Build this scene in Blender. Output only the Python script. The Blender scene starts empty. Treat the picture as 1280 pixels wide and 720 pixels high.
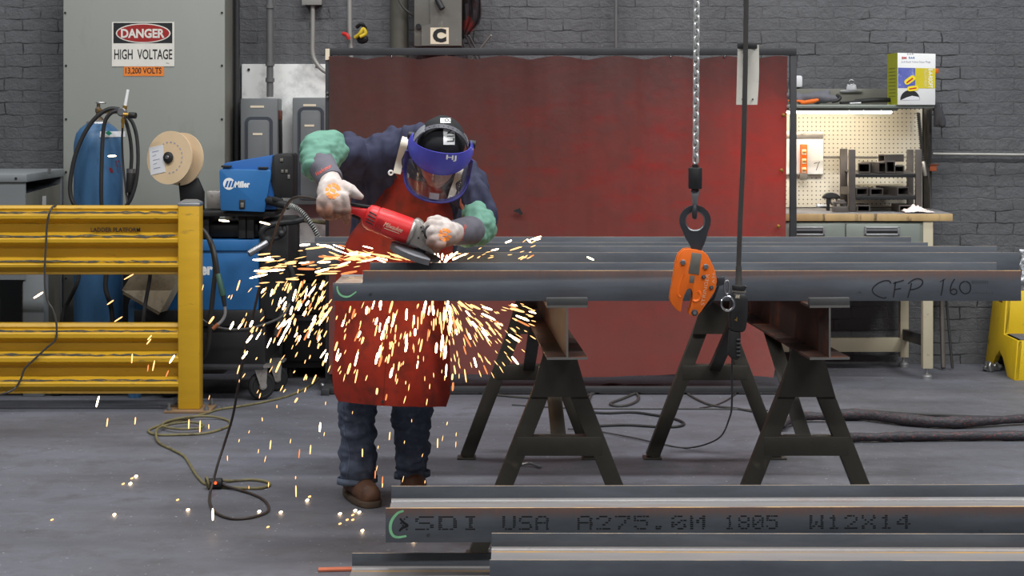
import bpy, bmesh, math, random
from mathutils import Vector, Matrix, Quaternion, noise
from mathutils.bvhtree import BVHTree
random.seed(7)
PI = math.pi
scene = bpy.context.scene
COL = scene.collection
V = Vector

# ------------------------------------------------------------------ camera numbers
FPX, HOR, CX, CZ = 2200.0, 130.0, 640.0, 1.55     # focal length in pixels, horizon row, centre column, eye height
def P(px, py, Y):
    s = FPX / Y
    return V(((px - CX) / s, Y, CZ - (py - HOR) / s))
def S(n, Y): return n * Y / FPX
def FLOOR(px, py, dz=0.0):
    Y = FPX * CZ / (py - HOR)
    p = P(px, py, Y); p.z = dz
    return p

# ------------------------------------------------------------------ materials
def lin(c):
    c = c / 255.0
    return c / 12.92 if c <= 0.04045 else ((c + 0.055) / 1.055) ** 2.4
def rgba(c, k=1.0): return (lin(c[0]) * k, lin(c[1]) * k, lin(c[2]) * k, 1.0)

def nn(nt, typ, **kw):
    n = nt.nodes.new(typ)
    for k, v in kw.items():
        if hasattr(n, k) and k not in n.inputs: setattr(n, k, v)
        else: n.inputs[k].default_value = v
    return n

def ramp(nt, fac, stops):
    r = nt.nodes.new('ShaderNodeValToRGB')
    el = r.color_ramp.elements
    while len(el) < len(stops): el.new(0.5)
    for e, (p, c) in zip(el, stops):
        e.position = p; e.color = c if len(c) == 4 else (*c, 1)
    nt.links.new(fac, r.inputs[0])
    return r.outputs[0]

def mixc(nt, fac, a, b, mode='MIX'):
    m = nt.nodes.new('ShaderNodeMix'); m.data_type = 'RGBA'; m.blend_type = mode
    for sock, val in ((m.inputs[0], fac), (m.inputs[6], a), (m.inputs[7], b)):
        if hasattr(val, 'is_output'): nt.links.new(val, sock)
        else: sock.default_value = val
    return m.outputs[2]

def math_(nt, op, a, b=None, c=None):
    m = nt.nodes.new('ShaderNodeMath'); m.operation = op
    for i, val in enumerate((a, b, c)):
        if val is None: continue
        if hasattr(val, 'is_output'): nt.links.new(val, m.inputs[i])
        else: m.inputs[i].default_value = val
    return m.outputs[0]

def tex_noise(nt, vec, scale, detail=4, rough=0.55):
    n = nt.nodes.new('ShaderNodeTexNoise')
    n.inputs['Scale'].default_value = scale; n.inputs['Detail'].default_value = detail; n.inputs['Roughness'].default_value = rough
    if vec: nt.links.new(vec, n.inputs['Vector'])
    return n.outputs[0]

def bump(nt, h, strength, dist, normal=None):
    b = nt.nodes.new('ShaderNodeBump'); b.inputs['Strength'].default_value = strength; b.inputs['Distance'].default_value = dist
    nt.links.new(h, b.inputs['Height'])
    if normal: nt.links.new(normal, b.inputs['Normal'])
    return b.outputs[0]

def base(name):
    m = bpy.data.materials.new(name); m.use_nodes = True
    nt = m.node_tree
    bs = nt.nodes['Principled BSDF']
    tc = nt.nodes.new('ShaderNodeTexCoord')
    return m, nt, bs, tc.outputs['Object']

def stretch(nt, vec, sc):
    mp = nt.nodes.new('ShaderNodeMapping'); mp.inputs['Scale'].default_value = sc
    nt.links.new(vec, mp.inputs['Vector'])
    return mp.outputs[0]

def M(name, c, rough=0.6, metal=0.0, var=0.12, scale=9.0, c2=None, lo=0.42, hi=0.62, bmp=0.15, bscale=60.0, bdist=0.002, st=None, spec=0.4):
    """a plain surface: base colour broken up by noise, a second colour (wear, dirt) in patches, fine bump"""
    m, nt, bs, oc = base(name)
    v = stretch(nt, oc, st) if st else oc
    n1 = tex_noise(nt, v, scale, 5)
    a = rgba(c, 1 - var); b = rgba(c, 1 + var)
    col = ramp(nt, n1, [(0.3, a), (0.7, b)])
    if c2 is not None:
        n2 = tex_noise(nt, v, scale * 1.7 + 1.3, 8, 0.65)
        f = ramp(nt, n2, [(lo, (0, 0, 0, 1)), (hi, (1, 1, 1, 1))])
        col = mixc(nt, f, col, rgba(c2))
    nt.links.new(col, bs.inputs['Base Color'])
    bs.inputs['Roughness'].default_value = rough; bs.inputs['Metallic'].default_value = metal
    bs.inputs['Specular IOR Level'].default_value = spec
    if bmp:
        nt.links.new(bump(nt, tex_noise(nt, oc, bscale, 4), bmp, bdist), bs.inputs['Normal'])
    return m

def emis(name, c, strength):
    m = bpy.data.materials.new(name); m.use_nodes = True
    nt = m.node_tree; nt.nodes.clear()
    e = nt.nodes.new('ShaderNodeEmission'); o = nt.nodes.new('ShaderNodeOutputMaterial')
    e.inputs[0].default_value = (*c, 1); e.inputs[1].default_value = strength
    nt.links.new(e.outputs[0], o.inputs[0])
    return m

# ------------------------------------------------------------------ mesh builder
def frame_of(d):
    d = d.normalized()
    a = V((0, 0, 1)) if abs(d.z) < 0.9 else V((1, 0, 0))
    u = d.cross(a).normalized(); w = d.cross(u).normalized()
    return u, w

class MB:
    def __init__(self): self.bm = bmesh.new()
    def _add(self, other, bevel=0.0, seg=2):
        if bevel:
            es = [e for e in other.edges if len(e.link_faces) == 2 and e.calc_face_angle(0) > 0.6]
            bmesh.ops.bevel(other, geom=es, offset=bevel, segments=seg, profile=0.5, affect='EDGES', clamp_overlap=True)
        me = bpy.data.meshes.new('tmp'); other.to_mesh(me); other.free()
        self.bm.from_mesh(me); bpy.data.meshes.remove(me)
    def box(self, lo, hi, bevel=0.0):
        lo, hi = V(lo), V(hi)
        b = bmesh.new()
        bmesh.ops.create_cube(b, size=1.0, matrix=Matrix.Translation((lo + hi) / 2) @ Matrix.Diagonal((*(hi - lo), 1)))
        self._add(b, bevel); return self
    def obox(self, c, size, rot=None, bevel=0.0):
        b = bmesh.new()
        m = Matrix.Translation(V(c)) @ (rot.to_4x4() if rot is not None else Matrix.Identity(4)) @ Matrix.Diagonal((*size, 1))
        bmesh.ops.create_cube(b, size=1.0, matrix=m)
        self._add(b, bevel); return self
    def bar(self, a, b_, w, h, up=V((0, 0, 1)), bevel=0.0, ext=0.0):
        """a rectangular bar from a to b_, w across and h along up"""
        a, b_ = V(a), V(b_); d = (b_ - a).normalized()
        x = d.cross(up).normalized(); z = x.cross(d).normalized()
        rot = Matrix((x, d, z)).transposed()
        return self.obox((a + b_) / 2, (w, (b_ - a).length + ext, h), rot, bevel)
    def cyl(self, a, b_, r, r2=None, seg=20, bevel=0.0):
        a, b_ = V(a), V(b_); r2 = r if r2 is None else r2
        u, w = frame_of(b_ - a)
        b = bmesh.new()
        A = [b.verts.new(a + (u * math.cos(t) + w * math.sin(t)) * r) for t in [2 * PI * i / seg for i in range(seg)]]
        B = [b.verts.new(b_ + (u * math.cos(t) + w * math.sin(t)) * r2) for t in [2 * PI * i / seg for i in range(seg)]]
        for i in range(seg):
            j = (i + 1) % seg
            b.faces.new((A[i], A[j], B[j], B[i]))
        b.faces.new(A[::-1]); b.faces.new(B)
        bmesh.ops.recalc_face_normals(b, faces=b.faces)
        self._add(b, bevel); return self
    def lathe(self, prof, o, axis, seg=24):
        """prof: (radius, distance along the axis)"""
        o = V(o); d = V(axis).normalized(); u, w = frame_of(d)
        b = bmesh.new(); rings = []
        for r, h in prof:
            if r < 1e-6: rings.append([b.verts.new(o + d * h)])
            else: rings.append([b.verts.new(o + d * h + (u * math.cos(t) + w * math.sin(t)) * r) for t in [2 * PI * i / seg for i in range(seg)]])
        for A, B in zip(rings, rings[1:]):
            for i in range(seg):
                j = (i + 1) % seg
                if len(A) == 1 and len(B) == 1: continue
                if len(A) == 1: b.faces.new((A[0], B[j], B[i]))
                elif len(B) == 1: b.faces.new((A[i], A[j], B[0]))
                else: b.faces.new((A[i], A[j], B[j], B[i]))
        if len(rings[0]) > 1: b.faces.new(rings[0][::-1])
        if len(rings[-1]) > 1: b.faces.new(rings[-1])
        bmesh.ops.recalc_face_normals(b, faces=b.faces)
        self._add(b); return self
    def tube(self, pts, r, seg=8, closed=False):
        pts = [V(p) for p in pts]; n = len(pts)
        rs = r if isinstance(r, (list, tuple)) else [r] * n
        b = bmesh.new(); rings = []
        def tan(i):
            if closed: return (pts[(i + 1) % n] - pts[i - 1]).normalized()
            return (pts[min(i + 1, n - 1)] - pts[max(i - 1, 0)]).normalized()
        t0 = tan(0); u, w = frame_of(t0)
        for i in range(n):
            t = tan(i); q = t0.rotation_difference(t); u = q @ u; w = q @ w; t0 = t
            rings.append([b.verts.new(pts[i] + (u * math.cos(a) + w * math.sin(a)) * rs[i]) for a in [2 * PI * k / seg for k in range(seg)]])
        m = n if closed else n - 1
        off = 0
        if closed:
            e0 = (rings[0][0].co - pts[0]).normalized(); last = rings[-1]
            off = min(range(seg), key=lambda k: (last[k].co - pts[-1] - e0 * rs[0]).length)
        for i in range(m):
            A = rings[i]; B = rings[(i + 1) % n]; sh = 0
            if closed and i == n - 1:
                sh = (-off) % seg
            for k in range(seg):
                j = (k + 1) % seg
                if closed and i == n - 1:
                    b.faces.new((A[(k + off) % seg], A[(j + off) % seg], B[j], B[k]))
                else:
                    b.faces.new((A[k], A[j], B[j], B[k]))
        if not closed:
            b.faces.new(rings[0][::-1]); b.faces.new(rings[-1])
        bmesh.ops.recalc_face_normals(b, faces=b.faces)
        self._add(b); return self
    def prism(self, pts, depth, bevel=0.0):
        """pts: outline of 3-D points; depth: vector of extrusion"""
        depth = V(depth); b = bmesh.new()
        A = [b.verts.new(V(p)) for p in pts]; B = [b.verts.new(V(p) + depth) for p in pts]
        n = len(A)
        b.faces.new(A[::-1]); b.faces.new(B)
        for i in range(n):
            j = (i + 1) % n
            b.faces.new((A[i], A[j], B[j], B[i]))
        bmesh.ops.recalc_face_normals(b, faces=b.faces)
        self._add(b, bevel); return self
    def sphere(self, c, r, scale=(1, 1, 1), seg=20, rot=None):
        b = bmesh.new()
        m = Matrix.Translation(V(c)) @ (rot.to_4x4() if rot is not None else Matrix.Identity(4)) @ Matrix.Diagonal((*[r * s for s in scale], 1))
        bmesh.ops.create_uvsphere(b, u_segments=seg, v_segments=max(8, seg * 2 // 3), radius=1.0, matrix=m)
        self._add(b); return self
    def torus(self, c, axis, R, r, seg=28, rseg=10):
        u, w = frame_of(V(axis)); c = V(c)
        return self.tube([c + (u * math.cos(t) + w * math.sin(t)) * R for t in [2 * PI * i / seg for i in range(seg)]], r, rseg, True)
    def grid(self, rows, thick=0.0):
        """rows of points; thick: solid sheet"""
        b = bmesh.new()
        G = [[b.verts.new(V(p)) for p in r] for r in rows]
        for i in range(len(G) - 1):
            for j in range(len(G[0]) - 1):
                b.faces.new((G[i][j], G[i][j + 1], G[i + 1][j + 1], G[i + 1][j]))
        bmesh.ops.recalc_face_normals(b, faces=b.faces)
        if thick:
            bmesh.ops.solidify(b, geom=b.faces[:], thickness=thick)
        self._add(b); return self
    def ribbon(self, pts2, width, o, U, W, N, thick=0.0008):
        """a flat painted stroke along 2-D points in the plane (U, W) at o, N towards the viewer"""
        o, U, W, N = V(o), V(U), V(W), V(N)
        pts2 = [V((p[0], p[1])) for p in pts2]; n = len(pts2); L = []; R = []
        for i in range(n):
            t = (pts2[min(i + 1, n - 1)] - pts2[max(i - 1, 0)]).normalized(); nn_ = V((-t.y, t.x))
            wd = width[i] if isinstance(width, (list, tuple)) else width
            L.append(pts2[i] + nn_ * wd / 2); R.append(pts2[i] - nn_ * wd / 2)
        f = lambda p: o + U * p.x + W * p.y
        rows = [[f(a) + N * thick for a in L], [f(a) + N * thick for a in R]]
        return self.grid(rows, 0.0)
    def build(self, name, mat, parent=None, smooth=True, angle=35):
        bm = self.bm
        if parent is not None:
            bmesh.ops.translate(bm, verts=bm.verts, vec=-origin(parent))
        me = bpy.data.meshes.new(name); bm.to_mesh(me); bm.free()
        return place(me, name, mat, parent, smooth, angle)

def place(me, name, mat, parent=None, smooth=True, angle=35):
    if smooth and len(me.polygons):
        me.polygons.foreach_set('use_smooth', [True] * len(me.polygons))
        if angle < 180: me.set_sharp_from_angle(angle=math.radians(angle))
    me.materials.clear(); me.materials.append(mat)
    o = bpy.data.objects.new(name, me); COL.objects.link(o)
    if parent is not None: o.parent = parent
    return o

def origin(o):
    p = V((0, 0, 0))
    while o is not None:
        p += o.location; o = o.parent
    return p

def thing(name, label, cat, loc=(0, 0, 0), group=None):
    o = bpy.data.objects.new(name, None); COL.objects.link(o)
    o.empty_display_size = 0.1; o.location = loc
    return tag(o, label, cat, group)
def tag(o, label, cat, group=None):
    o['label'] = label; o['category'] = cat
    if group: o['group'] = group
    return o
def struct(o):
    o['kind'] = 'structure'; return o
def dup(root, loc, rz=0.0, label=None, group=None):
    def cp(o, parent):
        c = o.copy(); COL.objects.link(c)
        if parent is not None: c.parent = parent
        for k in [x for x in ALLOBJ(o)]: cp(k, c)
        return c
    r = cp(root, None); r.location = loc; r.rotation_euler = (0, 0, rz)
    if label: r['label'] = label
    if group: r['group'] = group
    return r
def ALLOBJ(o): return list(o.children)

def spl(pts, n=8, closed=False):
    """Catmull-Rom through the points"""
    pts = [V(p) for p in pts]; out = []; m = len(pts)
    rng = range(m) if closed else range(m - 1)
    for i in rng:
        g = (lambda k: pts[k % m]) if closed else (lambda k: pts[max(0, min(m - 1, k))])
        p0, p1, p2, p3 = g(i - 1), g(i), g(i + 1), g(i + 2)
        for k in range(n):
            t = k / n
            out.append(0.5 * ((2 * p1) + (p2 - p0) * t + (2 * p0 - 5 * p1 + 4 * p2 - p3) * t * t + (3 * p1 - p0 - 3 * p2 + p3) * t ** 3))
    if not closed: out.append(pts[-1])
    return out

# ---- lettering as mesh
def text_mesh(s, bold=0.0, extrude=0.002, res=3, space=1.0):
    cu = bpy.data.curves.new('txt', 'FONT'); cu.body = s; cu.size = 1.0; cu.offset = bold; cu.extrude = extrude
    cu.resolution_u = res; cu.space_character = space
    ob = bpy.data.objects.new('txt', cu); COL.objects.link(ob)
    dg = bpy.context.evaluated_depsgraph_get()
    me = bpy.data.meshes.new_from_object(ob.evaluated_get(dg))
    bpy.data.objects.remove(ob); bpy.data.curves.remove(cu)
    return me
def text(name, s, mat, parent, o, U, W, w, h, N=None, bold=0.0, thick=0.0012, space=1.0, drape=None, shear=0.0, lift=0.0012):
    """lettering that fills the w x h rectangle whose lower left corner is o"""
    o, U, W = V(o), V(U).normalized(), V(W).normalized(); N = U.cross(W) if N is None else V(N)
    me = text_mesh(s, bold, 0.001, 3, space)
    xs = [v.co.x for v in me.vertices]; ys = [v.co.y for v in me.vertices]
    x0, x1, y0, y1 = min(xs), max(xs), min(ys), max(ys)
    po = origin(parent) if parent is not None else V((0, 0, 0))
    for v in me.vertices:
        a = (v.co.x - x0) / (x1 - x0) * w; b = (v.co.y - y0) / (y1 - y0) * h
        q = o + U * (a + shear * b) + W * b
        top = v.co.z > 0
        if drape is not None:
            hit = drape.ray_cast(q + N * 0.15, -N)
            if hit[0] is not None: q = hit[0] + N * lift
            v.co = q + N * (thick if top else 0) - po
        else:
            v.co = q + N * (thick if top else 0.0002) - po
    return place(me, name, mat, parent, False)
def bvh(ob):
    me = ob.data; po = origin(ob)
    return BVHTree.FromPolygons([v.co + po for v in me.vertices], [tuple(p.vertices) for p in me.polygons])

# ---- soft bodies: union of round cones and ellipsoids, remeshed into one skin
def blob(name, segs, mat, parent, voxel=0.01, it=6, wr=None, cut=None, fn=None):
    mb = MB()
    for s in segs:
        if s[0] == 'e':
            _, c, r, rot = (*s, None)[:4]
            mb.sphere(c, 1.0, r, 24, rot)
        else:
            a, ra, b, rb = s
            mb.sphere(a, ra, seg=18); mb.sphere(b, rb, seg=18); mb.cyl(a, b, ra, rb, 18)
    me = bpy.data.meshes.new('b'); mb.bm.to_mesh(me); mb.bm.free()
    ob = bpy.data.objects.new('b', me); COL.objects.link(ob)
    r = ob.modifiers.new('r', 'REMESH'); r.mode = 'VOXEL'; r.voxel_size = voxel
    if it:
        sm = ob.modifiers.new('s', 'SMOOTH'); sm.iterations = it; sm.factor = 0.5
    dg = bpy.context.evaluated_depsgraph_get()
    m2 = bpy.data.meshes.new_from_object(ob.evaluated_get(dg)); bpy.data.objects.remove(ob); bpy.data.meshes.remove(me)
    if wr:
        for amp, fr, ax in wr:
            nor = [v.normal.copy() for v in m2.vertices]
            for v, n_ in zip(m2.vertices, nor):
                q = V((v.co.x * fr * ax[0], v.co.y * fr * ax[1], v.co.z * fr * ax[2]))
                v.co += n_ * (noise.noise(q) * amp)
    if cut:
        b = bmesh.new(); b.from_mesh(m2)
        for co, no in cut:
            g = bmesh.ops.bisect_plane(b, geom=b.verts[:] + b.edges[:] + b.faces[:], plane_co=V(co), plane_no=V(no), clear_outer=True)
            es = [e for e in g['geom_cut'] if isinstance(e, bmesh.types.BMEdge)]
            bmesh.ops.holes_fill(b, edges=es, sides=0)
        b.to_mesh(m2); b.free()
    po = origin(parent) if parent is not None else V((0, 0, 0))
    for v in m2.vertices: v.co -= po
    m2.name = name
    return place(m2, name, mat, parent, True, 60 if cut else 180)
# ================================================================== materials of the place
def brick_wall_material():
    m, nt, bs, oc = base('painted_brick')
    sx = nt.nodes.new('ShaderNodeSeparateXYZ'); nt.links.new(oc, sx.inputs[0])
    cb = nt.nodes.new('ShaderNodeCombineXYZ'); nt.links.new(sx.outputs[0], cb.inputs[0]); nt.links.new(sx.outputs[2], cb.inputs[1])
    nz = nt.nodes.new('ShaderNodeTexNoise'); nz.inputs['Scale'].default_value = 11; nz.inputs['Detail'].default_value = 7
    nt.links.new(cb.outputs[0], nz.inputs['Vector'])
    sub = nt.nodes.new('ShaderNodeVectorMath'); sub.operation = 'MULTIPLY_ADD'
    nt.links.new(nz.outputs[1], sub.inputs[0]); sub.inputs[1].default_value = (0.034, 0.034, 0); nt.links.new(cb.outputs[0], sub.inputs[2])
    br = nt.nodes.new('ShaderNodeTexBrick'); nt.links.new(sub.outputs[0], br.inputs['Vector'])
    br.inputs['Scale'].default_value = 1.0; br.inputs['Brick Width'].default_value = 0.215; br.inputs['Row Height'].default_value = 0.0715
    br.inputs['Mortar Size'].default_value = 0.0045; br.inputs['Mortar Smooth'].default_value = 0.35; br.inputs['Bias'].default_value = 0.0
    br.inputs['Color1'].default_value = (0, 0, 0, 1); br.inputs['Color2'].default_value = (1, 1, 1, 1); br.inputs['Mortar'].default_value = (0.5, 0.5, 0.5, 1)
    big = tex_noise(nt, oc, 1.1, 5); mid = tex_noise(nt, oc, 14, 6, 0.6)
    c = ramp(nt, big, [(0.3, rgba((80, 81, 84))), (0.7, rgba((104, 105, 108)))])
    c = mixc(nt, math_(nt, 'MULTIPLY', mid, 0.5), c, rgba((84, 84, 84)))
    # open joints: black where the mortar has fallen out, here and there
    gap = ramp(nt, tex_noise(nt, oc, 3.2, 5, 0.6), [(0.52, (0, 0, 0, 1)), (0.62, (1, 1, 1, 1))])
    jm = ramp(nt, br.outputs['Fac'], [(0.35, (0, 0, 0, 1)), (0.95, (1, 1, 1, 1))])
    f = math_(nt, 'MULTIPLY', jm, gap)
    c = mixc(nt, math_(nt, 'MULTIPLY', math_(nt, 'MULTIPLY', jm, mid), 0.22), c, rgba((52, 52, 54)))
    c = mixc(nt, math_(nt, 'MULTIPLY', f, 0.9), c, rgba((24, 23, 23)))
    nt.links.new(c, bs.inputs['Base Color']); bs.inputs['Roughness'].default_value = 0.62
    inv = math_(nt, 'SUBTRACT', 1.0, br.outputs['Fac'])
    h = math_(nt, 'MULTIPLY_ADD', tex_noise(nt, oc, 16, 8, 0.68), 2.2, math_(nt, 'MULTIPLY', inv, 0.8))
    nt.links.new(bump(nt, h, 0.6, 0.012), bs.inputs['Normal'])
    return m

def floor_material():
    m, nt, bs, oc = base('concrete_floor')
    st = stretch(nt, oc, (0.7, 1.6, 1))
    a = tex_noise(nt, st, 1.1, 6, 0.6); b = tex_noise(nt, oc, 7, 6, 0.65); d = tex_noise(nt, oc, 90, 3)
    c = ramp(nt, a, [(0.32, rgba((72, 72, 77))), (0.5, rgba((92, 93, 100))), (0.7, rgba((107, 109, 119)))])
    c = mixc(nt, ramp(nt, b, [(0.5, (0, 0, 0, 1)), (0.7, (0.7, 0.7, 0.7, 1))]), c, rgba((74, 72, 72)))
    c = mixc(nt, math_(nt, 'MULTIPLY', d, 0.25), c, rgba((80, 80, 84)))
    sp = ramp(nt, tex_noise(nt, oc, 55, 2), [(0.70, (0, 0, 0, 1)), (0.73, (1, 1, 1, 1))])
    c = mixc(nt, math_(nt, 'MULTIPLY', sp, 0.7), c, rgba((185, 190, 195)))
    nt.links.new(c, bs.inputs['Base Color'])
    nt.links.new(ramp(nt, b, [(0.3, (0.5, 0.5, 0.5, 1)), (0.7, (0.72, 0.72, 0.72, 1))]), bs.inputs['Roughness'])
    nt.links.new(bump(nt, d, 0.12, 0.002), bs.inputs['Normal'])
    return m

def curtain_material():
    m, nt, bs, oc = base('red_vinyl')
    sx = nt.nodes.new('ShaderNodeSeparateXYZ'); nt.links.new(oc, sx.inputs[0])
    n1 = tex_noise(nt, oc, 2.2, 6, 0.65); n2 = tex_noise(nt, stretch(nt, oc, (2.5, 1, 9)), 1.7, 5, 0.6); n3 = tex_noise(nt, oc, 11, 6, 0.7)
    c = ramp(nt, n1, [(0.3, rgba((98, 66, 60))), (0.55, rgba((128, 64, 58))), (0.75, rgba((146, 60, 54)))])
    c = mixc(nt, ramp(nt, n2, [(0.5, (0, 0, 0, 1)), (0.68, (0.75, 0.75, 0.75, 1))]), c, rgba((152, 42, 38)))
    c = mixc(nt, ramp(nt, n3, [(0.46, (0, 0, 0, 1)), (0.72, (0.6, 0.6, 0.6, 1))]), c, rgba((84, 66, 60)))
    # grime near the upper hem and towards the end by the breaker boxes
    up = ramp(nt, math_(nt, 'MULTIPLY_ADD', n1, 0.9, sx.outputs[2]), [(0.0, (0, 0, 0, 1)), (1.0, (1, 1, 1, 1))])
    g = math_(nt, 'MULTIPLY_ADD', n1, 0.5, math_(nt, 'MULTIPLY', sx.outputs[0], -0.42))
    gm = ramp(nt, g, [(0.1, (0, 0, 0, 1)), (0.75, (0.75, 0.75, 0.75, 1))])
    c = mixc(nt, gm, c, rgba((86, 68, 60)))
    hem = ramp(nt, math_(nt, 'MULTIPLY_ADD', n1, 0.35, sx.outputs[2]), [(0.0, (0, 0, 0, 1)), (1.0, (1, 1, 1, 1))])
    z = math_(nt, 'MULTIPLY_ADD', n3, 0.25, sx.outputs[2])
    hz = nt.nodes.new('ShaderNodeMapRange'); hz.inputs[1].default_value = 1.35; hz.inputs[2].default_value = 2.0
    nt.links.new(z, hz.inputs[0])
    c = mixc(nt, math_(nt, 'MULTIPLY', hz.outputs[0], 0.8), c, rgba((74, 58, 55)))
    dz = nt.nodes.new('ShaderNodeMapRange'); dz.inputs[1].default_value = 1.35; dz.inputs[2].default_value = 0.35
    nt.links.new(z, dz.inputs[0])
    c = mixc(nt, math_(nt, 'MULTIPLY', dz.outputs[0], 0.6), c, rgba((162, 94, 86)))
    nt.nodes.remove(bs)
    df = nt.nodes.new('ShaderNodeBsdfDiffuse'); tr = nt.nodes.new('ShaderNodeBsdfTranslucent'); gl = nt.nodes.new('ShaderNodeBsdfGlossy')
    gl.inputs['Roughness'].default_value = 0.38; gl.inputs['Color'].default_value = (1, 1, 1, 1)
    nt.links.new(c, df.inputs[0]); nt.links.new(mixc(nt, 0.6, c, (0.75, 0.02, 0.015, 1)), tr.inputs[0])
    m1 = nt.nodes.new('ShaderNodeMixShader'); m1.inputs[0].default_value = 0.42
    nt.links.new(df.outputs[0], m1.inputs[1]); nt.links.new(tr.outputs[0], m1.inputs[2])
    m2 = nt.nodes.new('ShaderNodeMixShader'); m2.inputs[0].default_value = 0.035
    nt.links.new(m1.outputs[0], m2.inputs[1]); nt.links.new(gl.outputs[0], m2.inputs[2])
    nt.links.new(m2.outputs[0], nt.nodes['Material Output'].inputs[0])
    bn = bump(nt, n3, 0.25, 0.01)
    nt.links.new(bn, df.inputs['Normal']); nt.links.new(bn, gl.inputs['Normal'])
    return m

def flange_material(name, W, rust=True):
    """mill scale: blue-grey, rust-brown streaks along one side of the flange, bright rust on the cut edge"""
    m, nt, bs, oc = base(name)
    sx = nt.nodes.new('ShaderNodeSeparateXYZ'); nt.links.new(oc, sx.inputs[0])
    st = tex_noise(nt, stretch(nt, oc, (70, 1, 4)), 1.0, 4, 0.6); big = tex_noise(nt, stretch(nt, oc, (1.2, 6, 6)), 1.5, 6, 0.65)
    c = ramp(nt, big, [(0.3, rgba((70, 74, 80))), (0.7, rgba((98, 103, 110)))])
    if rust:
        z = math_(nt, 'MULTIPLY_ADD', st, 0.03, sx.outputs[2])
        z = math_(nt, 'MULTIPLY_ADD', big, 0.02, z)
        mr = nt.nodes.new('ShaderNodeMapRange'); mr.inputs[1].default_value = W * 0.72 + 0.018; mr.inputs[2].default_value = W * 0.93 + 0.024
        nt.links.new(z, mr.inputs[0])
        c = mixc(nt, math_(nt, 'MULTIPLY', mr.outputs[0], 0.85), c, mixc(nt, st, rgba((86, 62, 54)), rgba((112, 84, 74))))
    e = math_(nt, 'GREATER_THAN', sx.outputs[2], W - 0.0008)
    e0_, e1_ = ((140, 112, 92), (205, 165, 108)) if rust else ((104, 104, 108), (150, 132, 112))
    c = mixc(nt, e, c, mixc(nt, ramp(nt, tex_noise(nt, stretch(nt, oc, (5, 1, 1)), 2, 4), [(0.35, (0, 0, 0, 1)), (0.6, (1, 1, 1, 1))]), rgba(e0_), rgba(e1_)))
    dots = ramp(nt, tex_noise(nt, oc, 13, 2), [(0.74, (0, 0, 0, 1)), (0.77, (1, 1, 1, 1))])
    c = mixc(nt, math_(nt, 'MULTIPLY', dots, 0.7), c, rgba((40, 40, 42)))
    nt.links.new(c, bs.inputs['Base Color']); bs.inputs['Roughness'].default_value = 0.5; bs.inputs['Metallic'].default_value = 0.15
    nt.links.new(bump(nt, tex_noise(nt, oc, 120, 3), 0.1, 0.001), bs.inputs['Normal'])
    return m

def pegboard_material():
    m, nt, bs, oc = base('pegboard')
    sx = nt.nodes.new('ShaderNodeSeparateXYZ'); nt.links.new(oc, sx.inputs[0])
    fx = math_(nt, 'SUBTRACT', math_(nt, 'FRACT', math_(nt, 'DIVIDE', math_(nt, 'ADD', sx.outputs[0], 10.0), 0.0254)), 0.5)
    fz = math_(nt, 'SUBTRACT', math_(nt, 'FRACT', math_(nt, 'DIVIDE', math_(nt, 'ADD', sx.outputs[2], 10.0), 0.0254)), 0.5)
    d = math_(nt, 'SQRT', math_(nt, 'ADD', math_(nt, 'POWER', fx, 2.0), math_(nt, 'POWER', fz, 2.0)))
    hole = math_(nt, 'LESS_THAN', d, 0.145)
    c = ramp(nt, tex_noise(nt, oc, 3, 5), [(0.3, rgba((206, 200, 182))), (0.7, rgba((220, 214, 198)))])
    c = mixc(nt, hole, c, rgba((58, 50, 40)))
    nt.links.new(c, bs.inputs['Base Color']); bs.inputs['Roughness'].default_value = 0.55
    return m

def visor_material():
    m = bpy.data.materials.new('clear_visor'); m.use_nodes = True
    nt = m.node_tree; nt.nodes.clear()
    o = nt.nodes.new('ShaderNodeOutputMaterial'); t = nt.nodes.new('ShaderNodeBsdfTransparent'); g = nt.nodes.new('ShaderNodeBsdfGlossy'); d = nt.nodes.new('ShaderNodeBsdfDiffuse')
    tc = nt.nodes.new('ShaderNodeTexCoord')
    t.inputs[0].default_value = (0.62, 0.62, 0.65, 1); g.inputs['Roughness'].default_value = 0.12
    d.inputs[0].default_value = (0.5, 0.5, 0.52, 1)
    sc = ramp(nt, tex_noise(nt, stretch(nt, tc.outputs['Object'], (60, 60, 9)), 1.0, 6, 0.7), [(0.5, (0.02, 0.02, 0.02, 1)), (0.75, (0.3, 0.3, 0.3, 1))])
    a = nt.nodes.new('ShaderNodeMixShader'); nt.links.new(sc, a.inputs[0]); nt.links.new(t.outputs[0], a.inputs[1]); nt.links.new(d.outputs[0], a.inputs[2])
    b = nt.nodes.new('ShaderNodeMixShader'); b.inputs[0].default_value = 0.07; nt.links.new(a.outputs[0], b.inputs[1]); nt.links.new(g.outputs[0], b.inputs[2])
    nt.links.new(b.outputs[0], o.inputs[0])
    return m

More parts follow.
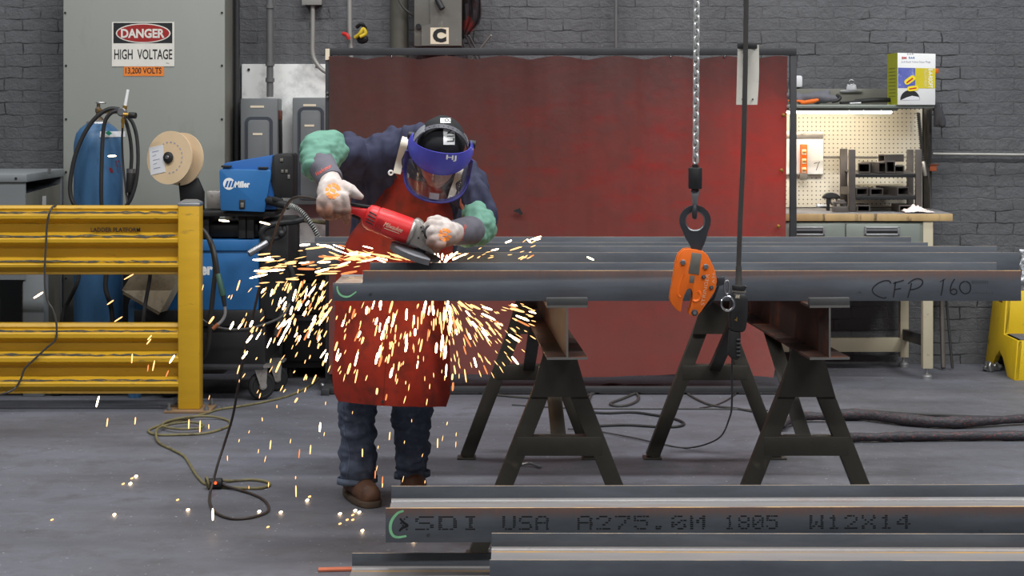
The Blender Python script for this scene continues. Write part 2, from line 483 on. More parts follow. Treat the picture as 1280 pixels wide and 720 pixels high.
K = {}
K['wall'] = brick_wall_material(); K['floor'] = floor_material(); K['curtain'] = curtain_material()
K['flange'] = flange_material('mill_scale_flange', 0.1008); K['flange_plain'] = flange_material('mill_scale_flange_plain', 0.1008, False)
K['chain'] = M('chain_steel', (206, 206, 204), 0.3, 0.55, 0.05, 20, bmp=0)
K['web'] = M('mill_scale_web', (124, 121, 120), 0.45, 0.25, 0.12, 3, (120, 104, 96), 0.5, 0.75, 0.08, 150, 0.001, (0.6, 4, 4))
def web_material(name, amount):
    m, nt, bs, oc = base(name)
    sx = nt.nodes.new('ShaderNodeSeparateXYZ'); nt.links.new(oc, sx.inputs[0])
    n1 = tex_noise(nt, stretch(nt, oc, (0.6, 4, 4)), 3, 6, 0.6); n2 = tex_noise(nt, stretch(nt, oc, (3, 30, 1)), 1.5, 4, 0.6)
    c = ramp(nt, n1, [(0.3, rgba((112, 109, 110))), (0.7, rgba((132, 126, 122)))])
    y = math_(nt, 'MULTIPLY_ADD', n2, 0.01, sx.outputs[1])
    band = math_(nt, 'MULTIPLY', math_(nt, 'GREATER_THAN', y, 0.272), math_(nt, 'LESS_THAN', y, 0.2885))
    msk = ramp(nt, tex_noise(nt, stretch(nt, oc, (1.2, 1, 1)), 2.0, 5, 0.6), [(0.4, (0.25, 0.25, 0.25, 1)), (0.6, (1, 1, 1, 1))])
    c = mixc(nt, math_(nt, 'MULTIPLY', math_(nt, 'MULTIPLY', band, msk), amount), c, rgba((186, 140, 66)))
    nt.links.new(c, bs.inputs['Base Color']); bs.inputs['Roughness'].default_value = 0.45; bs.inputs['Metallic'].default_value = 0.2
    nt.links.new(bump(nt, tex_noise(nt, oc, 150, 3), 0.08, 0.001), bs.inputs['Normal'])
    return m
K['web_rusty'] = web_material('mill_scale_web_rust_line', 0.9)
K['peg'] = pegboard_material(); K['visor'] = visor_material()
K['cab'] = M('grey_painted_sheet', (138, 140, 133), 0.5, 0.0, 0.04, 2.0, (128, 126, 116), 0.58, 0.8, 0.03, 40, 0.002, (1, 1, 0.4))
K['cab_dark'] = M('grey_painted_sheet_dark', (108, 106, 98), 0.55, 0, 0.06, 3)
K['grey_box'] = M('transformer_grey', (118, 122, 124), 0.5, 0, 0.05, 3)
K['breaker'] = M('breaker_grey', (104, 107, 108), 0.5, 0, 0.05, 4)
K['breaker_dk'] = M('breaker_groove', (62, 66, 74), 0.55, 0, 0.05, 4)
K['whiteboard'] = M('whitewashed_board', (222, 222, 218), 0.7, 0, 0.05, 3, (160, 160, 160), 0.5, 0.72, 0.1, 20, 0.003)
K['cream'] = M('cream_label', (222, 208, 182), 0.6, 0, 0.04, 9)
K['signwhite'] = M('sign_white', (216, 212, 202), 0.5, 0, 0.05, 12, (170, 168, 160), 0.62, 0.75)
K['signred'] = M('sign_red', (150, 36, 34), 0.5, 0, 0.04, 9)
K['signblack'] = M('sign_black', (32, 33, 35), 0.5, 0, 0.04, 9)
K['orange_st'] = M('sticker_orange', (226, 128, 52), 0.5, 0, 0.04, 9)
K['yellow'] = M('yellow_paint', (196, 152, 34), 0.42, 0, 0.08, 5, (112, 94, 52), 0.62, 0.7, 0.05, 50, 0.002, (0.5, 3, 3))
K['yellow_step'] = M('yellow_plastic', (214, 178, 26), 0.5, 0, 0.07, 5, (120, 104, 50), 0.6, 0.74)
K['grip_grey'] = M('tread_grey', (92, 92, 98), 0.7, 0, 0.1, 20)
K['scrape'] = M('scraped_paint', (86, 84, 76), 0.6, 0.2, 0.2, 25, (180, 142, 60), 0.52, 0.62, 0.2, 80, 0.002, (0.5, 3, 3))
K['zinc'] = M('zinc', (176, 176, 176), 0.38, 0.8, 0.08, 20)
K['steel'] = M('bare_steel', (150, 150, 152), 0.36, 0.85, 0.1, 14)
K['chrome'] = M('chrome', (205, 205, 208), 0.18, 1.0, 0.04, 10, bmp=0)
K['alu'] = M('cast_aluminium', (176, 170, 164), 0.42, 0.75, 0.1, 18, (120, 110, 100), 0.55, 0.75)
K['brass'] = M('brass', (186, 146, 72), 0.35, 0.85, 0.08, 20)
K['copper'] = M('copper', (190, 120, 84), 0.4, 0.8, 0.1, 20)
K['black'] = M('black_paint', (34, 34, 35), 0.5, 0, 0.15, 8)
K['frame_dk'] = M('dark_frame', (54, 54, 56), 0.5, 0.1, 0.15, 8)
K['horse'] = M('dark_trestle_steel', (66, 62, 55), 0.5, 0.15, 0.18, 6, (96, 88, 76), 0.62, 0.78, 0.15, 60, 0.002)
K['hbeam'] = M('dark_beam_steel', (52, 38, 32), 0.6, 0.05, 0.15, 6, (98, 50, 30), 0.48, 0.7, 0.15, 60)
K['edge'] = M('ground_steel_edge', (128, 126, 122), 0.4, 0.6, 0.1, 30)
K['rubber'] = M('black_rubber', (30, 30, 31), 0.6, 0, 0.1, 20)
K['hose'] = M('dark_hose', (44, 43, 43), 0.5, 0, 0.1, 20)
K['cable'] = M('grey_black_cable', (62, 60, 58), 0.5, 0, 0.1, 20)
K['cord_y'] = M('dirty_yellow_cord', (112, 104, 72), 0.6, 0, 0.15, 12, (70, 64, 50), 0.5, 0.7)
K['cord_b'] = M('brown_black_cord', (54, 46, 42), 0.5, 0, 0.1, 20)
K['sleeve_hose'] = M('scuffed_hose_sleeve', (50, 50, 54), 0.6, 0, 0.3, 30, (126, 64, 60), 0.56, 0.64, 0.7, 40, 0.01, (1.2, 4, 4))
K['blue'] = M('blue_machine', (44, 104, 160), 0.42, 0, 0.05, 4)
K['blue_dk'] = M('blue_machine_deep', (32, 90, 156), 0.42, 0, 0.06, 4)
K['blue_cyl'] = M('blue_cylinder', (60, 98, 134), 0.4, 0, 0.18, 5, (44, 62, 82), 0.55, 0.75, 0.08, 40, 0.002, (2.2, 2.2, 0.5))
K['white'] = M('white', (228, 228, 226), 0.55, 0, 0.03, 10)
K['paper'] = M('paper', (214, 214, 216), 0.7, 0, 0.04, 15)
K['wood'] = M('spool_board', (212, 186, 150), 0.7, 0, 0.06, 6)
K['wood_edge'] = M('spool_edge', (176, 142, 106), 0.7, 0, 0.1, 9)
K['cardboard'] = M('cardboard', (196, 184, 160), 0.8, 0, 0.1, 8, (150, 140, 124), 0.5, 0.7)
K['benchwood'] = M('bench_edge_wood', (190, 160, 112), 0.6, 0, 0.15, 12, (72, 58, 46), 0.56, 0.66, 0.1, 60, 0.002, (1, 1, 0.2))
K['benchtop'] = M('bench_top', (122, 120, 122), 0.5, 0, 0.12, 6)
K['drawer'] = M('grey_green_steel', (142, 148, 140), 0.35, 0.4, 0.06, 8)
K['beige'] = M('beige_enamel', (186, 176, 150), 0.5, 0, 0.06, 7, (120, 108, 88), 0.64, 0.76)
K['rack'] = M('rack_steel', (88, 82, 78), 0.45, 0.2, 0.15, 10)
K['tube'] = M('cut_tube_steel', (104, 98, 94), 0.4, 0.5, 0.15, 14)
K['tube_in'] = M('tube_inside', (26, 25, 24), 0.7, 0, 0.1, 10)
K['orange'] = M('orange_enamel', (228, 106, 24), 0.42, 0, 0.07, 9, (160, 74, 26), 0.64, 0.78, 0.1, 60)
K['plate'] = M('rating_plate', (116, 112, 104), 0.5, 0.3, 0.12, 40)
K['dkmetal'] = M('dark_forged_steel', (74, 76, 80), 0.38, 0.6, 0.12, 20)
K['tagwhite'] = M('worn_white_tag', (206, 202, 190), 0.6, 0, 0.06, 20, (150, 146, 134), 0.62, 0.75)
K['lime'] = M('box_lime', (168, 172, 30), 0.5, 0, 0.05, 9)
K['boxyellow'] = M('box_yellow', (206, 190, 40), 0.5, 0, 0.06, 9)
K['boxblue'] = M('box_blue', (92, 102, 176), 0.5, 0, 0.25, 14, (176, 184, 216), 0.58, 0.75)
K['plug'] = M('earplug_yellow', (238, 214, 40), 0.6, 0, 0.05, 20)
K['red'] = M('red', (190, 40, 36), 0.5, 0, 0.05, 10)
K['greytxt'] = M('grey_print', (150, 152, 172), 0.6, 0, 0.05, 10)
K['bluetxt'] = M('blue_print', (66, 128, 190), 0.6, 0, 0.05, 10)
K['marker'] = M('black_marker', (26, 27, 34), 0.6, 0, 0.05, 10)
K['ink'] = M('faded_ink', (24, 25, 27), 0.7, 0, 0.1, 30)
K['chalk'] = M('green_chalk', (132, 196, 146), 0.8, 0, 0.15, 40)
K['orangerag'] = M('rag_orange', (226, 118, 80), 0.8, 0, 0.1, 20)
K['rag'] = M('rag', (222, 214, 208), 0.85, 0, 0.06, 30, (232, 120, 76), 0.56, 0.64)
K['foil'] = M('crumpled_foil', (150, 150, 150), 0.3, 0.8, 0.3, 30)
K['pipe_olive'] = M('olive_pipe', (82, 80, 72), 0.6, 0, 0.1, 5)
K['conduit'] = M('conduit_grey', (104, 104, 104), 0.5, 0.2, 0.08, 9)
K['conduit_lt'] = M('conduit_light', (156, 154, 148), 0.45, 0.3, 0.06, 9)
K['ctrlbox'] = M('worn_grey_box', (104, 102, 96), 0.6, 0.1, 0.12, 6, (142, 138, 120), 0.6, 0.72, 0.2, 40)
K['redcloth'] = M('red_black_cloth', (46, 38, 40), 0.85, 0, 0.1, 5, (118, 36, 30), 0.56, 0.66)
K['yellowtool'] = M('yellow_tool', (206, 178, 44), 0.5, 0, 0.05, 9)
K['spring'] = M('hose_spring_light', (176, 178, 172), 0.4, 0.4, 0.05, 10)
K['green_handle'] = M('green_handle', (52, 84, 72), 0.5, 0, 0.1, 9)
# worker
K['skin'] = M('skin', (196, 128, 106), 0.55, 0, 0.08, 20)
K['shirt'] = M('navy_cotton', (42, 44, 66), 0.85, 0, 0.1, 12, bmp=0.2, bscale=90)
K['denim'] = M('denim', (74, 84, 104), 0.85, 0, 0.14, 14, (104, 116, 138), 0.5, 0.75, 0.4, 160, 0.002)
K['denim_hem'] = M('denim_hem', (96, 108, 128), 0.85, 0, 0.15, 40)
K['apron'] = M('red_leather', (146, 40, 24), 0.62, 0, 0.12, 5, (76, 32, 26), 0.46, 0.7, 0.2, 45, 0.003)
K['strap'] = M('canvas_strap', (196, 188, 172), 0.8, 0, 0.05, 20)
K['greensl'] = M('green_cotton', (96, 140, 122), 0.8, 0, 0.08, 8, (74, 110, 96), 0.55, 0.75, 0.2, 60)
K['cuff'] = M('grey_cuff', (92, 90, 98), 0.8, 0, 0.08, 20)
K['glove'] = M('glove_leather', (214, 204, 196), 0.75, 0, 0.06, 12, (156, 112, 94), 0.54, 0.72, 0.3, 70)
K['glove_dirty'] = M('glove_fingers', (176, 132, 106), 0.75, 0, 0.1, 14, (120, 76, 58), 0.5, 0.7, 0.3, 70)
K['orange_pr'] = M('orange_print', (246, 136, 52), 0.6, 0, 0.04, 12)
K['redtxt'] = M('coral_print', (228, 90, 70), 0.6, 0, 0.04, 12)
K['cap'] = M('black_cap', (26, 26, 29), 0.85, 0, 0.1, 20, bmp=0.2, bscale=100)
K['headband'] = M('grey_headgear', (72, 72, 78), 0.4, 0, 0.06, 12)
K['crown'] = M('blue_crown', (72, 72, 168), 0.32, 0, 0.05, 6, bmp=0)
K['crown_edge'] = M('blue_trim', (44, 40, 126), 0.35, 0, 0.06, 6, bmp=0)
K['boot'] = M('brown_boot', (92, 64, 48), 0.6, 0, 0.12, 10, (64, 46, 38), 0.52, 0.72, 0.3, 60, 0.003)
K['sole'] = M('boot_sole', (70, 58, 48), 0.7, 0, 0.1, 20)
K['gred'] = M('grinder_red', (206, 42, 44), 0.38, 0, 0.05, 8)
K['gred_dk'] = M('grinder_red_rib', (150, 34, 36), 0.45, 0, 0.05, 8)
K['beard'] = M('beard', (92, 66, 52), 0.9, 0, 0.1, 30)
K['eye'] = M('eye_white', (220, 214, 208), 0.3, 0, 0.02, 20)
# light givers
K['tube_light'] = emis('fluorescent_tube', (1.0, 0.88, 0.68), 85.0)
K['hot_w'] = emis('spark_white', (1.0, 0.70, 0.42), 14.0)
K['hot_y'] = emis('spark_yellow', (1.0, 0.50, 0.18), 2.8)
K['hot_o'] = emis('spark_orange', (1.0, 0.30, 0.10), 1.3)
K['led'] = emis('plug_lamp', (1.0, 0.08, 0.02), 3.0)
# ================================================================== the setting
WY = 10.5
struct(MB().box((-7, -1.5, -0.12), (7, WY + 0.25, 0)).build('floor', K['floor']))
struct(MB().box((-7, WY, 0), (7, WY + 0.25, 4.2)).build('wall_back', K['wall']))
X = V((1, 0, 0)); Z = V((0, 0, 1)); FW = V((0, -1, 0))     # right, up, towards the viewer

# ---- whitewashed board behind the breakers
a = P(302, 80, 10.47); b = P(414, 313, 10.47)
t = thing('wall_board', 'whitewashed board on the brick wall behind the two grey breaker boxes', 'board', (a.x, 10.48, b.z))
MB().box((a.x, 10.47, b.z), (b.x, WY, a.z), 0.004).build('panel', K['whiteboard'], t)
for px, py in ((311, 87), (396, 83), (311, 305), (396, 305)):
    c = P(px, py, 10.47); MB().cyl(c, c + FW * 0.006, 0.008).build('screw', K['black'], t)

# ---- tall high-voltage cabinet
CY = 10.1
x0 = P(79, 0, CY).x; x1 = P(281, 0, CY).x
t = thing('electrical_cabinet', 'tall light grey electrical cabinet with a danger sign on its front', 'cabinet', ((x0 + x1) / 2, CY, 0))
MB().box((x0 + 0.012, CY + 0.02, 0), (x1 - 0.006, WY, 2.45), 0.006).build('housing', K['cab_dark'], t)
MB().box((x0, CY, 0.06), (x1, CY + 0.02, 2.43), 0.005).build('front_panel', K['cab'], t)
for py in (16, 82, 149, 215, 281, 348):
    for px in (81.5 if py < 50 else 82.5, 277.5):
        c = P(px, py, CY); MB().cyl(c, c + FW * 0.004, 0.0065, seg=10).build('screw', K['black'], t)
sa = P(140, 83, CY); sb = P(218, 27.5, CY); y = CY - 0.003
sg = MB().box((sa.x, y, sa.z), (sb.x, CY - 0.0002, sb.z)).build('danger_sign', K['signwhite'], t); sg['label'] = 'white danger high voltage sign'
fy = y - 0.0008
qa = P(142, 54, CY); qb = P(215.5, 28.6, CY)
MB().box((qa.x, fy, qa.z), (qb.x, y, qb.z)).build('header', K['signblack'], sg)
def oval(px, py, rx, ry, yy, th, name, m, par, n=40):
    c = P(px, py, CY); c.y = yy
    pts = [c + V((rx * math.cos(2 * PI * i / n), 0, ry * math.sin(2 * PI * i / n))) for i in range(n)]
    return MB().prism(pts, (0, th, 0)).build(name, m, par, False)
oval(179.2, 41.6, S(34.2, CY), S(12.2, CY), fy - 0.0007, 0.0007, 'oval_border', K['signwhite'], sg)
oval(179.2, 41.6, S(32.6, CY), S(10.9, CY), fy - 0.0014, 0.0007, 'oval', K['signred'], sg)
o = P(151.5, 47.6, CY); o.y = fy - 0.0014
text('lettering', 'DANGER', K['signwhite'], sg, o, X, Z, S(54.5, CY), S(11.6, CY), FW, 0.035, 0.0008)
o = P(143, 74.2, CY); o.y = y
text('lettering', 'HIGH  VOLTAGE', K['signblack'], sg, o, X, Z, S(72.5, CY), S(12.6, CY), FW, 0.012, 0.0008)
o = P(208, 79.6, CY); o.y = y
text('lettering', 'No.', K['signblack'], sg, o, X, Z, S(4, CY), S(1.4, CY), FW, 0.0, 0.0006)
sa = P(155, 95, CY); sb = P(205, 83.2, CY)
st = MB().box((sa.x, CY - 0.0022, sa.z), (sb.x, CY - 0.0002, sb.z)).build('voltage_sticker', K['orange_st'], t); st['label'] = 'orange sticker reading 13,200 volts'
o = P(157, 93.2, CY); o.y = CY - 0.0022
text('lettering', '13,200 VOLTS', K['signblack'], st, o, X, Z, S(45, CY), S(8.8, CY), FW, 0.012, 0.0008)

# ---- grey transformer box at the far left
FYb, BYb = 9.3, 10.08
xr = P(33.5, 0, FYb).x; zt = P(0, 217.5, FYb).z; zb = P(0, 228, FYb).z
t = thing('transformer_box', 'low grey metal box with an overhanging lid behind the yellow rail', 'cabinet', (-3.1, 9.7, 0))
MB().box((-3.7, FYb, zb), (xr, BYb, zt), 0.006).build('lid', K['grey_box'], t)
xi = xr - 0.012
MB().box((-3.7, FYb + 0.012, 0.62), (xi, FYb + 0.03, zb)).build('front_panel', K['grey_box'], t)
MB().box((-3.7, BYb - 0.03, 0.0), (xi, BYb - 0.01, zb)).build('back_panel', K['grey_box'], t)
zs0 = P(0, 243.5, FYb).z
MB().prism([(xi - 0.02, FYb + 0.03, 0.1), (xi - 0.02, BYb - 0.03, 0.1), (xi - 0.02, BYb - 0.03, zs0 + 0.02), (xi - 0.02, FYb + 0.03, zs0)], (0.016, 0, 0)).build('side_panel', K['cab_dark'], t)
MB().prism([(xi - 0.02, FYb + 0.03, zs0), (xi - 0.02, BYb - 0.03, zs0 + 0.02), (xi - 0.35, BYb - 0.03, zb - 0.02), (xi - 0.35, FYb + 0.03, zb - 0.02)], (0.004, 0, -0.012)).build('chute', K['breaker_dk'], t)
c = P(20, 223, FYb); MB().cyl(c, c + FW * 0.004, 0.007, seg=10).build('screw', K['black'], t)
c = P(59, 213.5, 9.75); c.x = xr; MB().obox(c, (0.006, 0.05, 0.022)).build('clip', K['steel'], t)
c = P(58, 252, 9.7); c.x = xi - 0.002; MB().obox(c, (0.004, 0.06, 0.06)).build('rating_label', K['paper'], t)
for xx in (P(47, 0, 9.33).x - 0.02, -3.55):
    MB().box((xx - 0.055, FYb + 0.02, 0), (xx + 0.055, FYb + 0.12, 0.66), 0.004).build('leg', K['grey_box'], t)
MB().box((-3.7, FYb + 0.05, 0.30), (xi - 0.15, FYb + 0.075, 0.52), 0.003).build('lower_panel', K['cab_dark'], t)

# ---- breaker boxes
def breaker(px0, px1, py0, py1, gx0, gx1, gy0, l1, l2, label):
    Yf = 10.28
    a = P(px0, py0, Yf); b = P(px1, py1, Yf)
    t = thing('breaker_box', label, 'breaker box', ((a.x + b.x) / 2, 10.4, b.z))
    MB().box((a.x, Yf, b.z), (b.x, 10.47, a.z), 0.008).build('housing', K['breaker'], t)
    # raised door with a rounded groove round it
    g0 = P(gx0, gy0, Yf); g1 = P(gx1, py1 - 6, Yf)
    def rr(x0, x1, z0, z1, r, n=6):
        out = []
        for cx, cz, a0 in ((x1 - r, z1 - r, 0), (x0 + r, z1 - r, 90), (x0 + r, z0 + r, 180), (x1 - r, z0 + r, 270)):
            for k in range(n + 1):
                q = math.radians(a0 + 90 * k / n); out.append(V((cx + r * math.cos(q), 0, cz + r * math.sin(q))))
        return out
    P0 = rr(g0.x, g1.x, g1.z, g0.z, 0.035); P1 = rr(g0.x + 0.018, g1.x - 0.018, g1.z + 0.018, g0.z - 0.018, 0.024)
    MB().prism([q + V((0, Yf - 0.004, 0)) for q in P0], (0, 0.004, 0)).build('door_groove', K['breaker_dk'], t)
    MB().prism([q + V((0, Yf - 0.014, 0)) for q in P1], (0, 0.012, 0), 0.003).build('door', K['breaker'], t)
    for (lx, ly, lw), yy in ((l1, Yf), (l2, Yf - 0.014)):
        c = P(lx, ly, Yf); c.y = yy - 0.001
        pl = MB().obox(c, (S(lw, Yf), 0.002, S(2.6, Yf))).build('label_plate', K['cream'], t)
    return t
t = breaker(300.5, 347, 123, 262, 306, 341, 146, (321.5, 133.3, 17), (322.5, 167.5, 12), 'grey breaker box above the blue wire feeder, with a brown side lever')
h = P(350.5, 138, 10.33); h2 = P(350.5, 150, 10.33)
MB().bar(h, h2, 0.02, 0.03, up=V((0, 1, 0)), bevel=0.003).build('lever', M('rusty_lever', (98, 58, 44), 0.6), t)
MB().bar(h2, P(351, 200, 10.36), 0.018, 0.03, up=V((0, 1, 0)), bevel=0.003).build('lever_guide', K['black'], t)
breaker(365.5, 410, 122, 256, 372, 405, 134, (387, 131.5, 16), (387, 157, 12), 'grey breaker box beside the welding screen, behind the worker\'s raised elbow')

# ---- conduits, pipes and boxes on the wall
def pipe(name, pts, r, m, label, cat='pipe', clamps=(), n=6):
    pp = spl(pts, n) if len(pts) > 2 else pts
    t = thing(name, label, cat, pp[-1] if isinstance(pp[-1], Vector) else V(pp[-1]))
    MB().tube(pp, r, 12).build('tube', m, t)
    for c in clamps:
        MB().cyl(V(c) - Z * 0.012, V(c) + Z * 0.012, r * 1.35, seg=14).build('clamp', K['conduit'], t)
    return t
pipe('conduit', [P(337.5, -420, 10.4), P(337.5, 121, 10.4)], S(4.2, 10.4), K['conduit'], 'straight grey conduit running down into the breaker box above the wire feeder', 'conduit', [P(337.5, 80, 10.4), P(337.5, 100, 10.4), P(337.5, 8, 10.4)])
pipe('conduit', [P(391, 4, 10.42), P(391, 40, 10.42), P(391, 66, 10.42), P(395, 78, 10.42), P(404, 88, 10.42), P(418, 94, 10.42)], S(2.8, 10.42), K['conduit_lt'], 'pale thin conduit curving away below the small wall junction box', 'conduit')
a = P(378.5, -20, 10.4); b = P(401.5, 5.5, 10.4)
t = thing('junction_box', 'small grey junction box at the head of the pale curved conduit', 'junction box', (a.x, 10.45, b.z))
MB().box((a.x, 10.39, b.z), (b.x, WY, a.z), 0.004).build('housing', K['conduit_lt'], t)
MB().box((a.x - 0.004, 10.383, b.z - 0.004), (b.x + 0.004, 10.39, a.z + 0.004), 0.002).build('cover', K['conduit_lt'], t)
pipe('conduit', [P(437, -420, 10.42), P(437, 4, 10.42), P(439, 54, 10.42), P(439, 120, 10.42)], S(2.9, 10.42), K['conduit_lt'], 'short upright pipe by the yellow tool above the red screen', 'conduit')
pipe('standpipe', [P(499, -420, 10.38), P(499, 300, 10.38)], S(11.5, 10.38), K['pipe_olive'], 'thick olive grey standpipe above the red screen beside the letter C box', 'pipe')
pipe('conduit', [P(770, -420, 10.44), P(770, 300, 10.44)], S(2.1, 10.44), K['conduit'], 'thin lone conduit on bare brick above the middle of the red screen', 'conduit')
pipe('conduit', [P(1166, 192.5, 10.46), P(1420, 195, 10.46)], S(1.9, 10.46), K['conduit_lt'], 'thin horizontal conduit on the brick wall beside the workbench', 'conduit')
pipe('conduit', [P(296, -420, 10.42), P(296, 300, 10.42)], S(3.6, 10.42), K['frame_dk'], 'dark upright conduit close beside the tall grey cabinet', 'conduit')
pipe('cable', [P(490, -40, 10.3), P(500, 3, 10.28), P(517, 20, 10.3), P(523, 27, 10.34)], S(1.3, 10.3), K['cable'], 'thin dark cable slanting from the standpipe to the letter C box', 'cable')

# control box marked C
Yc = 10.26
a = P(517.5, -40, Yc); b = P(577, 58, Yc)
t = thing('control_box', 'scuffed grey control box marked with a large letter C', 'control box', ((a.x + b.x) / 2, 10.38, b.z))
MB().box((a.x, Yc, b.z), (b.x, WY, a.z), 0.006).build('housing', K['ctrlbox'], t)
MB().prism([P(536, -40, Yc - 0.012), P(577, -40, Yc - 0.012), P(577, 57, Yc - 0.012), P(527, 57, Yc - 0.012), P(527, 33, Yc - 0.012), P(538, 30, Yc - 0.012)], (0, 0.012, 0)).build('door', K['ctrlbox'], t)
MB().cyl(P(546, -2, Yc - 0.03), P(553, 11, Yc - 0.05), 0.017).build('handle', K['black'], t)
MB().cyl(P(523, 33, Yc), P(523, 33, Yc - 0.02), 0.016).build('latch', K['black'], t)
a = P(538, 55, Yc - 0.012); b = P(561, 34.5, Yc - 0.012)
pl = MB().box((a.x, Yc - 0.0135, a.z), (b.x, Yc - 0.0122, b.z)).build('letter_plate', K['cream'], t)
o = P(541, 53.2, Yc); o.y = Yc - 0.0136
text('lettering', 'C', K['signblack'], pl, o, X, Z, S(17, Yc), S(17.6, Yc), FW, 0.07, 0.001)
# hanging cloth
rows = []
for i in range(9):
    py = -20 + i * 66 / 8; k = i / 8
    xl = 577 + 1 * k; xr_ = 598 + 4 * math.sin(k * 3.0) - (16 * max(0, k - 0.72) / 0.28)
    rows.append([P(xl + (xr_ - xl) * j / 10, py + (6 * abs(j / 10 - 0.5) if i == 8 else 0), 10.36 + 0.03 * math.sin(j * 1.5 + i * 0.3) - 0.02 * math.sin(j / 10 * PI)) for j in range(11)])
tag(MB().grid(rows, 0.006).build('hanging_cloth', K['redcloth']), 'black and red cloth hanging beside the letter C box', 'cloth')
# loose rods sticking up beyond the screen
for q, (u0, v0, u1, v1) in enumerate(((576, 46, 582, 64), (582, 44, 591, 64), (586, 44, 596, 64), (614, 44, 598, 64))):
    t = tag(MB().cyl(P(u0, v0, 10.3), P(u1 + (u1 - u0) * 0.6, v1 + (v1 - v0) * 0.6, 10.42), 0.006, seg=8).build('steel_rod', K['conduit'] if q < 3 else K['conduit_lt']),
        'thin steel rod poking up above the red screen, leaning {}'.format(['nearest the letter C box', 'second from the letter C box', 'third from the letter C box', 'the other way from its neighbours'][q]), 'rod', 'rods above the screen')
# yellow tool hanging at the wall
t = thing('hand_tool', 'small yellow and red hand tool hanging above the red screen', 'tool', P(452, 45, 10.4))
MB().tube(spl([P(444, 47, 10.38), P(450, 42, 10.36), P(454, 36, 10.36), P(457, 42, 10.36), P(450, 46, 10.36)], 5), 0.011, 10).build('jaw', K['yellowtool'], t)
MB().tube(spl([P(429, 42, 10.4), P(434, 44, 10.38), P(436, 49, 10.38)], 5), 0.012, 10).build('grip', K['red'], t)
MB().sphere(P(453, 49, 10.4), 0.035, (1, 0.6, 0.8)).build('holster', K['black'], t)
MB().tube(spl([P(446, 34, 10.42), P(452, 30, 10.4), P(457, 36, 10.42)], 5), 0.012, 8).build('hook', K['black'], t)

# ================================================================== yellow guard rail
RY = 8.86
t = thing('guard_rail', 'yellow ribbed steel guard rail on a square post, ladder platform lettering', 'guard rail', V((P(236, 0, 8.87).x, 8.87, 0)))
pxl, pxr = P(222.3, 0, RY).x, P(249.3, 0, RY).x
ztop = P(0, 256.5, RY).z
MB().box((pxl, RY, 0.012), (pxr, RY + 0.105, ztop), 0.006).build('post', K['yellow'], t)
capm = MB(); c0 = V(((pxl + pxr) / 2, RY + 0.052, ztop)); hw = (pxr - pxl) / 2 + 0.002
capm.box((c0.x - hw, RY - 0.002, ztop - 0.006), (c0.x + hw, RY + 0.107, ztop + 0.012), 0.005)
b_ = bmesh.new(); bmesh.ops.create_cone(b_, cap_ends=True, segments=4, radius1=hw * 1.36, radius2=hw * 0.75, depth=0.014, matrix=Matrix.Translation(c0 + Z * 0.019) @ Matrix.Rotation(PI / 4, 4, 'Z')); capm._add(b_)
capm.build('post_cap', K['zinc'], t)
cx_ = (pxl + pxr) / 2
bp = MB().box((cx_ - 0.115, RY - 0.05, 0), (cx_ + 0.115, RY + 0.155, 0.012), 0.002).build('base_plate', M('rusty_plate', (124, 98, 70), 0.7), t)
for sx in (-1, 1):
    for sy in (-0.028, 0.132):
        q = V((cx_ + sx * 0.093, RY + sy, 0.012))
        MB().cyl(q, q + Z * 0.014, 0.014, seg=6).cyl(q + Z * 0.014, q + Z * 0.035, 0.007, seg=10).build('anchor_bolt', K['steel'], bp)
def rail_profile(py0, py1):
    """three-ribbed sheet: (height, depth towards the viewer)"""
    k = (py1 - py0) / 88.0
    pr = [(0, 0.0), (0.5, 0.028), (3.5, 0.036), (6.5, 0.030), (9, 0.05), (12, 0.062), (16, 0.062), (18.5, 0.046), (20.5, 0.018), (23, 0.010), (34, 0.010), (36.5, 0.020), (39, 0.052), (42, 0.064), (46, 0.064), (49, 0.05), (51, 0.018), (54, 0.010), (66, 0.010), (68.5, 0.020), (71, 0.052), (74, 0.064), (77, 0.062), (80, 0.046), (82, 0.02), (84.5, 0.016), (87, 0.020), (88, 0.0)]
    return [(P(0, py0 + a * k, RY).z, d) for a, d in pr]
for py0, py1 in ((257.5, 345), (406, 494)):
    pr = rail_profile(py0, py1)
    xa, xb = -3.6, P(223, 0, RY).x
    rows = [[V((xa + (xb - xa) * j / 24, RY + 0.07 - d + 0.004 * noise.noise(V((j * 0.7, z * 9, py0))), z)) for j in range(25)] for z, d in pr]
    r = MB().grid(rows, 0.004).build('rail', K['yellow'], t)
    for (a_, d_) in [(38, 0.050), (69.8, 0.050), (8.2, 0.049)]:
        z = P(0, py0 + a_ * (py1 - py0) / 88, RY).z
        # scraped bare strip along the upper shoulder of each rib
        rr_ = []
        for e in (0, 1):
            rr_.append([V((xa + (xb - 0.01 - xa) * j / 60, RY + 0.07 - d_ - 0.008 - 0.001 * e, z + (0.006 if e == 0 else -0.007) * (0.7 + 1.3 * noise.noise(V((j * 0.7, z * 5, e)))))) for j in range(61)])
        MB().grid(rr_, 0.001).build('scraped_strip', K['scrape'], r)
    if py0 < 300:
        o = P(111, 290.6, RY - 0.0); o.y = RY + 0.07 - 0.026
        text('lettering', 'LADDER PLATFORM', K['signblack'], r, o, X, Z, S(62, RY), S(5.4, RY), FW, 0.012, 0.002)
# far post of the rail beyond the frame
MB().box((-3.66, RY, 0.0), (-3.55, RY + 0.105, ztop), 0.006).build('post', K['yellow'], t)
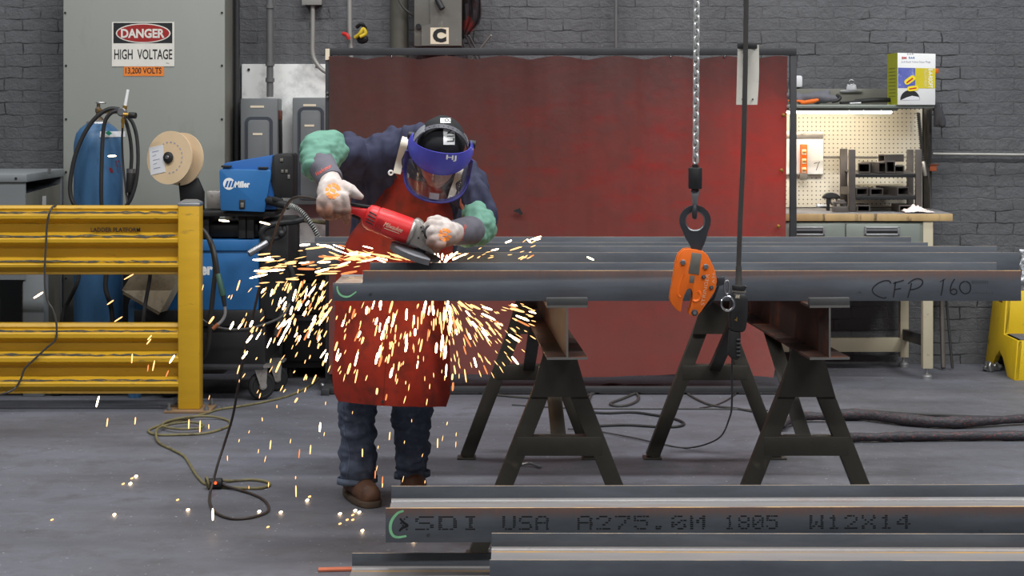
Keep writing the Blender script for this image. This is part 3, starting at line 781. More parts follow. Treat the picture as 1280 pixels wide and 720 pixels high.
# thin cord draped over the rail
pts = [P(76, 262, 9.0), P(69, 257, 8.9), P(63, 263, 8.855), P(59, 280, 8.852), P(57.5, 305, 8.852), P(56, 335, 8.852), P(56.5, 360, 8.852), P(60, 377, 8.852), P(66, 387, 8.852), P(70.5, 404, 8.852), P(69.5, 424, 8.852), P(58, 435, 8.852), P(43, 449, 8.852), P(31, 461, 8.852), P(26, 474, 8.852), P(19, 485, 8.852), P(8, 491, 8.8), P(-12, 497, 8.85)]
tag(MB().tube(spl(pts, 6), S(1.3, 8.8), 8).build('thin_cord', K['cable']), 'thin dark cord draped down over both yellow rails', 'cord')

# ================================================================== gas cylinder with regulator and hoses
GY = 9.55; gc = P(123, 0, GY).x; gr = S(30.2, GY)
t = thing('gas_cylinder', 'scuffed blue gas cylinder standing before the tall grey cabinet', 'gas cylinder', (gc, GY, 0))
zz = lambda py: P(0, py, GY).z
MB().lathe([(0, 0), (gr * 0.9, 0), (gr, 0.03), (gr, zz(185)), (gr * 0.985, zz(178)), (gr * 0.9, zz(167)), (gr * 0.72, zz(160)), (gr * 0.5, zz(155)), (gr * 0.42, zz(152)), (0, zz(152))], (gc, GY, 0), Z, 36).build('cylinder_body', K['blue_cyl'], t)
MB().lathe([(gr * 0.47, zz(158)), (gr * 0.5, zz(156)), (gr * 0.46, zz(152)), (gr * 0.34, zz(150)), (0, zz(150))], (gc, GY, 0), Z, 24).build('neck_ring', K['zinc'], t)
MB().lathe([(0.03, zz(151)), (0.026, zz(148)), (0.014, zz(145)), (0.013, zz(141)), (0.017, zz(140)), (0.017, zz(136)), (0.010, zz(134)), (0.009, zz(130)), (0, zz(130))], (gc, GY, 0), Z, 18).build('valve', M('valve_bronze', (104, 90, 74), 0.5, 0.5), t)
hw_ = MB().torus((gc + S(6, GY) * 0.6, GY, zz(128.5)), Z, 0.022, 0.0055, 20, 8); hw_.cyl((gc, GY, zz(131)), (gc, GY, zz(127.4)), 0.008); hw_.box((gc - 0.02, GY - 0.004, zz(129)), (gc + 0.036, GY + 0.004, zz(128)))
hw_.build('hand_wheel', K['zinc'], t)
# shoulder label with a green diamond, following the barrel
def cylpatch(px0, px1, py0, py1, rr, n=10, wob=0.0):
    rows = []
    for py in (py0, (py0 + py1) / 2, py1):
        row = []
        for j in range(n + 1):
            x = P(px0 + (px1 - px0) * j / n, 0, GY - rr).x - gc
            zc_ = zz(py)
            rad = rr if py > 178 else rr * (1 - 0.0085 * (178 - py))
            row.append(V((gc + x, GY - math.sqrt(max(rad * rad - x * x, 0.0)) - 0.002, zc_)))
        rows.append(row)
    return rows
lb = MB().grid(cylpatch(124, 150, 164, 171, gr), 0.001).build('shoulder_label', K['paper'], t)
MB().prism([q + V((0, -0.006, 0)) for q in (P(131.5, 166, GY - gr * 0.9), P(136, 163.4, GY - gr * 0.9), P(140.5, 166.5, GY - gr * 0.9), P(136.5, 169.6, GY - gr * 0.9))], (0, 0.003, 0)).build('diamond', M('label_green', (32, 150, 116), 0.6), lb)
for u, v, w_, h_ in ((144, 209, 3, 15), (137, 213, 3, 6)):
    c = P(u, v, GY - gr); MB().grid([[V((c.x + S(a_, GY), GY - math.sqrt(max(0.0, gr * gr - (c.x + S(a_, GY) - gc) ** 2)) - 0.0015, c.z + S(b_ * h_ / 2, GY))) for a_ in (-w_ / 2 - b_, w_ / 2 - b_)] for b_ in (1, 0, -1)]).build('paint_mark', M('red_mark', (124, 34, 40), 0.6), t)
# regulator on the valve outlet
rx = P(152.5, 140, 9.28)
r = thing('gas_regulator', 'gas regulator with clear flow tube and brass fittings on the blue cylinder', 'regulator', rx)
MB().lathe([(0, -0.02), (0.02, -0.02), (0.024, -0.01), (0.024, 0.012), (0.018, 0.02), (0, 0.02)], rx, FW, 20).build('body', K['steel'], r)
MB().cyl(V((gc + 0.01, GY - 0.01, zz(139))), rx + V((0, 0.02, 0)), 0.012).build('inlet_stem', K['brass'], r)
MB().cyl(P(156, 134, 9.28), P(160, 112, 9.28), 0.0085, 0.0075).build('flow_tube', K['white'], r)
MB().cyl(P(155.4, 137, 9.28), P(156.6, 132, 9.28), 0.012).build('tube_socket', K['brass'], r)
MB().cyl(P(154, 143, 9.26), P(162.5, 143.6, 9.26), 0.010).build('outlet', K['brass'], r)
MB().cyl(P(161.5, 144, 9.26), P(170, 144.5, 9.25), 0.0165, seg=18, bevel=0.003).build('adjusting_knob', K['black'], r)
MB().cyl(P(154, 146, 9.27), P(153.2, 160, 9.27), 0.007).cyl(P(154, 149, 9.27), P(153.7, 154, 9.27), 0.0105, seg=6).build('hose_fitting', K['brass'], r)
def hose(name, pts, r, m, label, cat='hose', n=8, seg=10):
    return tag(MB().tube(spl(pts, n), r, seg).build(name, m), label, cat)
hose('gas_hose', [P(153.3, 159, 9.27), P(152.6, 175, 9.33), P(154, 205, 9.39), P(157.5, 240, 9.38), P(159.5, 258, 9.37), P(158, 290, 9.4)], S(1.3, 9.4), K['cable'], 'slim grey hose dropping straight from the brass regulator fitting')
hose('welding_cable', [P(158, 141, 9.36), P(146, 136, 9.36), P(133, 137.5, 9.36), P(117, 150, 9.36), P(104, 170, 9.36), P(94, 195, 9.36), P(88.5, 222, 9.36), P(88, 242, 9.36), P(93, 256, 9.36), P(101, 265, 9.38), P(110, 290, 9.4)], S(2.7, 9.36), K['hose'], 'thick black cable looping wide of the blue cylinder on the rail end side', 'cable')
hose('welding_cable', [P(156, 143, 9.33), P(148, 138.5, 9.33), P(138, 142, 9.33), P(131, 153, 9.33), P(128.3, 175, 9.33), P(127, 210, 9.33), P(126.5, 240, 9.33), P(127, 270, 9.34), P(124, 300, 9.36)], S(2.5, 9.33), K['hose'], 'thick black cable hanging across the front of the blue cylinder', 'cable')
hose('welding_cable', [P(155, 146, 9.38), P(159, 157, 9.38), P(163, 175, 9.38), P(164.5, 195, 9.38), P(163.5, 214, 9.38)], S(2.3, 9.38), K['hose'], 'short black cable running down into the black cable connector', 'cable')
hose('welding_cable', [P(158, 144, 9.34), P(166, 154, 9.34), P(171, 172, 9.34), P(172.6, 200, 9.34), P(170, 228, 9.34), P(163, 250, 9.34), P(154, 262, 9.36), P(146, 280, 9.4)], S(2.3, 9.34), K['hose'], 'black cable bowed out on the spool side of the blue cylinder', 'cable')
t = thing('cable_connector', 'black plug connector hanging on cables beside the blue cylinder', 'connector', P(163, 240, 9.37))
MB().cyl(P(164.5, 211, 9.38), P(162.5, 241, 9.37), 0.026, 0.022, 18, 0.004).build('shell', K['black'], t)
MB().cyl(P(164.7, 211.5, 9.38), P(164.5, 216, 9.38), 0.0275).build('collar', K['steel'], t)
MB().cyl(P(162.5, 240, 9.37), P(159, 262, 9.38), 0.010, 0.006).build('tail', K['rubber'], t)

# ================================================================== welding set: spool, wire feeder, power source, cart
SY = 9.35; sc_ = P(211.5, 197, SY)
ax = V((-0.40, -0.9, 0.10)).normalized()        # the spool's axle, pointing to the viewer and a little to the side
t = thing('wire_spool', 'pale wooden wire spool with a paper label on its flange', 'spool', sc_)
R_ = S(33.5, SY)
for k, d in ((0, 0.0), (1, -0.105)):
    f = MB().lathe([(0.013, d - 0.008), (R_, d - 0.008), (R_, d), (0.013, d)], sc_, ax, 48).build('flange', K['wood'], t)
MB().lathe([(R_ * 0.55, -0.10), (R_ * 0.55, -0.006)], sc_, ax, 32).build('core', K['wood_edge'], t)
hb = MB().lathe([(0, -0.13), (0.02, -0.13), (0.02, 0.004), (0.03, 0.006), (0.03, 0.014), (0.018, 0.02), (0, 0.02)], sc_, ax, 20)
hb.build('hub', K['black'], t)
MB().lathe([(0, 0.018), (0.012, 0.019), (0.009, 0.026), (0, 0.027)], sc_, ax, 16).build('axle_end', K['steel'], t)
su = Z.cross(ax).normalized(); sv = ax.cross(su).normalized()
if su.x < 0: su = -su
if sv.z < 0: sv = -sv
def onsp(px, py, lift=0.0015):
    a = S(px - 211.5, SY); b = S(197 - py, SY)
    return sc_ + su * (a / su.x) + sv * b + ax * lift
lab = MB().prism([onsp(183, 185), onsp(202.5, 181), onsp(207.5, 215), onsp(188, 219.5)], ax * 0.0012).build('paper_label', K['paper'], t)
for k in range(5):
    a = 186 + k * 0.9
    MB().prism([onsp(a + 2, 190 + k * 5.2, 0.003), onsp(a + 11 - (k % 2) * 4, 188 + k * 5.2, 0.003), onsp(a + 11 - (k % 2) * 4, 189 + k * 5.2, 0.003), onsp(a + 2, 191 + k * 5.2, 0.003)], ax * 0.0004).build('print_line', K['greytxt'], lab)
for k in range(13):
    an = math.radians(120 - k * 17)
    p0, p1 = [sc_ + (su * math.cos(q) + sv * math.sin(q)) * S(19.5, SY) + ax * 0.0012 for q in (an - 0.06, an + 0.06)]
    MB().bar(p0, p1, 0.006, 0.001, up=ax).build('print_mark', K['greytxt'], t)
# bracket that carries the spool
t = thing('spool_bracket', 'black angled bracket carrying the wooden spool', 'bracket', P(240, 262, 9.5))
MB().prism([P(223, 229, 9.43), P(246, 222, 9.43), P(254, 240, 9.43), P(254, 268, 9.43), P(226, 262, 9.43)], (0, 0.05, 0), 0.004).build('upright', K['black'], t)
MB().cyl(sc_ - ax * 0.115, P(236, 228, 9.5), 0.018).build('arm', K['black'], t)
MB().box((P(222, 0, 9.5).x, 9.42, P(0, 270, 9.43).z), (P(262, 0, 9.5).x, 9.56, P(0, 262, 9.43).z), 0.003).build('foot_plate', K['black'], t)

# wire feeder
FYd = 9.12
t = thing('wire_feeder', 'blue and black wire feeder on top of the welding machine', 'wire feeder', P(305, 264, 9.3))
q = lambda px, py, Y=FYd: P(px, py, Y)
MB().prism([q(274, 214.5), q(275.5, 211.2), q(337.5, 212.2), q(338.6, 214.5), q(338.2, 222), q(330.5, 265.3), q(275.7, 263.2)], (0, 0.03, 0), 0.005).build('door', K['blue'], t)
MB().prism([q(277, 214, FYd + 0.03), q(280.5, 204, FYd + 0.03), q(340.5, 194, FYd + 0.03), q(344, 262, FYd + 0.03), q(278, 262, FYd + 0.03)], (0, 0.26, 0), 0.004).build('housing', K['blue_dk'], t)
for u, v in ((283, 208), (329, 210)):
    MB().obox(q(u, v, FYd + 0.01), (S(12, FYd), 0.03, S(2.6, FYd)), None, 0.002).build('hinge', K['black'], t)
ep = MB().prism([q(341, 195, FYd + 0.02), q(343, 193.2, FYd + 0.02), q(364, 192.5, FYd + 0.02), q(366, 196, FYd + 0.02), q(366, 247.5, FYd + 0.02), q(344, 247.5, FYd + 0.02), q(337.5, 222, FYd + 0.02)], (0, 0.22, 0), 0.004).build('end_panel', K['black'], t)
for u, v, w_, h_ in ((352, 200, 4, 4), (353, 214, 3, 4), (358, 214, 3, 4), (361, 221, 3, 5)):
    MB().obox(q(u, v, FYd + 0.018), (S(w_, FYd), 0.008, S(h_, FYd)), None, 0.001).build('control_knob', K['plate'], ep)
c = q(286.2, 229.8, FYd); n = 28
lg = MB().prism([c + V((S(7.3, FYd) * math.cos(2 * PI * i / n), -0.0012, S(7.5, FYd) * math.sin(2 * PI * i / n))) for i in range(n)], (0, 0.001, 0)).build('logo_disc', K['white'], t)
for k in range(3):
    bx = 280.8 + k * 4.0
    MB().prism([q(bx, 234, FYd - 0.0022), q(bx + 2.5, 234, FYd - 0.0022), q(bx + 5.2, 226, FYd - 0.0022), q(bx + 2.7, 226, FYd - 0.0022)], (0, 0.001, 0)).build('logo_bar', K['blue_dk'], lg)
text('lettering', 'Miller', K['white'], t, q(293.4, 234.6, FYd - 0.0002), X, Z, S(19, FYd), S(8.2, FYd), FW, 0.045, 0.001)
sw = MB().obox(q(302.7, 255.4, FYd - 0.002), (S(7, FYd), 0.008, S(11.5, FYd)), None, 0.002).build('rocker_switch', K['black'], t)
MB().obox(q(302.7, 256.4, FYd - 0.008), (S(4, FYd), 0.008, S(6, FYd)), None, 0.002).build('rocker', K['plate'], sw)
MB().cyl(q(334, 250, FYd + 0.02), q(361, 257.5, FYd - 0.06), S(5.5, FYd), S(5.0, FYd), 18, 0.004).build('torch_socket', K['rubber'], t)
MB().obox(q(347, 249.5, FYd - 0.03), (S(13, FYd), 0.03, S(5, FYd)), Matrix.Rotation(0.28, 3, 'Y'), 0.003).build('lock_lever', K['rubber'], t)
# torch cable with coil spring
tp = spl([P(358, 256.5, 9.05), P(368, 259, 9.0), P(379, 267, 8.96), P(388, 279, 8.94), P(396, 293, 8.94), P(402, 312, 8.96)], 10)
t = thing('torch_cable', 'black torch cable in a pale coil spring leaving the wire feeder', 'cable', tp[0])
MB().tube(tp, S(2.7, 9.0), 12).build('cable', K['rubber'], t)
sp = []; u_, w_ = None, None
dense = spl(tp, 14); L = 0
for i in range(6, len(dense) - 1):
    d = (dense[i + 1] - dense[i]); 
    if d.length < 1e-7: continue
    L += d.length; u1, w1 = frame_of(d); an = 2 * PI * L / 0.0115
    sp.append(dense[i] + (u1 * math.cos(an) + w1 * math.sin(an)) * S(3.0, 9.0))
MB().tube(sp, 0.0022, 5).build('coil_spring', K['spring'], t)

# shelf, black base and feeder stand
t = thing('feeder_stand', 'black steel platform under the blue wire feeder', 'stand', P(300, 300, 9.3))
MB().box((P(250, 0, 9.2).x, 9.16, P(0, 270, 9.2).z), (P(345, 0, 9.2).x, 9.6, P(0, 264, 9.2).z), 0.003).build('top_plate', K['black'], t)
for u in (254, 300, 310):
    MB().box((P(u, 0, 9.25).x, 9.2, P(0, 298, 9.2).z), (P(u + 9, 0, 9.25).x, 9.55, P(0, 266, 9.2).z), 0.003).build('leg', K['black'], t)
MB().box((P(246, 0, 9.2).x, 9.26, P(0, 296.5, 9.26).z), (P(321, 0, 9.2).x, 9.62, P(0, 279, 9.26).z), 0.004).build('riser', K['black'], t)
MB().box((P(254, 0, 9.2).x, 9.3, P(0, 262, 9.2).z), (P(273, 0, 9.2).x, 9.42, P(0, 240, 9.2).z), 0.003).build('fitting_block', K['alu'], t)

# power source
PYd = 9.2
t = thing('welding_power_source', 'large blue welding machine on a black wheeled base', 'welding machine', P(245, 440, 9.5))
xa, xb = P(170, 0, PYd).x, P(323, 0, PYd).x
MB().box((xa, PYd, P(0, 388, PYd).z), (xb, 9.75, P(0, 303, PYd).z), 0.008).build('housing', K['blue'], t)
MB().box((xa - 0.004, PYd - 0.012, P(0, 313.5, PYd).z), (xb + 0.004, 9.76, P(0, 299.5, PYd).z), 0.006).build('lid', K['blue'], t)
MB().box((xa - 0.01, PYd - 0.006, P(0, 408, PYd).z), (xb + 0.03, 9.78, P(0, 387.5, PYd).z), 0.006).build('base_tray', K['black'], t)
o = P(228.0, 344.0, PYd - 0.0004)
text('lettering', 'Miller', K['white'], t, o, X, Z, S(38, PYd), S(15.5, PYd), FW, 0.045, 0.001)
MB().box((xb, PYd + 0.02, P(0, 400, PYd).z), (P(361, 0, PYd + 0.02).x, 9.7, P(0, 276, PYd + 0.02).z), 0.01).build('control_end', K['black'], t)

t = thing('welding_cart', 'black wheeled cart under the blue welding machine', 'cart', P(270, 475, 9.3))
MB().box((P(232, 0, PYd).x, PYd + 0.02, P(0, 456, PYd).z), (P(331, 0, PYd).x, 9.78, P(0, 408, PYd).z), 0.006).build('chassis', K['black'], t)
MB().box((P(228, 0, PYd).x, PYd - 0.04, P(0, 462.5, PYd - 0.04).z), (P(330, 0, PYd).x, 9.8, P(0, 457, PYd - 0.04).z), 0.003).build('deck', K['frame_dk'], t)
def caster(px, py, Y, r):
    c = P(px, py, Y); c.z = r + 0.001
    k = MB().torus(c, V((0.55, -1, 0)), r * 0.78, r * 0.22, 26, 10).cyl(c - V((0.008, -0.0145, 0)), c + V((0.008, -0.0145, 0)), r * 0.7, seg=22).build('wheel', K['rubber'], t)
    MB().cyl(c - V((0.0115, -0.021, 0)), c + V((0.0115, -0.021, 0)), r * 0.28, seg=16).build('hub', K['alu'], k)
    fx, fn = V((0.876, 0.482, 0)), V((0.482, -0.876, 0))
    MB().prism([c + fn * 0.024 - fx * 0.014 - Z * 0.012, c + fn * 0.024 + fx * 0.014 - Z * 0.012, c + fn * 0.024 + fx * 0.022 + Z * (r + 0.03), c + fn * 0.024 - fx * 0.055 + Z * (r + 0.03)], fn * 0.006).build('fork', K['alu'], t)
    z_ = r * 2 + 0.032
    MB().box((c.x - 0.05, c.y - 0.05, z_ - 0.006), (c.x + 0.05, c.y + 0.05, z_ + 0.004)).build('swivel_plate', K['alu'], t)
caster(327, 472, 9.22, 0.075); caster(345, 470, 9.5, 0.068); caster(212, 472, 9.3, 0.075)

# torch handle with chrome neck, black bundles of cable
t = thing('welding_torch', 'torch with a bright steel handle lying on black cables by the blue machine', 'torch', P(325, 312, 9.02))
MB().cyl(P(310.5, 317.5, 9.0), P(334, 303, 9.05), S(4.2, 9), S(4.6, 9), 18, 0.004).build('handle', K['steel'], t)
MB().sphere(P(335, 301, 9.06), S(7.5, 9), (1, 0.8, 1)).build('knuckle', K['rubber'], t)
MB().tube(spl([P(333, 302, 9.06), P(327, 292, 9.05), P(333, 284, 9.05), P(350, 279, 9.05), P(368, 277, 9.06), P(379, 274, 9.08)], 8), S(4, 9), 10).build('grip', K['rubber'], t)
MB().tube(spl([P(338, 299, 9.05), P(350, 296, 9.05), P(356, 288, 9.05), P(352, 278, 9.07)], 8), S(3, 9), 10).build('loop', K['rubber'], t)
MB().sphere(P(352, 292, 9.03), S(5, 9)).build('clamp', K['black'], t)
hose('ground_cable', [P(249, 284, 9.0), P(258, 293, 8.98), P(265, 310, 8.97), P(269, 335, 8.97), P(267, 360, 8.97), P(264, 390, 8.98), P(262, 416, 9.0), P(259, 436, 9.02), P(252, 448, 9.05), P(242, 452, 9.1)], S(3.1, 8.98), K['hose'], 'thick black cable curling down past the blue machine and back behind the post', 'cable')
t = thing('welding_gun', 'welding gun with green handle and bent copper neck hanging by the blue machine', 'welding gun', P(275, 400, 8.93))
MB().tube(spl([P(252, 288, 9.02), P(263, 300, 8.98), P(269, 320, 8.93), P(273, 345, 8.93)], 8), S(2.6, 8.95), 10).build('lead', K['hose'], t)
MB().cyl(P(272.5, 342, 8.93), P(279, 370, 8.92), S(3.4, 8.9), S(3.9, 8.9), 16, 0.004).build('handle', K['green_handle'], t)
MB().cyl(P(279, 369, 8.92), P(281, 383, 8.92), S(3.2, 8.9), S(2.3, 8.9), 14).build('trigger_guard', K['rubber'], t)
MB().tube(spl([P(281, 382, 8.92), P(281.5, 392, 8.92), P(278, 400, 8.92), P(271, 407, 8.92)], 6), S(2.0, 8.9), 10).build('neck', K['zinc'], t)
MB().cyl(P(273, 405, 8.92), P(266, 411, 8.92), S(2.8, 8.9), S(2.4, 8.9), 12).build('nozzle', K['copper'], t)
hose('slack_cable', [P(240, 388, 9.05), P(252, 399, 9.02), P(268, 408, 9.0), P(290, 412, 9.0), P(315, 410, 9.0), P(340, 402, 9.02), P(354, 394, 9.06), P(362, 380, 9.12)], S(1.7, 9.0), K['cable'], 'slack dark cable sagging across the base of the blue machine', 'cable')
hose('yellow_hose', [P(340, 284, 9.6), P(348, 279, 9.6), P(365, 276.5, 9.6), P(385, 276, 9.6), P(404, 278, 9.62), P(418, 280, 9.65)], S(2.6, 9.6), K['cord_y'], 'dull yellow hose stretched in front of the whitewashed board')
hose('black_hose', [P(344, 322, 9.17), P(352, 326, 9.16), P(362, 334, 9.16), P(366, 348, 9.16), P(362, 372, 9.16), P(352, 395, 9.15), P(345, 420, 9.13)], S(3.4, 9.3), K['hose'], 'black ribbed hose hanging beside the control end of the blue machine')
# cables, cylinder and bits behind the guard rail, low down
t = thing('small_gas_cylinder', 'small blue gas bottle glimpsed between the yellow rails', 'gas cylinder', (P(168, 0, 9.3).x, 9.3, 0))
c0 = V((P(168.5, 0, 9.3).x, 9.3, 0)); zc = lambda py: P(0, py, 9.3).z
MB().lathe([(0, 0), (0.033, 0), (0.034, 0.02), (0.034, zc(382)), (0.026, zc(375)), (0.012, zc(372)), (0, zc(372))], c0, Z, 22).build('cylinder_body', K['blue_cyl'], t)
MB().cyl(c0 + Z * zc(373), c0 + Z * zc(369), 0.01).build('valve', K['zinc'], t)
bx = [P(152, 363, 9.08), P(172, 331, 9.08), P(224, 328, 9.08), P(222, 350, 9.08), P(200, 391, 9.08)]
t = thing('cardboard_box', 'tilted grey brown cardboard box behind the yellow rail', 'box', P(190, 391, 9.1))
MB().prism(bx, (0.02, 0.09, 0.0), 0.003).build('carton', K['cardboard'], t)
MB().bar(P(154, 366, 9.075), P(199, 392.5, 9.075), 0.004, 0.012, up=Z).build('flap_edge', M('carton_edge', (104, 92, 74), 0.8), t)
hose('dark_cable', [P(189, 330, 9.0), P(187, 350, 9.0), P(183, 372, 9.0), P(180, 392, 9.0), P(178, 420, 9.02), P(176, 470, 9.05)], S(2.4, 9), K['hose'], 'dark cable hanging in front of the tilted cardboard box', 'cable')
hose('dark_cable', [P(100, 330, 9.25), P(97, 352, 9.25), P(88, 372, 9.25), P(80, 388, 9.25), P(77, 410, 9.25), P(76, 480, 9.3)], S(2.6, 9.25), K['hose'], 'dark cable hanging between the grey box and blue cylinder', 'cable')
hose('dark_cable', [P(134, 335, 9.3), P(132, 360, 9.3), P(139, 385, 9.3), P(141, 420, 9.3), P(138, 480, 9.31)], S(3.0, 9.3), K['hose'], 'dark cable hanging down in front of the blue gas cylinder below the upper rail', 'cable')
t = thing('cylinder_rack', 'low black cylinder rack behind the lower yellow rail', 'rack', P(160, 480, 9.5))
MB().box((P(73, 0, 9.4).x, 9.35, 0.06), (P(214, 0, 9.4).x, 9.39, 0.16), 0.004).build('cross_bar', K['black'], t)
MB().box((P(146, 0, 9.8).x, 9.8, 0.02), (P(165, 0, 9.8).x, 9.84, 0.85), 0.004).build('upright', K['black'], t)
MB().box((P(196, 0, 9.8).x, 9.8, 0.02), (P(216, 0, 9.8).x, 9.84, 0.85), 0.004).build('upright', K['black'], t)
for u in (74, 213): MB().box((P(u, 0, 9.4).x - 0.02, 9.34, 0), (P(u, 0, 9.4).x + 0.02, 9.84, 0.06), 0.003).build('skid', K['black'], t)
# made-up black cabinet, standing for the deep shade on the wall here
t = thing('shade_cabinet', 'made-up black cabinet standing for the shade in the gap beside the red screen', 'cabinet', P(375, 462, 10.1))
a = P(352, 318, 9.9); b = P(404, 458, 9.9)
MB().box((a.x, 9.93, 0.06), (b.x + 0.12, 10.42, a.z), 0.006).build('carcass', K['black'], t)
for v0, v1 in ((322, 352), (354, 392), (394, 452)):
    p0, p1 = P(355, v0, 9.9), P(410, v1, 9.9)
    d = MB().box((p0.x, 9.912, p1.z), (b.x + 0.11, 9.935, p0.z), 0.004).build('drawer', K['black'], t)
    MB().bar(V((p0.x + 0.06, 9.90, p0.z - 0.025)), V((p0.x + 0.26, 9.90, p0.z - 0.025)), 0.012, 0.012).build('handle', K['frame_dk'], d)
for xx in (a.x + 0.04, b.x + 0.08):
    for yy in (9.97, 10.38): MB().cyl((xx, yy, 0), (xx, yy, 0.065), 0.018).build('foot', K['rubber'], t)
# ================================================================== welding screen
QY = 9.55
t = thing('welding_screen', 'large red vinyl welding screen in a dark steel frame', 'welding screen', P(700, 487, QY))
xl, xr = P(407, 0, QY).x, P(987, 0, QY).x
zt = P(0, 60, QY).z
MB().box((xl - 0.004, QY - 0.02, zt - 0.04), (xr + 0.035, QY + 0.02, zt), 0.003).build('top_bar', K['frame_dk'], t)
for x in (xl, xr - 0.0):
    MB().box((x, QY - 0.016, 0.034), (x + 0.036, QY + 0.016, zt - 0.04), 0.003).build('post', K['frame_dk'], t)
MB().box((xl, QY - 0.17, 0.010), (xr + 0.03, QY - 0.13, 0.042), 0.003).build('bottom_bar', K['frame_dk'], t)
for x in (xl, xr):
    MB().box((x - 0.004, QY - 0.20, 0.0), (x + 0.04, QY + 0.26, 0.036), 0.003).build('foot', K['frame_dk'], t)
# vinyl: sags between the studs, soft folds, torn loose at the lower end
NXC, NZC = 150, 60
studs = [424, 490, 558, 627.5, 697, 770, 838, 905, 972]
sx_ = [P(s, 0, QY).x for s in studs]
rows = []
ZB = P(0, 469, QY).z
for i in range(NZC + 1):
    v = i / NZC; row = []
    for j in range(NXC + 1):
        u = j / NXC
        pxl_ = 412; pxr_ = 983 - 3 * v - 26 * max(0, v - 0.72) ** 1.2 * 3.0
        x = P(pxl_ + (pxr_ - pxl_) * u, 0, QY).x
        d = min(abs(x - s) for s in sx_) / 0.145
        sag = 0.022 * min(1, d) ** 1.5 * (1 - v) ** 6
        top = zt - 0.043 - sag
        bot = ZB + 0.012 * (1 - u) + 0.012 * math.sin(u * 9) - 0.0
        z = top + (bot - top) * v
        fold = 0.022 * noise.noise(V((x * 3.2, z * 0.45, 1.3))) + 0.015 * noise.noise(V((x * 7, z * 0.8, 4.0))) + 0.004 * noise.noise(V((x * 22, z * 3, 7.0))) + 0.05 * noise.noise(V((x * 0.7, z * 0.5, 9.0))) * math.sin(PI * v)
        fold += -0.014 * min(1, d) ** 2 * math.exp(-v * 9)
        fold += -0.10 * max(0, u - 0.86) / 0.14 * max(0, v - 0.7) / 0.3
        row.append(V((x, QY - 0.035 + fold * 0.8, z)))
    rows.append(row)
me_c = MB().grid(rows)
cu = me_c.build('curtain', K['curtain'], t, True, 180); cu['label'] = 'mottled brownish red vinyl sheet'
for s in studs[:-1]:
    c = P(s, 66, QY); MB().lathe([(0, 0.012), (0.005, 0.011), (0.008, 0.006), (0.008, 0), (0, 0)], V((c.x, QY - 0.022, zt - 0.048)), FW, 14).build('stud', K['chrome'], t)
for u, v in ((979.5, 144), (977, 213), (973, 283)):
    c = P(u, v, QY - 0.05); MB().lathe([(0, 0.012), (0.006, 0.011), (0.010, 0.006), (0.010, -0.01), (0, -0.01)], c, FW, 14).build('stud', K['brass'], t)
for u, v in ((649, 264),):
    c = P(u, v, QY)
    MB().prism([P(641, 264, QY - 0.06), P(645, 262, QY - 0.06), P(650, 260, QY - 0.062), P(651, 263, QY - 0.06), P(654, 267, QY - 0.06), P(650, 269, QY - 0.06), P(648, 266, QY - 0.062), P(645, 265, QY - 0.06)], (0, -0.003, 0)).build('burn_hole', K['black'], t)
for k, vv in enumerate((116, 121, 200)):
    c = P(410, vv, QY); MB().cyl(c + V((0, -0.02, 0)), c + V((0, -0.035, 0)), 0.006, seg=10).build('bolt', K['steel'], t)
c = P(407.5, 68, QY); MB().box((c.x - 0.001, QY - 0.024, P(0, 75, QY).z), (c.x + S(5, QY), QY - 0.016, P(0, 61, QY).z)).build('masking_tape', K['cream'], t)

# ================================================================== workbench against the wall
BF, BB = 9.88, 10.44
zT = P(0, 267, BF).z; xR = P(1191, 0, BF).x; xL = 0.75
t = thing('workbench', 'workbench with scorched wooden top and grey steel drawers against the brick wall', 'workbench', (1.6, 10.15, 0))
tp = MB().box((xL, BF, zT - 0.0425), (xR, BB, zT - 0.002), 0.003).build('top', K['benchwood'], t)
MB().box((xL + 0.002, BF + 0.003, zT - 0.002), (xR - 0.002, BB, zT), 0.0008).build('top_sheet', K['benchtop'], t)
zd = P(0, 278.5, BF).z
xd0, xd1 = P(895, 0, BF).x, P(1155, 0, BF).x
db = MB().box((xd0, BF + 0.02, 0.52), (xd1, BB - 0.02, zd), 0.004).build('drawer_case', K['drawer'], t)
for cx0, hx in ((962, 1009), (1056, 1102.5)):
    a = P(cx0 + 1, 279.5, BF + 0.02); b = P(cx0 + 93.5, 330, BF + 0.02)
    d = MB().box((a.x, BF + 0.004, b.z), (b.x, BF + 0.02, a.z), 0.003).build('drawer', K['drawer'], t)
    hz0, hz1 = P(0, 294.5, BF).z, P(0, 283.5, BF).z; h0, h1 = P(hx - 22, 0, BF).x, P(hx + 22, 0, BF).x
    h = MB()
    h.box((h0, BF - 0.006, hz0), (h1, BF + 0.004, hz0 + 0.011), 0.003).box((h0, BF - 0.006, hz1 - 0.009), (h1, BF + 0.004, hz1), 0.003)
    h.box((h0, BF - 0.006, hz0), (h0 + 0.012, BF + 0.004, hz1), 0.003).box((h1 - 0.012, BF - 0.006, hz0), (h1, BF + 0.004, hz1), 0.003)
    hh = h.build('handle', K['zinc'], d)
    MB().box((h0 + 0.01, BF + 0.001, hz0 + 0.009), (h1 - 0.01, BF + 0.0045, hz1 - 0.022)).build('recess', K['black'], hh)
    MB().box((h0 + 0.01, BF + 0.0005, hz1 - 0.022), (h1 - 0.01, BF + 0.0045, hz1 - 0.008)).build('pull', K['zinc'], hh)
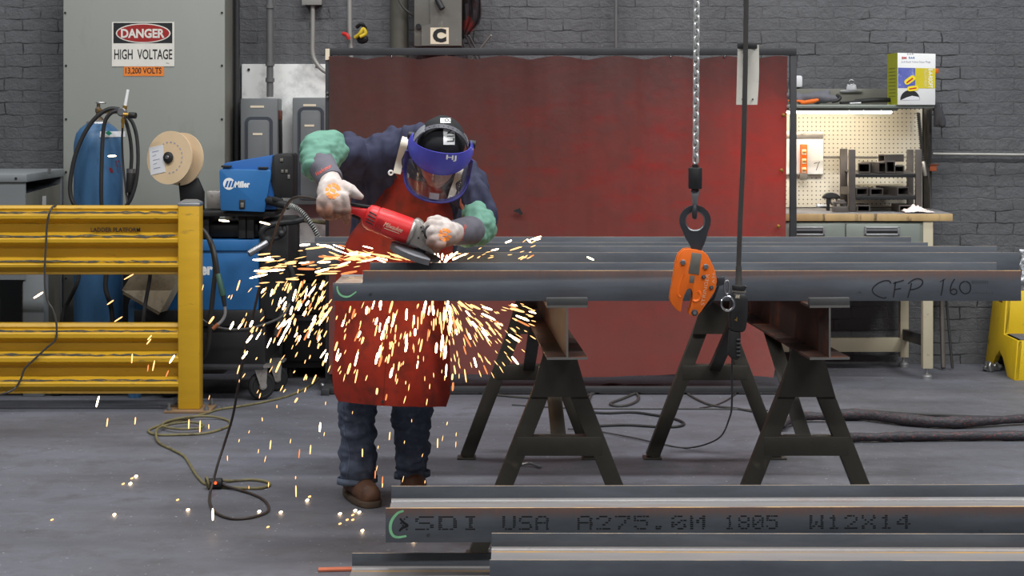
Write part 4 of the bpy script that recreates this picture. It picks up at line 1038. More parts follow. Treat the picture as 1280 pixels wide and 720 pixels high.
def bench_leg(x0, x1, y0, py_foot, m=K['beige']):
    a = P(x0, 0, y0).x; b = P(x1, 0, y0).x; zf = P(0, py_foot, y0).z
    lg = MB().box((a, y0, zf), (b, y0 + (b - a), zT - 0.044), 0.003).build('leg', m, t)
    cx = (a + b) / 2; cy = y0 + (b - a) / 2
    MB().cyl((cx, cy, 0.02), (cx, cy, zf), 0.008, seg=10).lathe([(0, 0), (0.03, 0), (0.03, 0.018), (0.016, 0.03), (0, 0.032)], (cx, cy, 0), Z, 18).build('levelling_foot', K['zinc'], lg)
bench_leg(1154, 1166.5, BF + 0.01, 461)
bench_leg(1125.5, 1136, 10.36, 447)
bench_leg(910, 922, BF + 0.01, 461); bench_leg(918, 929, 10.36, 447)
a = P(940, 440, 10.36); b = P(1126, 422.5, 10.36)
MB().box((P(925, 0, 10.36).x, 10.36, a.z), (b.x, 10.40, b.z), 0.003).build('stretcher', K['beige'], t)
MB().bar(P(1131, 418, 10.37) , P(1158, 426, BF + 0.03), 0.03, S(14, 10), up=Z, bevel=0.002).build('side_rail', K['frame_dk'], t)
# uprights, pegboard, shelf and lamp belong to the bench
for u0, u1 in ((1155, 1167),):
    MB().box((P(u0, 0, 10.4).x, 10.40, zT), (P(u1 - 2, 0, 10.4).x, 10.44, P(0, 132, 10.4).z), 0.003).build('upright', K['horse'], t)
MB().box((0.95, 10.40, zT), (0.99, 10.44, P(0, 132, 10.4).z), 0.003).build('upright', K['horse'], t)
pg = MB().box((0.97, 10.405, zT + 0.005), (P(1153, 0, 10.4).x, 10.412, P(0, 136, 10.4).z)).build('pegboard', K['peg'], t)
MB().box((P(1029, 0, 10.4).x, 10.399, P(0, 197.2, 10.4).z), (P(1153, 0, 10.4).x, 10.405, P(0, 195.4, 10.4).z)).build('seam_strip', K['alu'], t)
c = P(1138, 160, 10.4); MB().tube([c + V((0, 0, 0.018)), c + V((0, -0.014, 0.016)), c + V((0, -0.016, -0.014)), c + V((0, -0.026, -0.02))], 0.0035, 8).build('peg_hook', K['zinc'], t)
SF = 10.02
zs = P(0, 131.2, SF).z
sh = MB().box((0.95, SF, zs - 0.012), (P(1168, 0, SF).x, 10.44, zs), 0.002).build('shelf', K['drawer'], t)
MB().box((0.95, SF - 0.004, P(0, 135, SF).z), (P(1167.5, 0, SF).x, SF + 0.006, zs + 0.001), 0.002).build('shelf_lip', K['drawer'], t)
lf = MB().box((P(900, 0, SF).x, SF + 0.02, P(0, 138, SF).z - 0.004), (P(1123, 0, SF).x, SF + 0.12, zs - 0.014), 0.003).build('lamp_housing', K['drawer'], t)
MB().cyl((P(905, 0, SF).x, SF + 0.06, P(0, 139.6, SF).z), (P(1117, 0, SF).x, SF + 0.06, P(0, 139.6, SF).z), 0.0095, seg=16).build('lamp_tube', K['tube_light'], lf)

def standing(name, label, cat, loc, group=None): return thing(name, label, cat, loc, group)
# ---- on the shelf
YB = 10.0
f0, f1 = P(1122, 130.5, YB), P(1169, 66.5, YB)
t = thing('earplug_box', 'white, yellow and blue cardboard dispenser box standing on the bench shelf', 'box', (f0.x, YB + 0.1, zs))
dz_ = zs - f0.z
sh_ = V((0, 0, dz_ + 0.001))
A = [P(1122, 130.5, YB) + sh_, P(1169, 130.5, YB) + sh_, P(1169.5, 66.8, YB) + sh_, P(1122, 65.5, YB) + sh_]
dep = V((0, 0.27, 0))
MB().prism(A, dep, 0.001).build('carton', K['white'], t)
B0 = [A[0] + V((0, 0.001, 0)), A[3] + V((0, 0.001, 0)), A[3] + V((0, 0.269, 0)), A[0] + V((0, 0.269, 0))]
MB().prism(B0, (-0.0012, 0.0, 0)).build('side_face', K['lime'], t)
yb = YB - 0.0004
def bxp(px, py, l=0.0): q = P(px, py, YB) + sh_; q.y = yb - l; return q
def patch(name, m, pts, par, l=0.0003, th=0.0004): return MB().prism([bxp(u, v, l) for u, v in pts], (0, -th, 0)).build(name, m, par, False)
patch('blue_panel', K['boxblue'], [(1122.4, 109.5), (1144, 109.5), (1144, 84.5), (1122.4, 84)], t)
patch('yellow_panel', K['boxyellow'], [(1144, 109.8), (1169, 110), (1169, 85), (1144, 84.5)], t)
text('lettering', '3M', K['red'], t, bxp(1127, 73.4), X, Z, S(6, YB), S(3, YB), FW, 0.05, 0.0004)
text('lettering', 'E·A·R', K['bluetxt'], t, bxp(1136, 73), X, Z, S(7.6, YB), S(2.6, YB), FW, 0.04, 0.0004)
text('lettering', 'E-A-Rsoft Yellow Neon Plugs', K['greytxt'], t, bxp(1127, 78.6), X, Z, S(36, YB), S(3, YB), FW, 0.0, 0.0004)
text('lettering', 'E-A-RSOFT', K['white'], t, bxp(1160.5, 85.5, 0.0006), -Z, X, S(24, YB), S(5.2, YB), FW, 0.03, 0.0004)
text('lettering', 'YELLOW NEON', K['cream'], t, bxp(1155.5, 86, 0.0006), -Z, X, S(22, YB), S(2.6, YB), FW, 0.01, 0.0004)
text('lettering', 'E·A·R', K['ink'], t, bxp(1134, 67.8), X, Z, S(8, YB), S(1.6, YB), FW, 0.0, 0.0004)
patch('dispenser_opening', K['black'], [(1125.2, 124.5)] + [(1137.5 - 12.2 * math.cos(PI * k / 12), 124 - 12 * math.sin(PI * k / 12)) for k in range(1, 12)] + [(1150, 124.3)], t, 0.0005)
patch('opening_floor', K['paper'], [(1126, 124.6), (1150, 124.3), (1148.5, 120.8), (1140, 119.2), (1134, 121)], t, 0.001)
def pill(cx, cy, rx, ry, an, l):
    pts = []
    for k in range(24):
        q = 2 * PI * k / 24; c_, s_ = math.cos(q), math.sin(q)
        u = (abs(c_) ** 0.5) * (1 if c_ > 0 else -1) * rx; v = (abs(s_) ** 0.7) * (1 if s_ > 0 else -1) * ry
        pts.append((cx + u * math.cos(an) - v * math.sin(an), cy + u * math.sin(an) + v * math.cos(an)))
    return patch('printed_plug', K['plug'], pts, t, l)
pill(1137.3, 99.5, 7.6, 3.6, -0.6, 0.0009); pill(1141, 110, 7, 3.2, -0.12, 0.0013)
patch('plug_print', K['red'], [(1133.5, 104), (1141.5, 98), (1140.5, 96.5), (1133, 102)], t, 0.0018); patch('plug_print', K['red'], [(1136.5, 111.6), (1145.5, 110.2), (1145.3, 108.6), (1136.3, 110)], t, 0.0018)
for k in range(9):
    v = 84 + k * 4.4
    p0 = A[3] + V((-0.0013, 0.05, 0))
    z0 = bxp(0, v).z
    MB().prism([V((p0.x, p0.y, z0)), V((p0.x, p0.y + 0.17, z0)), V((p0.x, p0.y + 0.17, z0 - 0.005)), V((p0.x, p0.y, z0 - 0.005))], (-0.0006, 0, 0)).build('print_line', M('lime_print', (120, 126, 30), 0.6) if k == 0 else bpy.data.materials['lime_print'], t)
# clipboard leaning behind the tools
t = thing('clipboard', 'grey green clipboard lying against the wall on the bench shelf', 'clipboard', P(1050, 131, 10.4))
MB().box((P(985, 0, 10.4).x, 10.40, zs), (P(1110, 0, 10.4).x, 10.41, P(0, 111, 10.4).z), 0.002).build('board', K['cab_dark'], t)
c = P(1064, 113.5, 10.395)
MB().prism([c + V((S(u, 10.4), 0, S(v, 10.4))) for u, v in ((-14, -2), (14, -2), (14, 0), (7, 1.5), (5.5, 8), (-5.5, 8), (-7, 1.5), (-14, 0))], (0, -0.012, 0), 0.002).build('clip', K['steel'], t)
MB().torus(P(1064.5, 103, 10.385), FW, S(3, 10.4), S(0.8, 10.4), 18, 8).build('hanging_loop', K['steel'], t)
# small white box behind the screen frame
t = tag(MB().box((P(990, 0, 10.42).x, 10.42, P(0, 109.5, 10.42).z), (P(1003.5, 0, 10.42).x, WY, P(0, 94.5, 10.42).z), 0.012).build('outlet_cover', K['paper']), 'small white metal outlet cover on the wall above the clipboard', 'outlet')
# cutting tool with orange grips
t = thing('garden_shears', 'grey work gloves with orange palms lying on the bench shelf', 'gloves', P(1020, 131, 10.12))
bpy.data.objects.remove(t)
t = thing('work_glove', 'grey work glove with orange palm lying on the bench shelf', 'glove', P(1025, 131, 10.1))
blob('hand', [(P(1000, 124, 10.14), 0.028, P(1022, 122, 10.14), 0.036), (P(1022, 122, 10.14), 0.036, P(1034, 116, 10.14), 0.02), (P(1030, 124, 10.12), 0.028, P(1046, 124, 10.12), 0.018), (P(1000, 122, 10.16), 0.024, P(984, 120, 10.16), 0.022)], M('grey_glove', (98, 98, 104), 0.8, 0, 0.1, 20), t, 0.008, 4, [(0.012, 22, (1, 1, 1))])
blob('palm', [(P(1003, 128.5, 10.09), 0.012, P(1016, 126.5, 10.09), 0.014), (P(1016, 126.5, 10.09), 0.014, P(1022, 125, 10.09), 0.01), (P(986, 126, 10.1), 0.008, P(1004, 126.5, 10.1), 0.008)], K['orange'], t, 0.006, 3)
MB().tube(spl([P(1040, 127, 10.1), P(1047, 125.5, 10.09), P(1050, 122, 10.1), P(1046, 119, 10.12)], 6), 0.010, 8).build('cuff', K['black'], t)
t = thing('tool_roll', 'black tool with a pale end lying behind the dispenser box', 'tool', P(1080, 130, 10.14))
MB().tube(spl([P(1050, 128.5, 10.12), P(1065, 127.5, 10.14), P(1080, 126, 10.16), P(1095, 125, 10.16), P(1112, 125, 10.18)], 6), [0.008] * 8 + [0.014] * 17, 10).build('body', K['rubber'], t)
MB().cyl(P(1062, 129.5, 10.09), P(1076, 129, 10.1), 0.007).build('tip', K['zinc'], t)

# ---- on and against the pegboard
a = P(985, 218, 10.36); b = P(1029.5, 164, 10.36)
t = thing('sheet_metal_panel', 'white metal panel with a grey header hanging on the pegboard', 'panel', (P(1010, 0, 10.37).x, 10.38, a.z))
MB().box((P(940, 0, 10.36).x, 10.375, a.z), (b.x, 10.40, P(0, 173.5, 10.36).z), 0.003).build('face', K['white'], t)
MB().box((P(940, 0, 10.36).x, 10.37, P(0, 173.6, 10.36).z), (b.x, 10.40, b.z), 0.003).build('header', K['alu'], t)
o = P(1018, 213, 10.36); o.y = 10.3748
for pts in ([(0, 8.5), (3, 9.3), (6, 9.8), (4.6, 5), (2.6, 0)], [(6.5, 11), (7, 9.5)]):
    MB().ribbon([(S(u, 10.36), S(v, 10.36)) for u, v in pts], S(0.8, 10.36), o, X, Z, FW).build('marker_stroke', K['marker'], t)
t = thing('spirit_level', 'orange spirit level with three vials hanging on the white metal panel', 'spirit level', P(1005, 224, 10.35))
a = P(1001.0, 217, 10.34); b = P(1009.6, 180.5, 10.34)
MB().box((a.x, 10.345, a.z), (b.x, 10.372, b.z), 0.004).build('body', K['orange'], t)
MB().box((a.x - 0.004, 10.343, P(0, 224.5, 10.34).z), (b.x, 10.373, a.z + 0.002), 0.004).build('end_cap', K['plate'], t)
for v, m_ in ((190, 'plug'), (201.5, 'plug'), (212.5, 'plug')):
    c = P(1005.2, v, 10.344)
    w = MB().box((c.x - S(2.7, 10.34), 10.341, c.z - S(3.4, 10.34)), (c.x + S(2.7, 10.34), 10.347, c.z + S(3.4, 10.34)), 0.002).build('vial_window', K['cream'], t)
    MB().cyl(c + V((-S(2.2, 10.3), -0.004, 0)), c + V((S(2.2, 10.3), -0.004, 0)), 0.0065, seg=12).build('vial', K['brass'], w)
# ---- rack of cut tube
RF, RB = 10.02, 10.30
t = thing('tube_rack', 'small welded steel rack holding cut tube pieces on the workbench', 'rack', P(1105, 262, 10.1))
for u0, u1, Y, v in ((1061.5, 1069.5, RF, 187), (1145, 1152.5, RF, 187), (1050.8, 1059.5, RB, 186), (1134.5, 1142, RB, 187)):
    MB().box((P(u0, 0, Y).x, Y, zT + 0.001), (P(u1, 0, Y).x, Y + 0.03, P(0, v, Y).z), 0.002).build('post', K['rack'], t)
for v0, v1 in ((217.3, 221.8), (244.8, 249.6)):
    a = P(1069, v1, RF); b = P(1145.5, v0, RF)
    s_ = MB().box((a.x, RF + 0.004, a.z), (b.x, RF + 0.016, b.z), 0.002).build('front_rail', K['black'], t)
    zz_ = b.z - 0.006
    MB().prism([V((a.x - 0.005, RF + 0.016, zz_)), V((b.x, RF + 0.016, zz_)), V((P(1137, 0, RB).x, RB + 0.02, zz_ + 0.012)), V((P(1056, 0, RB).x, RB + 0.02, zz_ + 0.012))], (0, 0, 0.004)).build('shelf_plate', K['tube'], t)
SH1 = P(0, 217.3, RF).z; SH2 = P(0, 244.8, RF).z
def square_tube(c, d, w, h, label, group):
    """short piece of hollow square tube, c: centre of the front face bottom edge"""
    d = V(d); L_ = d.length; dn = d.normalized(); x = dn.cross(Z).normalized(); z = x.cross(dn).normalized()
    t = thing('square_tube', label, 'tube', c, group)
    m = MB(); th = 0.006
    f = lambda a, b_: V(c) + x * a + z * b_
    outer = [f(-w / 2, 0), f(w / 2, 0), f(w / 2, h), f(-w / 2, h)]; inner = [f(-w / 2 + th, th), f(w / 2 - th, th), f(w / 2 - th, h - th), f(-w / 2 + th, h - th)]
    b = bmesh.new()
    def ring(pts, off): return [b.verts.new(p + off) for p in pts]
    O0, I0, O1, I1 = ring(outer, V((0, 0, 0))), ring(inner, V((0, 0, 0))), ring(outer, d), ring(inner, d)
    for i in range(4):
        j = (i + 1) % 4
        b.faces.new((O0[i], O0[j], O1[j], O1[i])); b.faces.new((I0[j], I0[i], I1[i], I1[j])); b.faces.new((O0[j], O0[i], I0[i], I0[j])); b.faces.new((O1[i], O1[j], I1[j], I1[i]))
    bmesh.ops.recalc_face_normals(b, faces=b.faces); m._add(b)
    m.build('wall_shell', K['tube'], t, False)
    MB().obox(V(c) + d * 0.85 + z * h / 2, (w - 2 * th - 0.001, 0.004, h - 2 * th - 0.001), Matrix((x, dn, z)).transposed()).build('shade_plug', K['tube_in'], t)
    return t
def tb(u, v, Y, dx, dy, w, h, label, zfix=None, dz=0.0):
    c = P(u, v, Y)
    if zfix is not None: c.z = zfix
    return square_tube(c, (dx, dy, dz), S(w, Y), S(h, Y), label, 'cut tube pieces on the bench rack')
tb(1077.5, 244, RF + 0.02, -0.05, 0.2, 16, 9.5, 'short square tube on the middle shelf, at the end by the spirit level', SH2 + 0.001)
tb(1096, 244, RF + 0.02, -0.06, 0.2, 18, 9, 'square tube with a slanted end on the middle shelf, between two others', SH2 + 0.001)
tb(1129, 244, RF + 0.02, -0.08, 0.2, 17, 10.5, 'square tube on the middle shelf, alone at the end by the brick wall', SH2 + 0.001)
tb(1079.5, 260, RF - 0.01, 0, 0.2, 16.5, 8.5, 'square tube under the rack on the bench top, by the clamp block', zT + 0.001)
tb(1132, 260.5, RF - 0.01, 0, 0.2, 16.5, 8.5, 'square tube under the rack on the bench top, beside the rag', zT + 0.001)
tb(1080, 216, RF + 0.05, 0.05, 0.17, 15, 12, 'short tube on the top shelf, at the end by the spirit level', SH1 + 0.004)
tb(1104, 216, RF + 0.05, -0.07, 0.14, 15, 13, 'tilted tube in the middle of the top shelf pile', SH1 + 0.004)
tb(1113, 216, RF + 0.02, 0.03, 0.17, 12, 15, 'tall tube end at the front of the top shelf pile', SH1 + 0.004)
tb(1102, 204, RF + 0.08, 0.12, 0.05, 14, 9, 'tube lying crossways on top of the pile on the rack', SH1 + 0.066)
tb(1124, 216, RF + 0.06, 0.0, 0.15, 13, 9, 'low tube on the top shelf, nearest the brick wall end', SH1 + 0.004)
# ---- loose things on the bench top
t = thing('grinding_stand', 'small bench clamp block with a dark cutting wheel behind it on the workbench', 'clamp', P(1050, 262, 9.98))
MB().box((P(1042.5, 0, 9.98).x, 9.98, zT), (P(1060, 0, 9.98).x, 10.05, P(0, 258.5, 9.98).z), 0.002).box((P(1043, 0, 9.98).x, 9.99, P(0, 255, 9.98).z), (P(1059, 0, 9.98).x, 10.04, P(0, 252.8, 9.98).z), 0.002).box((P(1044, 0, 9.98).x, 9.995, P(0, 259, 9.98).z), (P(1046.5, 0, 9.98).x, 10.035, P(0, 254, 9.98).z)).box((P(1056, 0, 9.98).x, 9.995, P(0, 259, 9.98).z), (P(1058.5, 0, 9.98).x, 10.035, P(0, 254, 9.98).z)).build('block', K['tube'], t)
MB().box((P(1047, 0, 10).x, 10.0, P(0, 254, 10).z), (P(1056, 0, 10).x, 10.03, P(0, 250, 10).z), 0.002).build('jaw', K['tube'], t)
t = thing('cutting_wheel', 'dark half round wheel guard on a stub standing on the workbench by the rack', 'wheel guard', P(1038, 258, 10.12))
pts = [P(1040 - 11 * math.cos(PI * k / 14), 248.5 - 7.5 * math.sin(PI * k / 14), 10.12) for k in range(15)]
MB().prism(pts, (0, 0.05, 0), 0.004).build('guard', K['rubber'], t)
MB().box((P(1034, 0, 10.12).x, 10.125, zT), (P(1037.5, 0, 10.12).x, 10.16, P(0, 247, 10.12).z), 0.002).build('stub', K['rubber'], t)
MB().torus(P(1042, 251, 10.14), FW, S(4.5, 10.1), 0.007, 20, 8).build('ring', K['tube'], t)
t = thing('spanner', 'small bright fitting lying on the workbench near the wheel guard', 'fitting', P(1026, 258, 10.1))
MB().cyl(P(1020, 257.6, 10.1), P(1033, 257.2, 10.1), 0.008).build('stem', K['zinc'], t)
MB().cyl(P(1021.5, 257.6, 10.09), P(1024.5, 257.5, 10.09), 0.014, seg=6).build('nut', K['zinc'], t)
t = thing('shop_rag', 'white and orange shop rag crumpled at the corner of the workbench', 'rag', P(1150, 265, 9.94))
rr = []
for i in range(15):
    row = []
    for j in range(25):
        u, v = j / 24, i / 14
        h = 0.026 * math.exp(-((u - 0.45) ** 2) / 0.09 - ((v - 0.5) ** 2) / 0.12) * (1 + 1.6 * noise.noise(V((u * 9, v * 5, 2)))) + 0.006 * abs(noise.noise(V((u * 11, v * 9, 5))))
        row.append(V((P(1131 + 36 * u, 0, 9.93).x + 0.02 * noise.noise(V((u * 5, v * 5, 8))), 9.90 + 0.16 * v, zT + 0.003 + h)))
    rr.append(row)
MB().grid(rr, -0.003).build('cloth', K['rag'], t, True, 180)
# ---- hoses and glove on the bench upright
t = thing('coil_hose', 'black coiled air hose with pale nozzle hanging at the end of the pegboard', 'hose', P(1156, 219, 10.3))
cp_ = spl([P(1148, 141, 10.33), P(1149.5, 158, 10.32), P(1151.5, 178, 10.32), P(1154, 204, 10.3)], 12)
MB().tube(cp_, S(1.7, 10.3), 10).build('hose_core', K['rubber'], t)
dense = spl([P(1148, 141, 10.33), P(1149.5, 158, 10.32), P(1151.5, 178, 10.32), P(1154, 204, 10.3)], 80); L = 0; hp = []
for i in range(len(dense) - 1):
    d = dense[i + 1] - dense[i]
    if d.length < 1e-7: continue
    L += d.length; u1, w1 = frame_of(d); an = 2 * PI * L / 0.012
    hp.append(dense[i] + (u1 * math.cos(an) + w1 * math.sin(an)) * S(2.2, 10.3))
MB().tube(hp, 0.003, 5).build('coil', K['hose'], t)
MB().cyl(P(1154, 202, 10.29), P(1157, 220, 10.28), S(2.6, 10.3), S(2.2, 10.3), 14, 0.003).build('nozzle', K['alu'], t)
hose('spiral_lead', [P(1159, 205, 10.36), P(1161, 225, 10.36), P(1163, 245, 10.36), P(1163.5, 262, 10.34)], S(1.6, 10.36), K['cable'], 'dark spiral lead hanging behind the bench corner against brick', 'lead')
hose('bench_cable', [P(1160, 138, 10.36), P(1162, 165, 10.36), P(1161.5, 190, 10.36), P(1160, 208, 10.36)], S(2.2, 10.36), K['hose'], 'thick dark cable running down the bench upright under the shelf corner', 'cable')
t = thing('junction_fitting', 'small rust orange fitting on the bench upright near the wall conduit', 'fitting', P(1167, 214, 10.38))
MB().box((P(1162, 0, 10.36).x, 10.36, P(0, 214, 10.36).z), (P(1171, 0, 10.36).x, 10.41, P(0, 206.5, 10.36).z), 0.004).build('body', M('rust_orange', (150, 74, 40), 0.7), t)
MB().box((P(1161, 0, 10.36).x, 10.355, P(0, 206.8, 10.36).z), (P(1174, 0, 10.36).x, 10.41, P(0, 205, 10.36).z), 0.002).build('flange', M('rust_orange_dark', (104, 56, 36), 0.7), t)
t = thing('hanging_glove', 'dark work glove hanging below the shelf corner beside the dispenser box', 'glove', P(1174, 160, 10.3))
blob('hand', [(P(1170, 132, 10.34), 0.022, P(1175, 148, 10.32), 0.034), (P(1175, 148, 10.32), 0.034, P(1178, 156, 10.3), 0.018), (P(1172, 150, 10.32), 0.03, P(1169, 157, 10.31), 0.014)], M('charcoal_glove', (62, 62, 66), 0.85, 0, 0.1, 20), t, 0.007, 3, [(0.008, 26, (1, 1, 1))])
MB().box((P(1166, 0, 10.34).x, 10.33, P(0, 139, 10.34).z), (P(1174, 0, 10.34).x, 10.36, P(0, 128, 10.34).z), 0.005).build('cuff', K['rubber'], t)
c = P(1170.5, 87, 10.14)
tag(MB().cyl(P(1169, 86, 10.2), P(1169.8, 92, 10.2), 0.02, 0.016, 14, 0.004).build('orange_cap', K['orange']), 'tiny orange cap peeking out behind the white dispenser box', 'cap')

# ================================================================== yellow steps by the wall, rods leaning
t = thing('step_stool', 'yellow moulded two step stool with grey treads against the brick wall', 'step stool', (P(1270, 0, 9.9).x, 10.1, 0))
xs = P(1265, 0, 9.9).x                      # the side that faces the bench, sloping inwards as it rises
zA = P(0, 424, 9.92).z; zB_ = P(0, 365, 10.1).z
W_ = 0.62
def stp(y0, y1, z0, z1, tp_, name, m, bev=0.012):
    sl = 0.045
    k0 = -sl * (z0 / 0.5) ; k1 = -sl * (z1 / 0.5)
    b = bmesh.new()
    L0, L1 = xs - k0 * 0 + 0.0, xs - k1 * 0 + 0.0
    vs = [(xs + sl * z0 / .5, y0 + tp_ * z0, z0), (xs + W_ - sl * z0 / .5, y0 + tp_ * z0, z0), (xs + W_ - sl * z0 / .5, y1 - tp_ * z0 * 0, z0), (xs + sl * z0 / .5, y1, z0),
          (xs + sl * z1 / .5, y0 + tp_ * z1, z1), (xs + W_ - sl * z1 / .5, y0 + tp_ * z1, z1), (xs + W_ - sl * z1 / .5, y1, z1), (xs + sl * z1 / .5, y1, z1)]
    bv = [b.verts.new(v) for v in vs]
    for f in ((0, 1, 2, 3), (4, 5, 6, 7), (0, 1, 5, 4), (1, 2, 6, 5), (2, 3, 7, 6), (3, 0, 4, 7)): b.faces.new([bv[i] for i in f])
    bmesh.ops.recalc_face_normals(b, faces=b.faces)
    m_ = MB(); m_._add(b, bev); return m_.build(name, m, t)
Yf0, Yf1, Yb_ = 9.86, 10.14, 10.44
side = MB()
def sidepts(x):
    arch = [(10.40, 0.0), (10.33, 0.0), (10.27, 0.075), (10.20, 0.12), (10.12, 0.09), (10.00, 0.0)]
    pr = [(Yf0, 0.0), (Yf0 + 0.005, zA), (Yf1, zA), (Yf1 + 0.02, zB_), (10.42, zB_), (10.47, 0.0)] + arch
    return pr
outl = [V((xs + 0.045 * z / 0.5, y, z)) for y, z in sidepts(0)]
MB().prism(outl, (0.03, 0, 0), 0.004).build('side_wall', K['yellow_step'], t)
MB().prism([V((2 * xs + W_ - p.x, p.y, p.z)) for p in outl], (-0.03, 0, 0), 0.004).build('side_wall', K['yellow_step'], t)
def panel(p0, p1, p2, p3, d, name, m): return MB().prism([p0, p1, p2, p3], d, 0.003).build(name, m, t)
xe = lambda z: xs + 0.045 * z / 0.5 + 0.004
xo = lambda z: xs + W_ - 0.045 * z / 0.5 - 0.004
panel(V((xe(0), Yf0, 0)), V((xo(0), Yf0, 0)), V((xo(zA), Yf0 + 0.005, zA)), V((xe(zA), Yf0 + 0.005, zA)), (0, 0.03, 0), 'riser', K['yellow_step'])
panel(V((xe(zA), Yf1, zA)), V((xo(zA), Yf1, zA)), V((xo(zB_), Yf1 + 0.02, zB_)), V((xe(zB_), Yf1 + 0.02, zB_)), (0, 0.03, 0), 'riser', K['yellow_step'])
for y0, y1, z in ((Yf0 + 0.005, Yf1, zA), (Yf1 + 0.02, 10.42, zB_)):
    MB().box((xe(z), y0, z - 0.03), (xo(z), y1, z), 0.004).build('tread', K['yellow_step'], t)
    MB().box((xe(z) + 0.02, y0 + 0.03, z), (xo(z) - 0.02, y1 - 0.01, z + 0.004), 0.001).build('grip_mat', K['grip_grey'], t)
o_ = V((xs + 0.0385, 10.26, zB_ - 0.085)); MB().obox(o_, (0.006, 0.07, 0.045)).build('hand_slot', M('slot_brown', (110, 66, 28), 0.7), t)
tag(blob('foil_scrap', [('e', P(1243, 462, 10.24) + V((0, 0, 0.01)), (0.05, 0.04, 0.03), None), ('e', P(1240, 459, 10.2) + V((-0.02, 0, 0.0)), (0.03, 0.03, 0.03), None)], K['foil'], None, 0.008, 1, [(0.02, 40, (1, 1, 1))]), 'crumpled foil scrap in the arch under the yellow step stool', 'scrap')
for k, (u0, v0, u1, v1, m_) in enumerate(((1179, 462, 1176.5, 352, 'rack'), (1190.5, 462, 1181, 352, 'black'))):
    a = P(u0, v0, 10.25); a.z = 0.012; b = P(u1, v1, 10.46)
    tag(MB().cyl(a, b, S(3.0 if k == 0 else 1.6, 10.3), seg=10).build('steel_bar', K[m_]), ['thick dark bar leaning on the brick wall beside the bench leg', 'thin ribbed bar leaning on the brick wall beside the thick bar'][k], 'bar')
# ================================================================== steel beams (12 in deep, 4 in flanges, lying with the web level)
BW, BD, TF, TW, FR = 0.1008, 0.3025, 0.0062, 0.0056, 0.011
def beam(label, x0, x1, yf, z0, cope=0.0, group=None, rust=True, rz=0.0, copeR=0.0):
    """x0..x1 long, yf: outer face of the flange towards the viewer; cope: length of the upper flange halves cut away at the x0 end"""
    t = thing('steel_beam', label, 'steel beam', (x0, yf, z0), group)
    o = V((x0, yf, z0)); L_ = x1 - x0; zc = BW / 2 + 0.004
    def fl(y, m, c):
        if c:
            r = 0.012
            out = [(0, 0), (L_, 0), (L_, BW), (c, BW), (c, zc + r)] + [(c - r + r * math.cos(a), zc + r + r * math.sin(a) ) for a in (-0.4, -0.8, -1.2)] + [(c - r, zc), (0, zc)]
        else: out = [(0, 0), (L_, 0), (L_, BW), (0, BW)]
        return MB().prism([o + V((a, y, b)) for a, b in out], (0, TF, 0), 0.0008).build('flange', m, t)
    mf = K['flange'] if rust else K['flange_plain']
    fa = fl(0, mf, cope); fb = fl(BD - TF, K['flange_plain'], cope)
    zw = BW / 2; pr = []
    y0_, y1_ = TF, BD - TF
    pr += [(y0_ - 0.0005, zw + TW / 2 + FR * (0.45 if cope else 1))] + [(y0_ + FR * (1 - math.cos(a)), zw + TW / 2 + FR * (1 - math.sin(a))) for a in (0.5, 1.0, 1.57)]
    pr += [(y1_ - FR * (1 - math.cos(a)), zw + TW / 2 + FR * (1 - math.sin(a))) for a in (1.57, 1.0, 0.5)] + [(y1_ + 0.0005, zw + TW / 2 + FR * (0.45 if cope else 1))]
    pr += [(a, 2 * zw - b) for a, b in reversed(pr)]
    MB().prism([o + V((0.0, a, b)) for a, b in pr], (L_, 0, 0)).build('web', K['web'] if rust else K['web_rusty'], t)
    t.rotation_euler.z = rz
    return t, fa
def on(beamt, px, py, Y):
    return P(px, py, Y)
ZC = 0.8965                                     # top of the trestles
YC = 5.84
xC0, xC1 = P(416, 0, YC).x, P(1276.5, 0, YC).x
bC, fC = beam('long steel beam being ground, handwritten CFP 160 on its flange', xC0, xC1, YC, ZC, cope=P(453.5, 0, YC).x - xC0)
# handwriting CFP 160
o = P(1060, 390, YC); o.y = YC
k_ = S(1, YC) * 220 / 1280
def hw(pts, par, w=0.0042, m='marker', n=6):
    q = spl([V((u * k_, (407 - v) * k_, 0)) for u, v in pts], n)
    MB().ribbon([(a.x, a.y) for a in q], w, o, X, Z, FW, 0.0006).build('marker_stroke', K[m], par)
hw([(312, 200), (300, 182), (265, 180), (225, 195), (190, 222), (177, 248), (190, 275), (225, 296), (262, 306), (280, 300)], fC)
hw([(345, 187), (342, 220), (336, 262), (329, 302)], fC)
hw([(328, 200), (350, 192), (380, 184), (406, 176)], fC); hw([(340, 245), (360, 240), (386, 236)], fC)
hw([(462, 196), (455, 230), (444, 268), (434, 304)], fC)
hw([(436, 202), (470, 176), (510, 165), (538, 176), (542, 200), (520, 225), (485, 240), (452, 246)], fC)
hw([(694, 170), (690, 210), (684, 250), (676, 288)], fC); hw([(668, 190), (684, 178), (710, 166)], fC, 0.002)
hw([(776, 166), (758, 195), (745, 235), (748, 268), (770, 280), (790, 268), (786, 246), (766, 240), (748, 252)], fC)
hw([(850, 183), (824, 196), (812, 226), (824, 258), (852, 274), (882, 262), (892, 230), (882, 198), (856, 183)], fC)
for a_, b_ in ((900, 1025),):
    for r_ in range(2):
        for q in range(9):
            u = a_ + (b_ - a_) * q / 9
            hw([(u, 182 + r_ * 12 + (q * 7 % 5)), (u + 8, 186 + r_ * 12 - (q * 5 % 4))], fC, 0.002, 'ink', 2)
for q in range(8): hw([(905 + q * 20, 272 - (q % 3) * 2), (914 + q * 20, 270 - (q % 2) * 3)], fC, 0.0014, 'ink', 2)
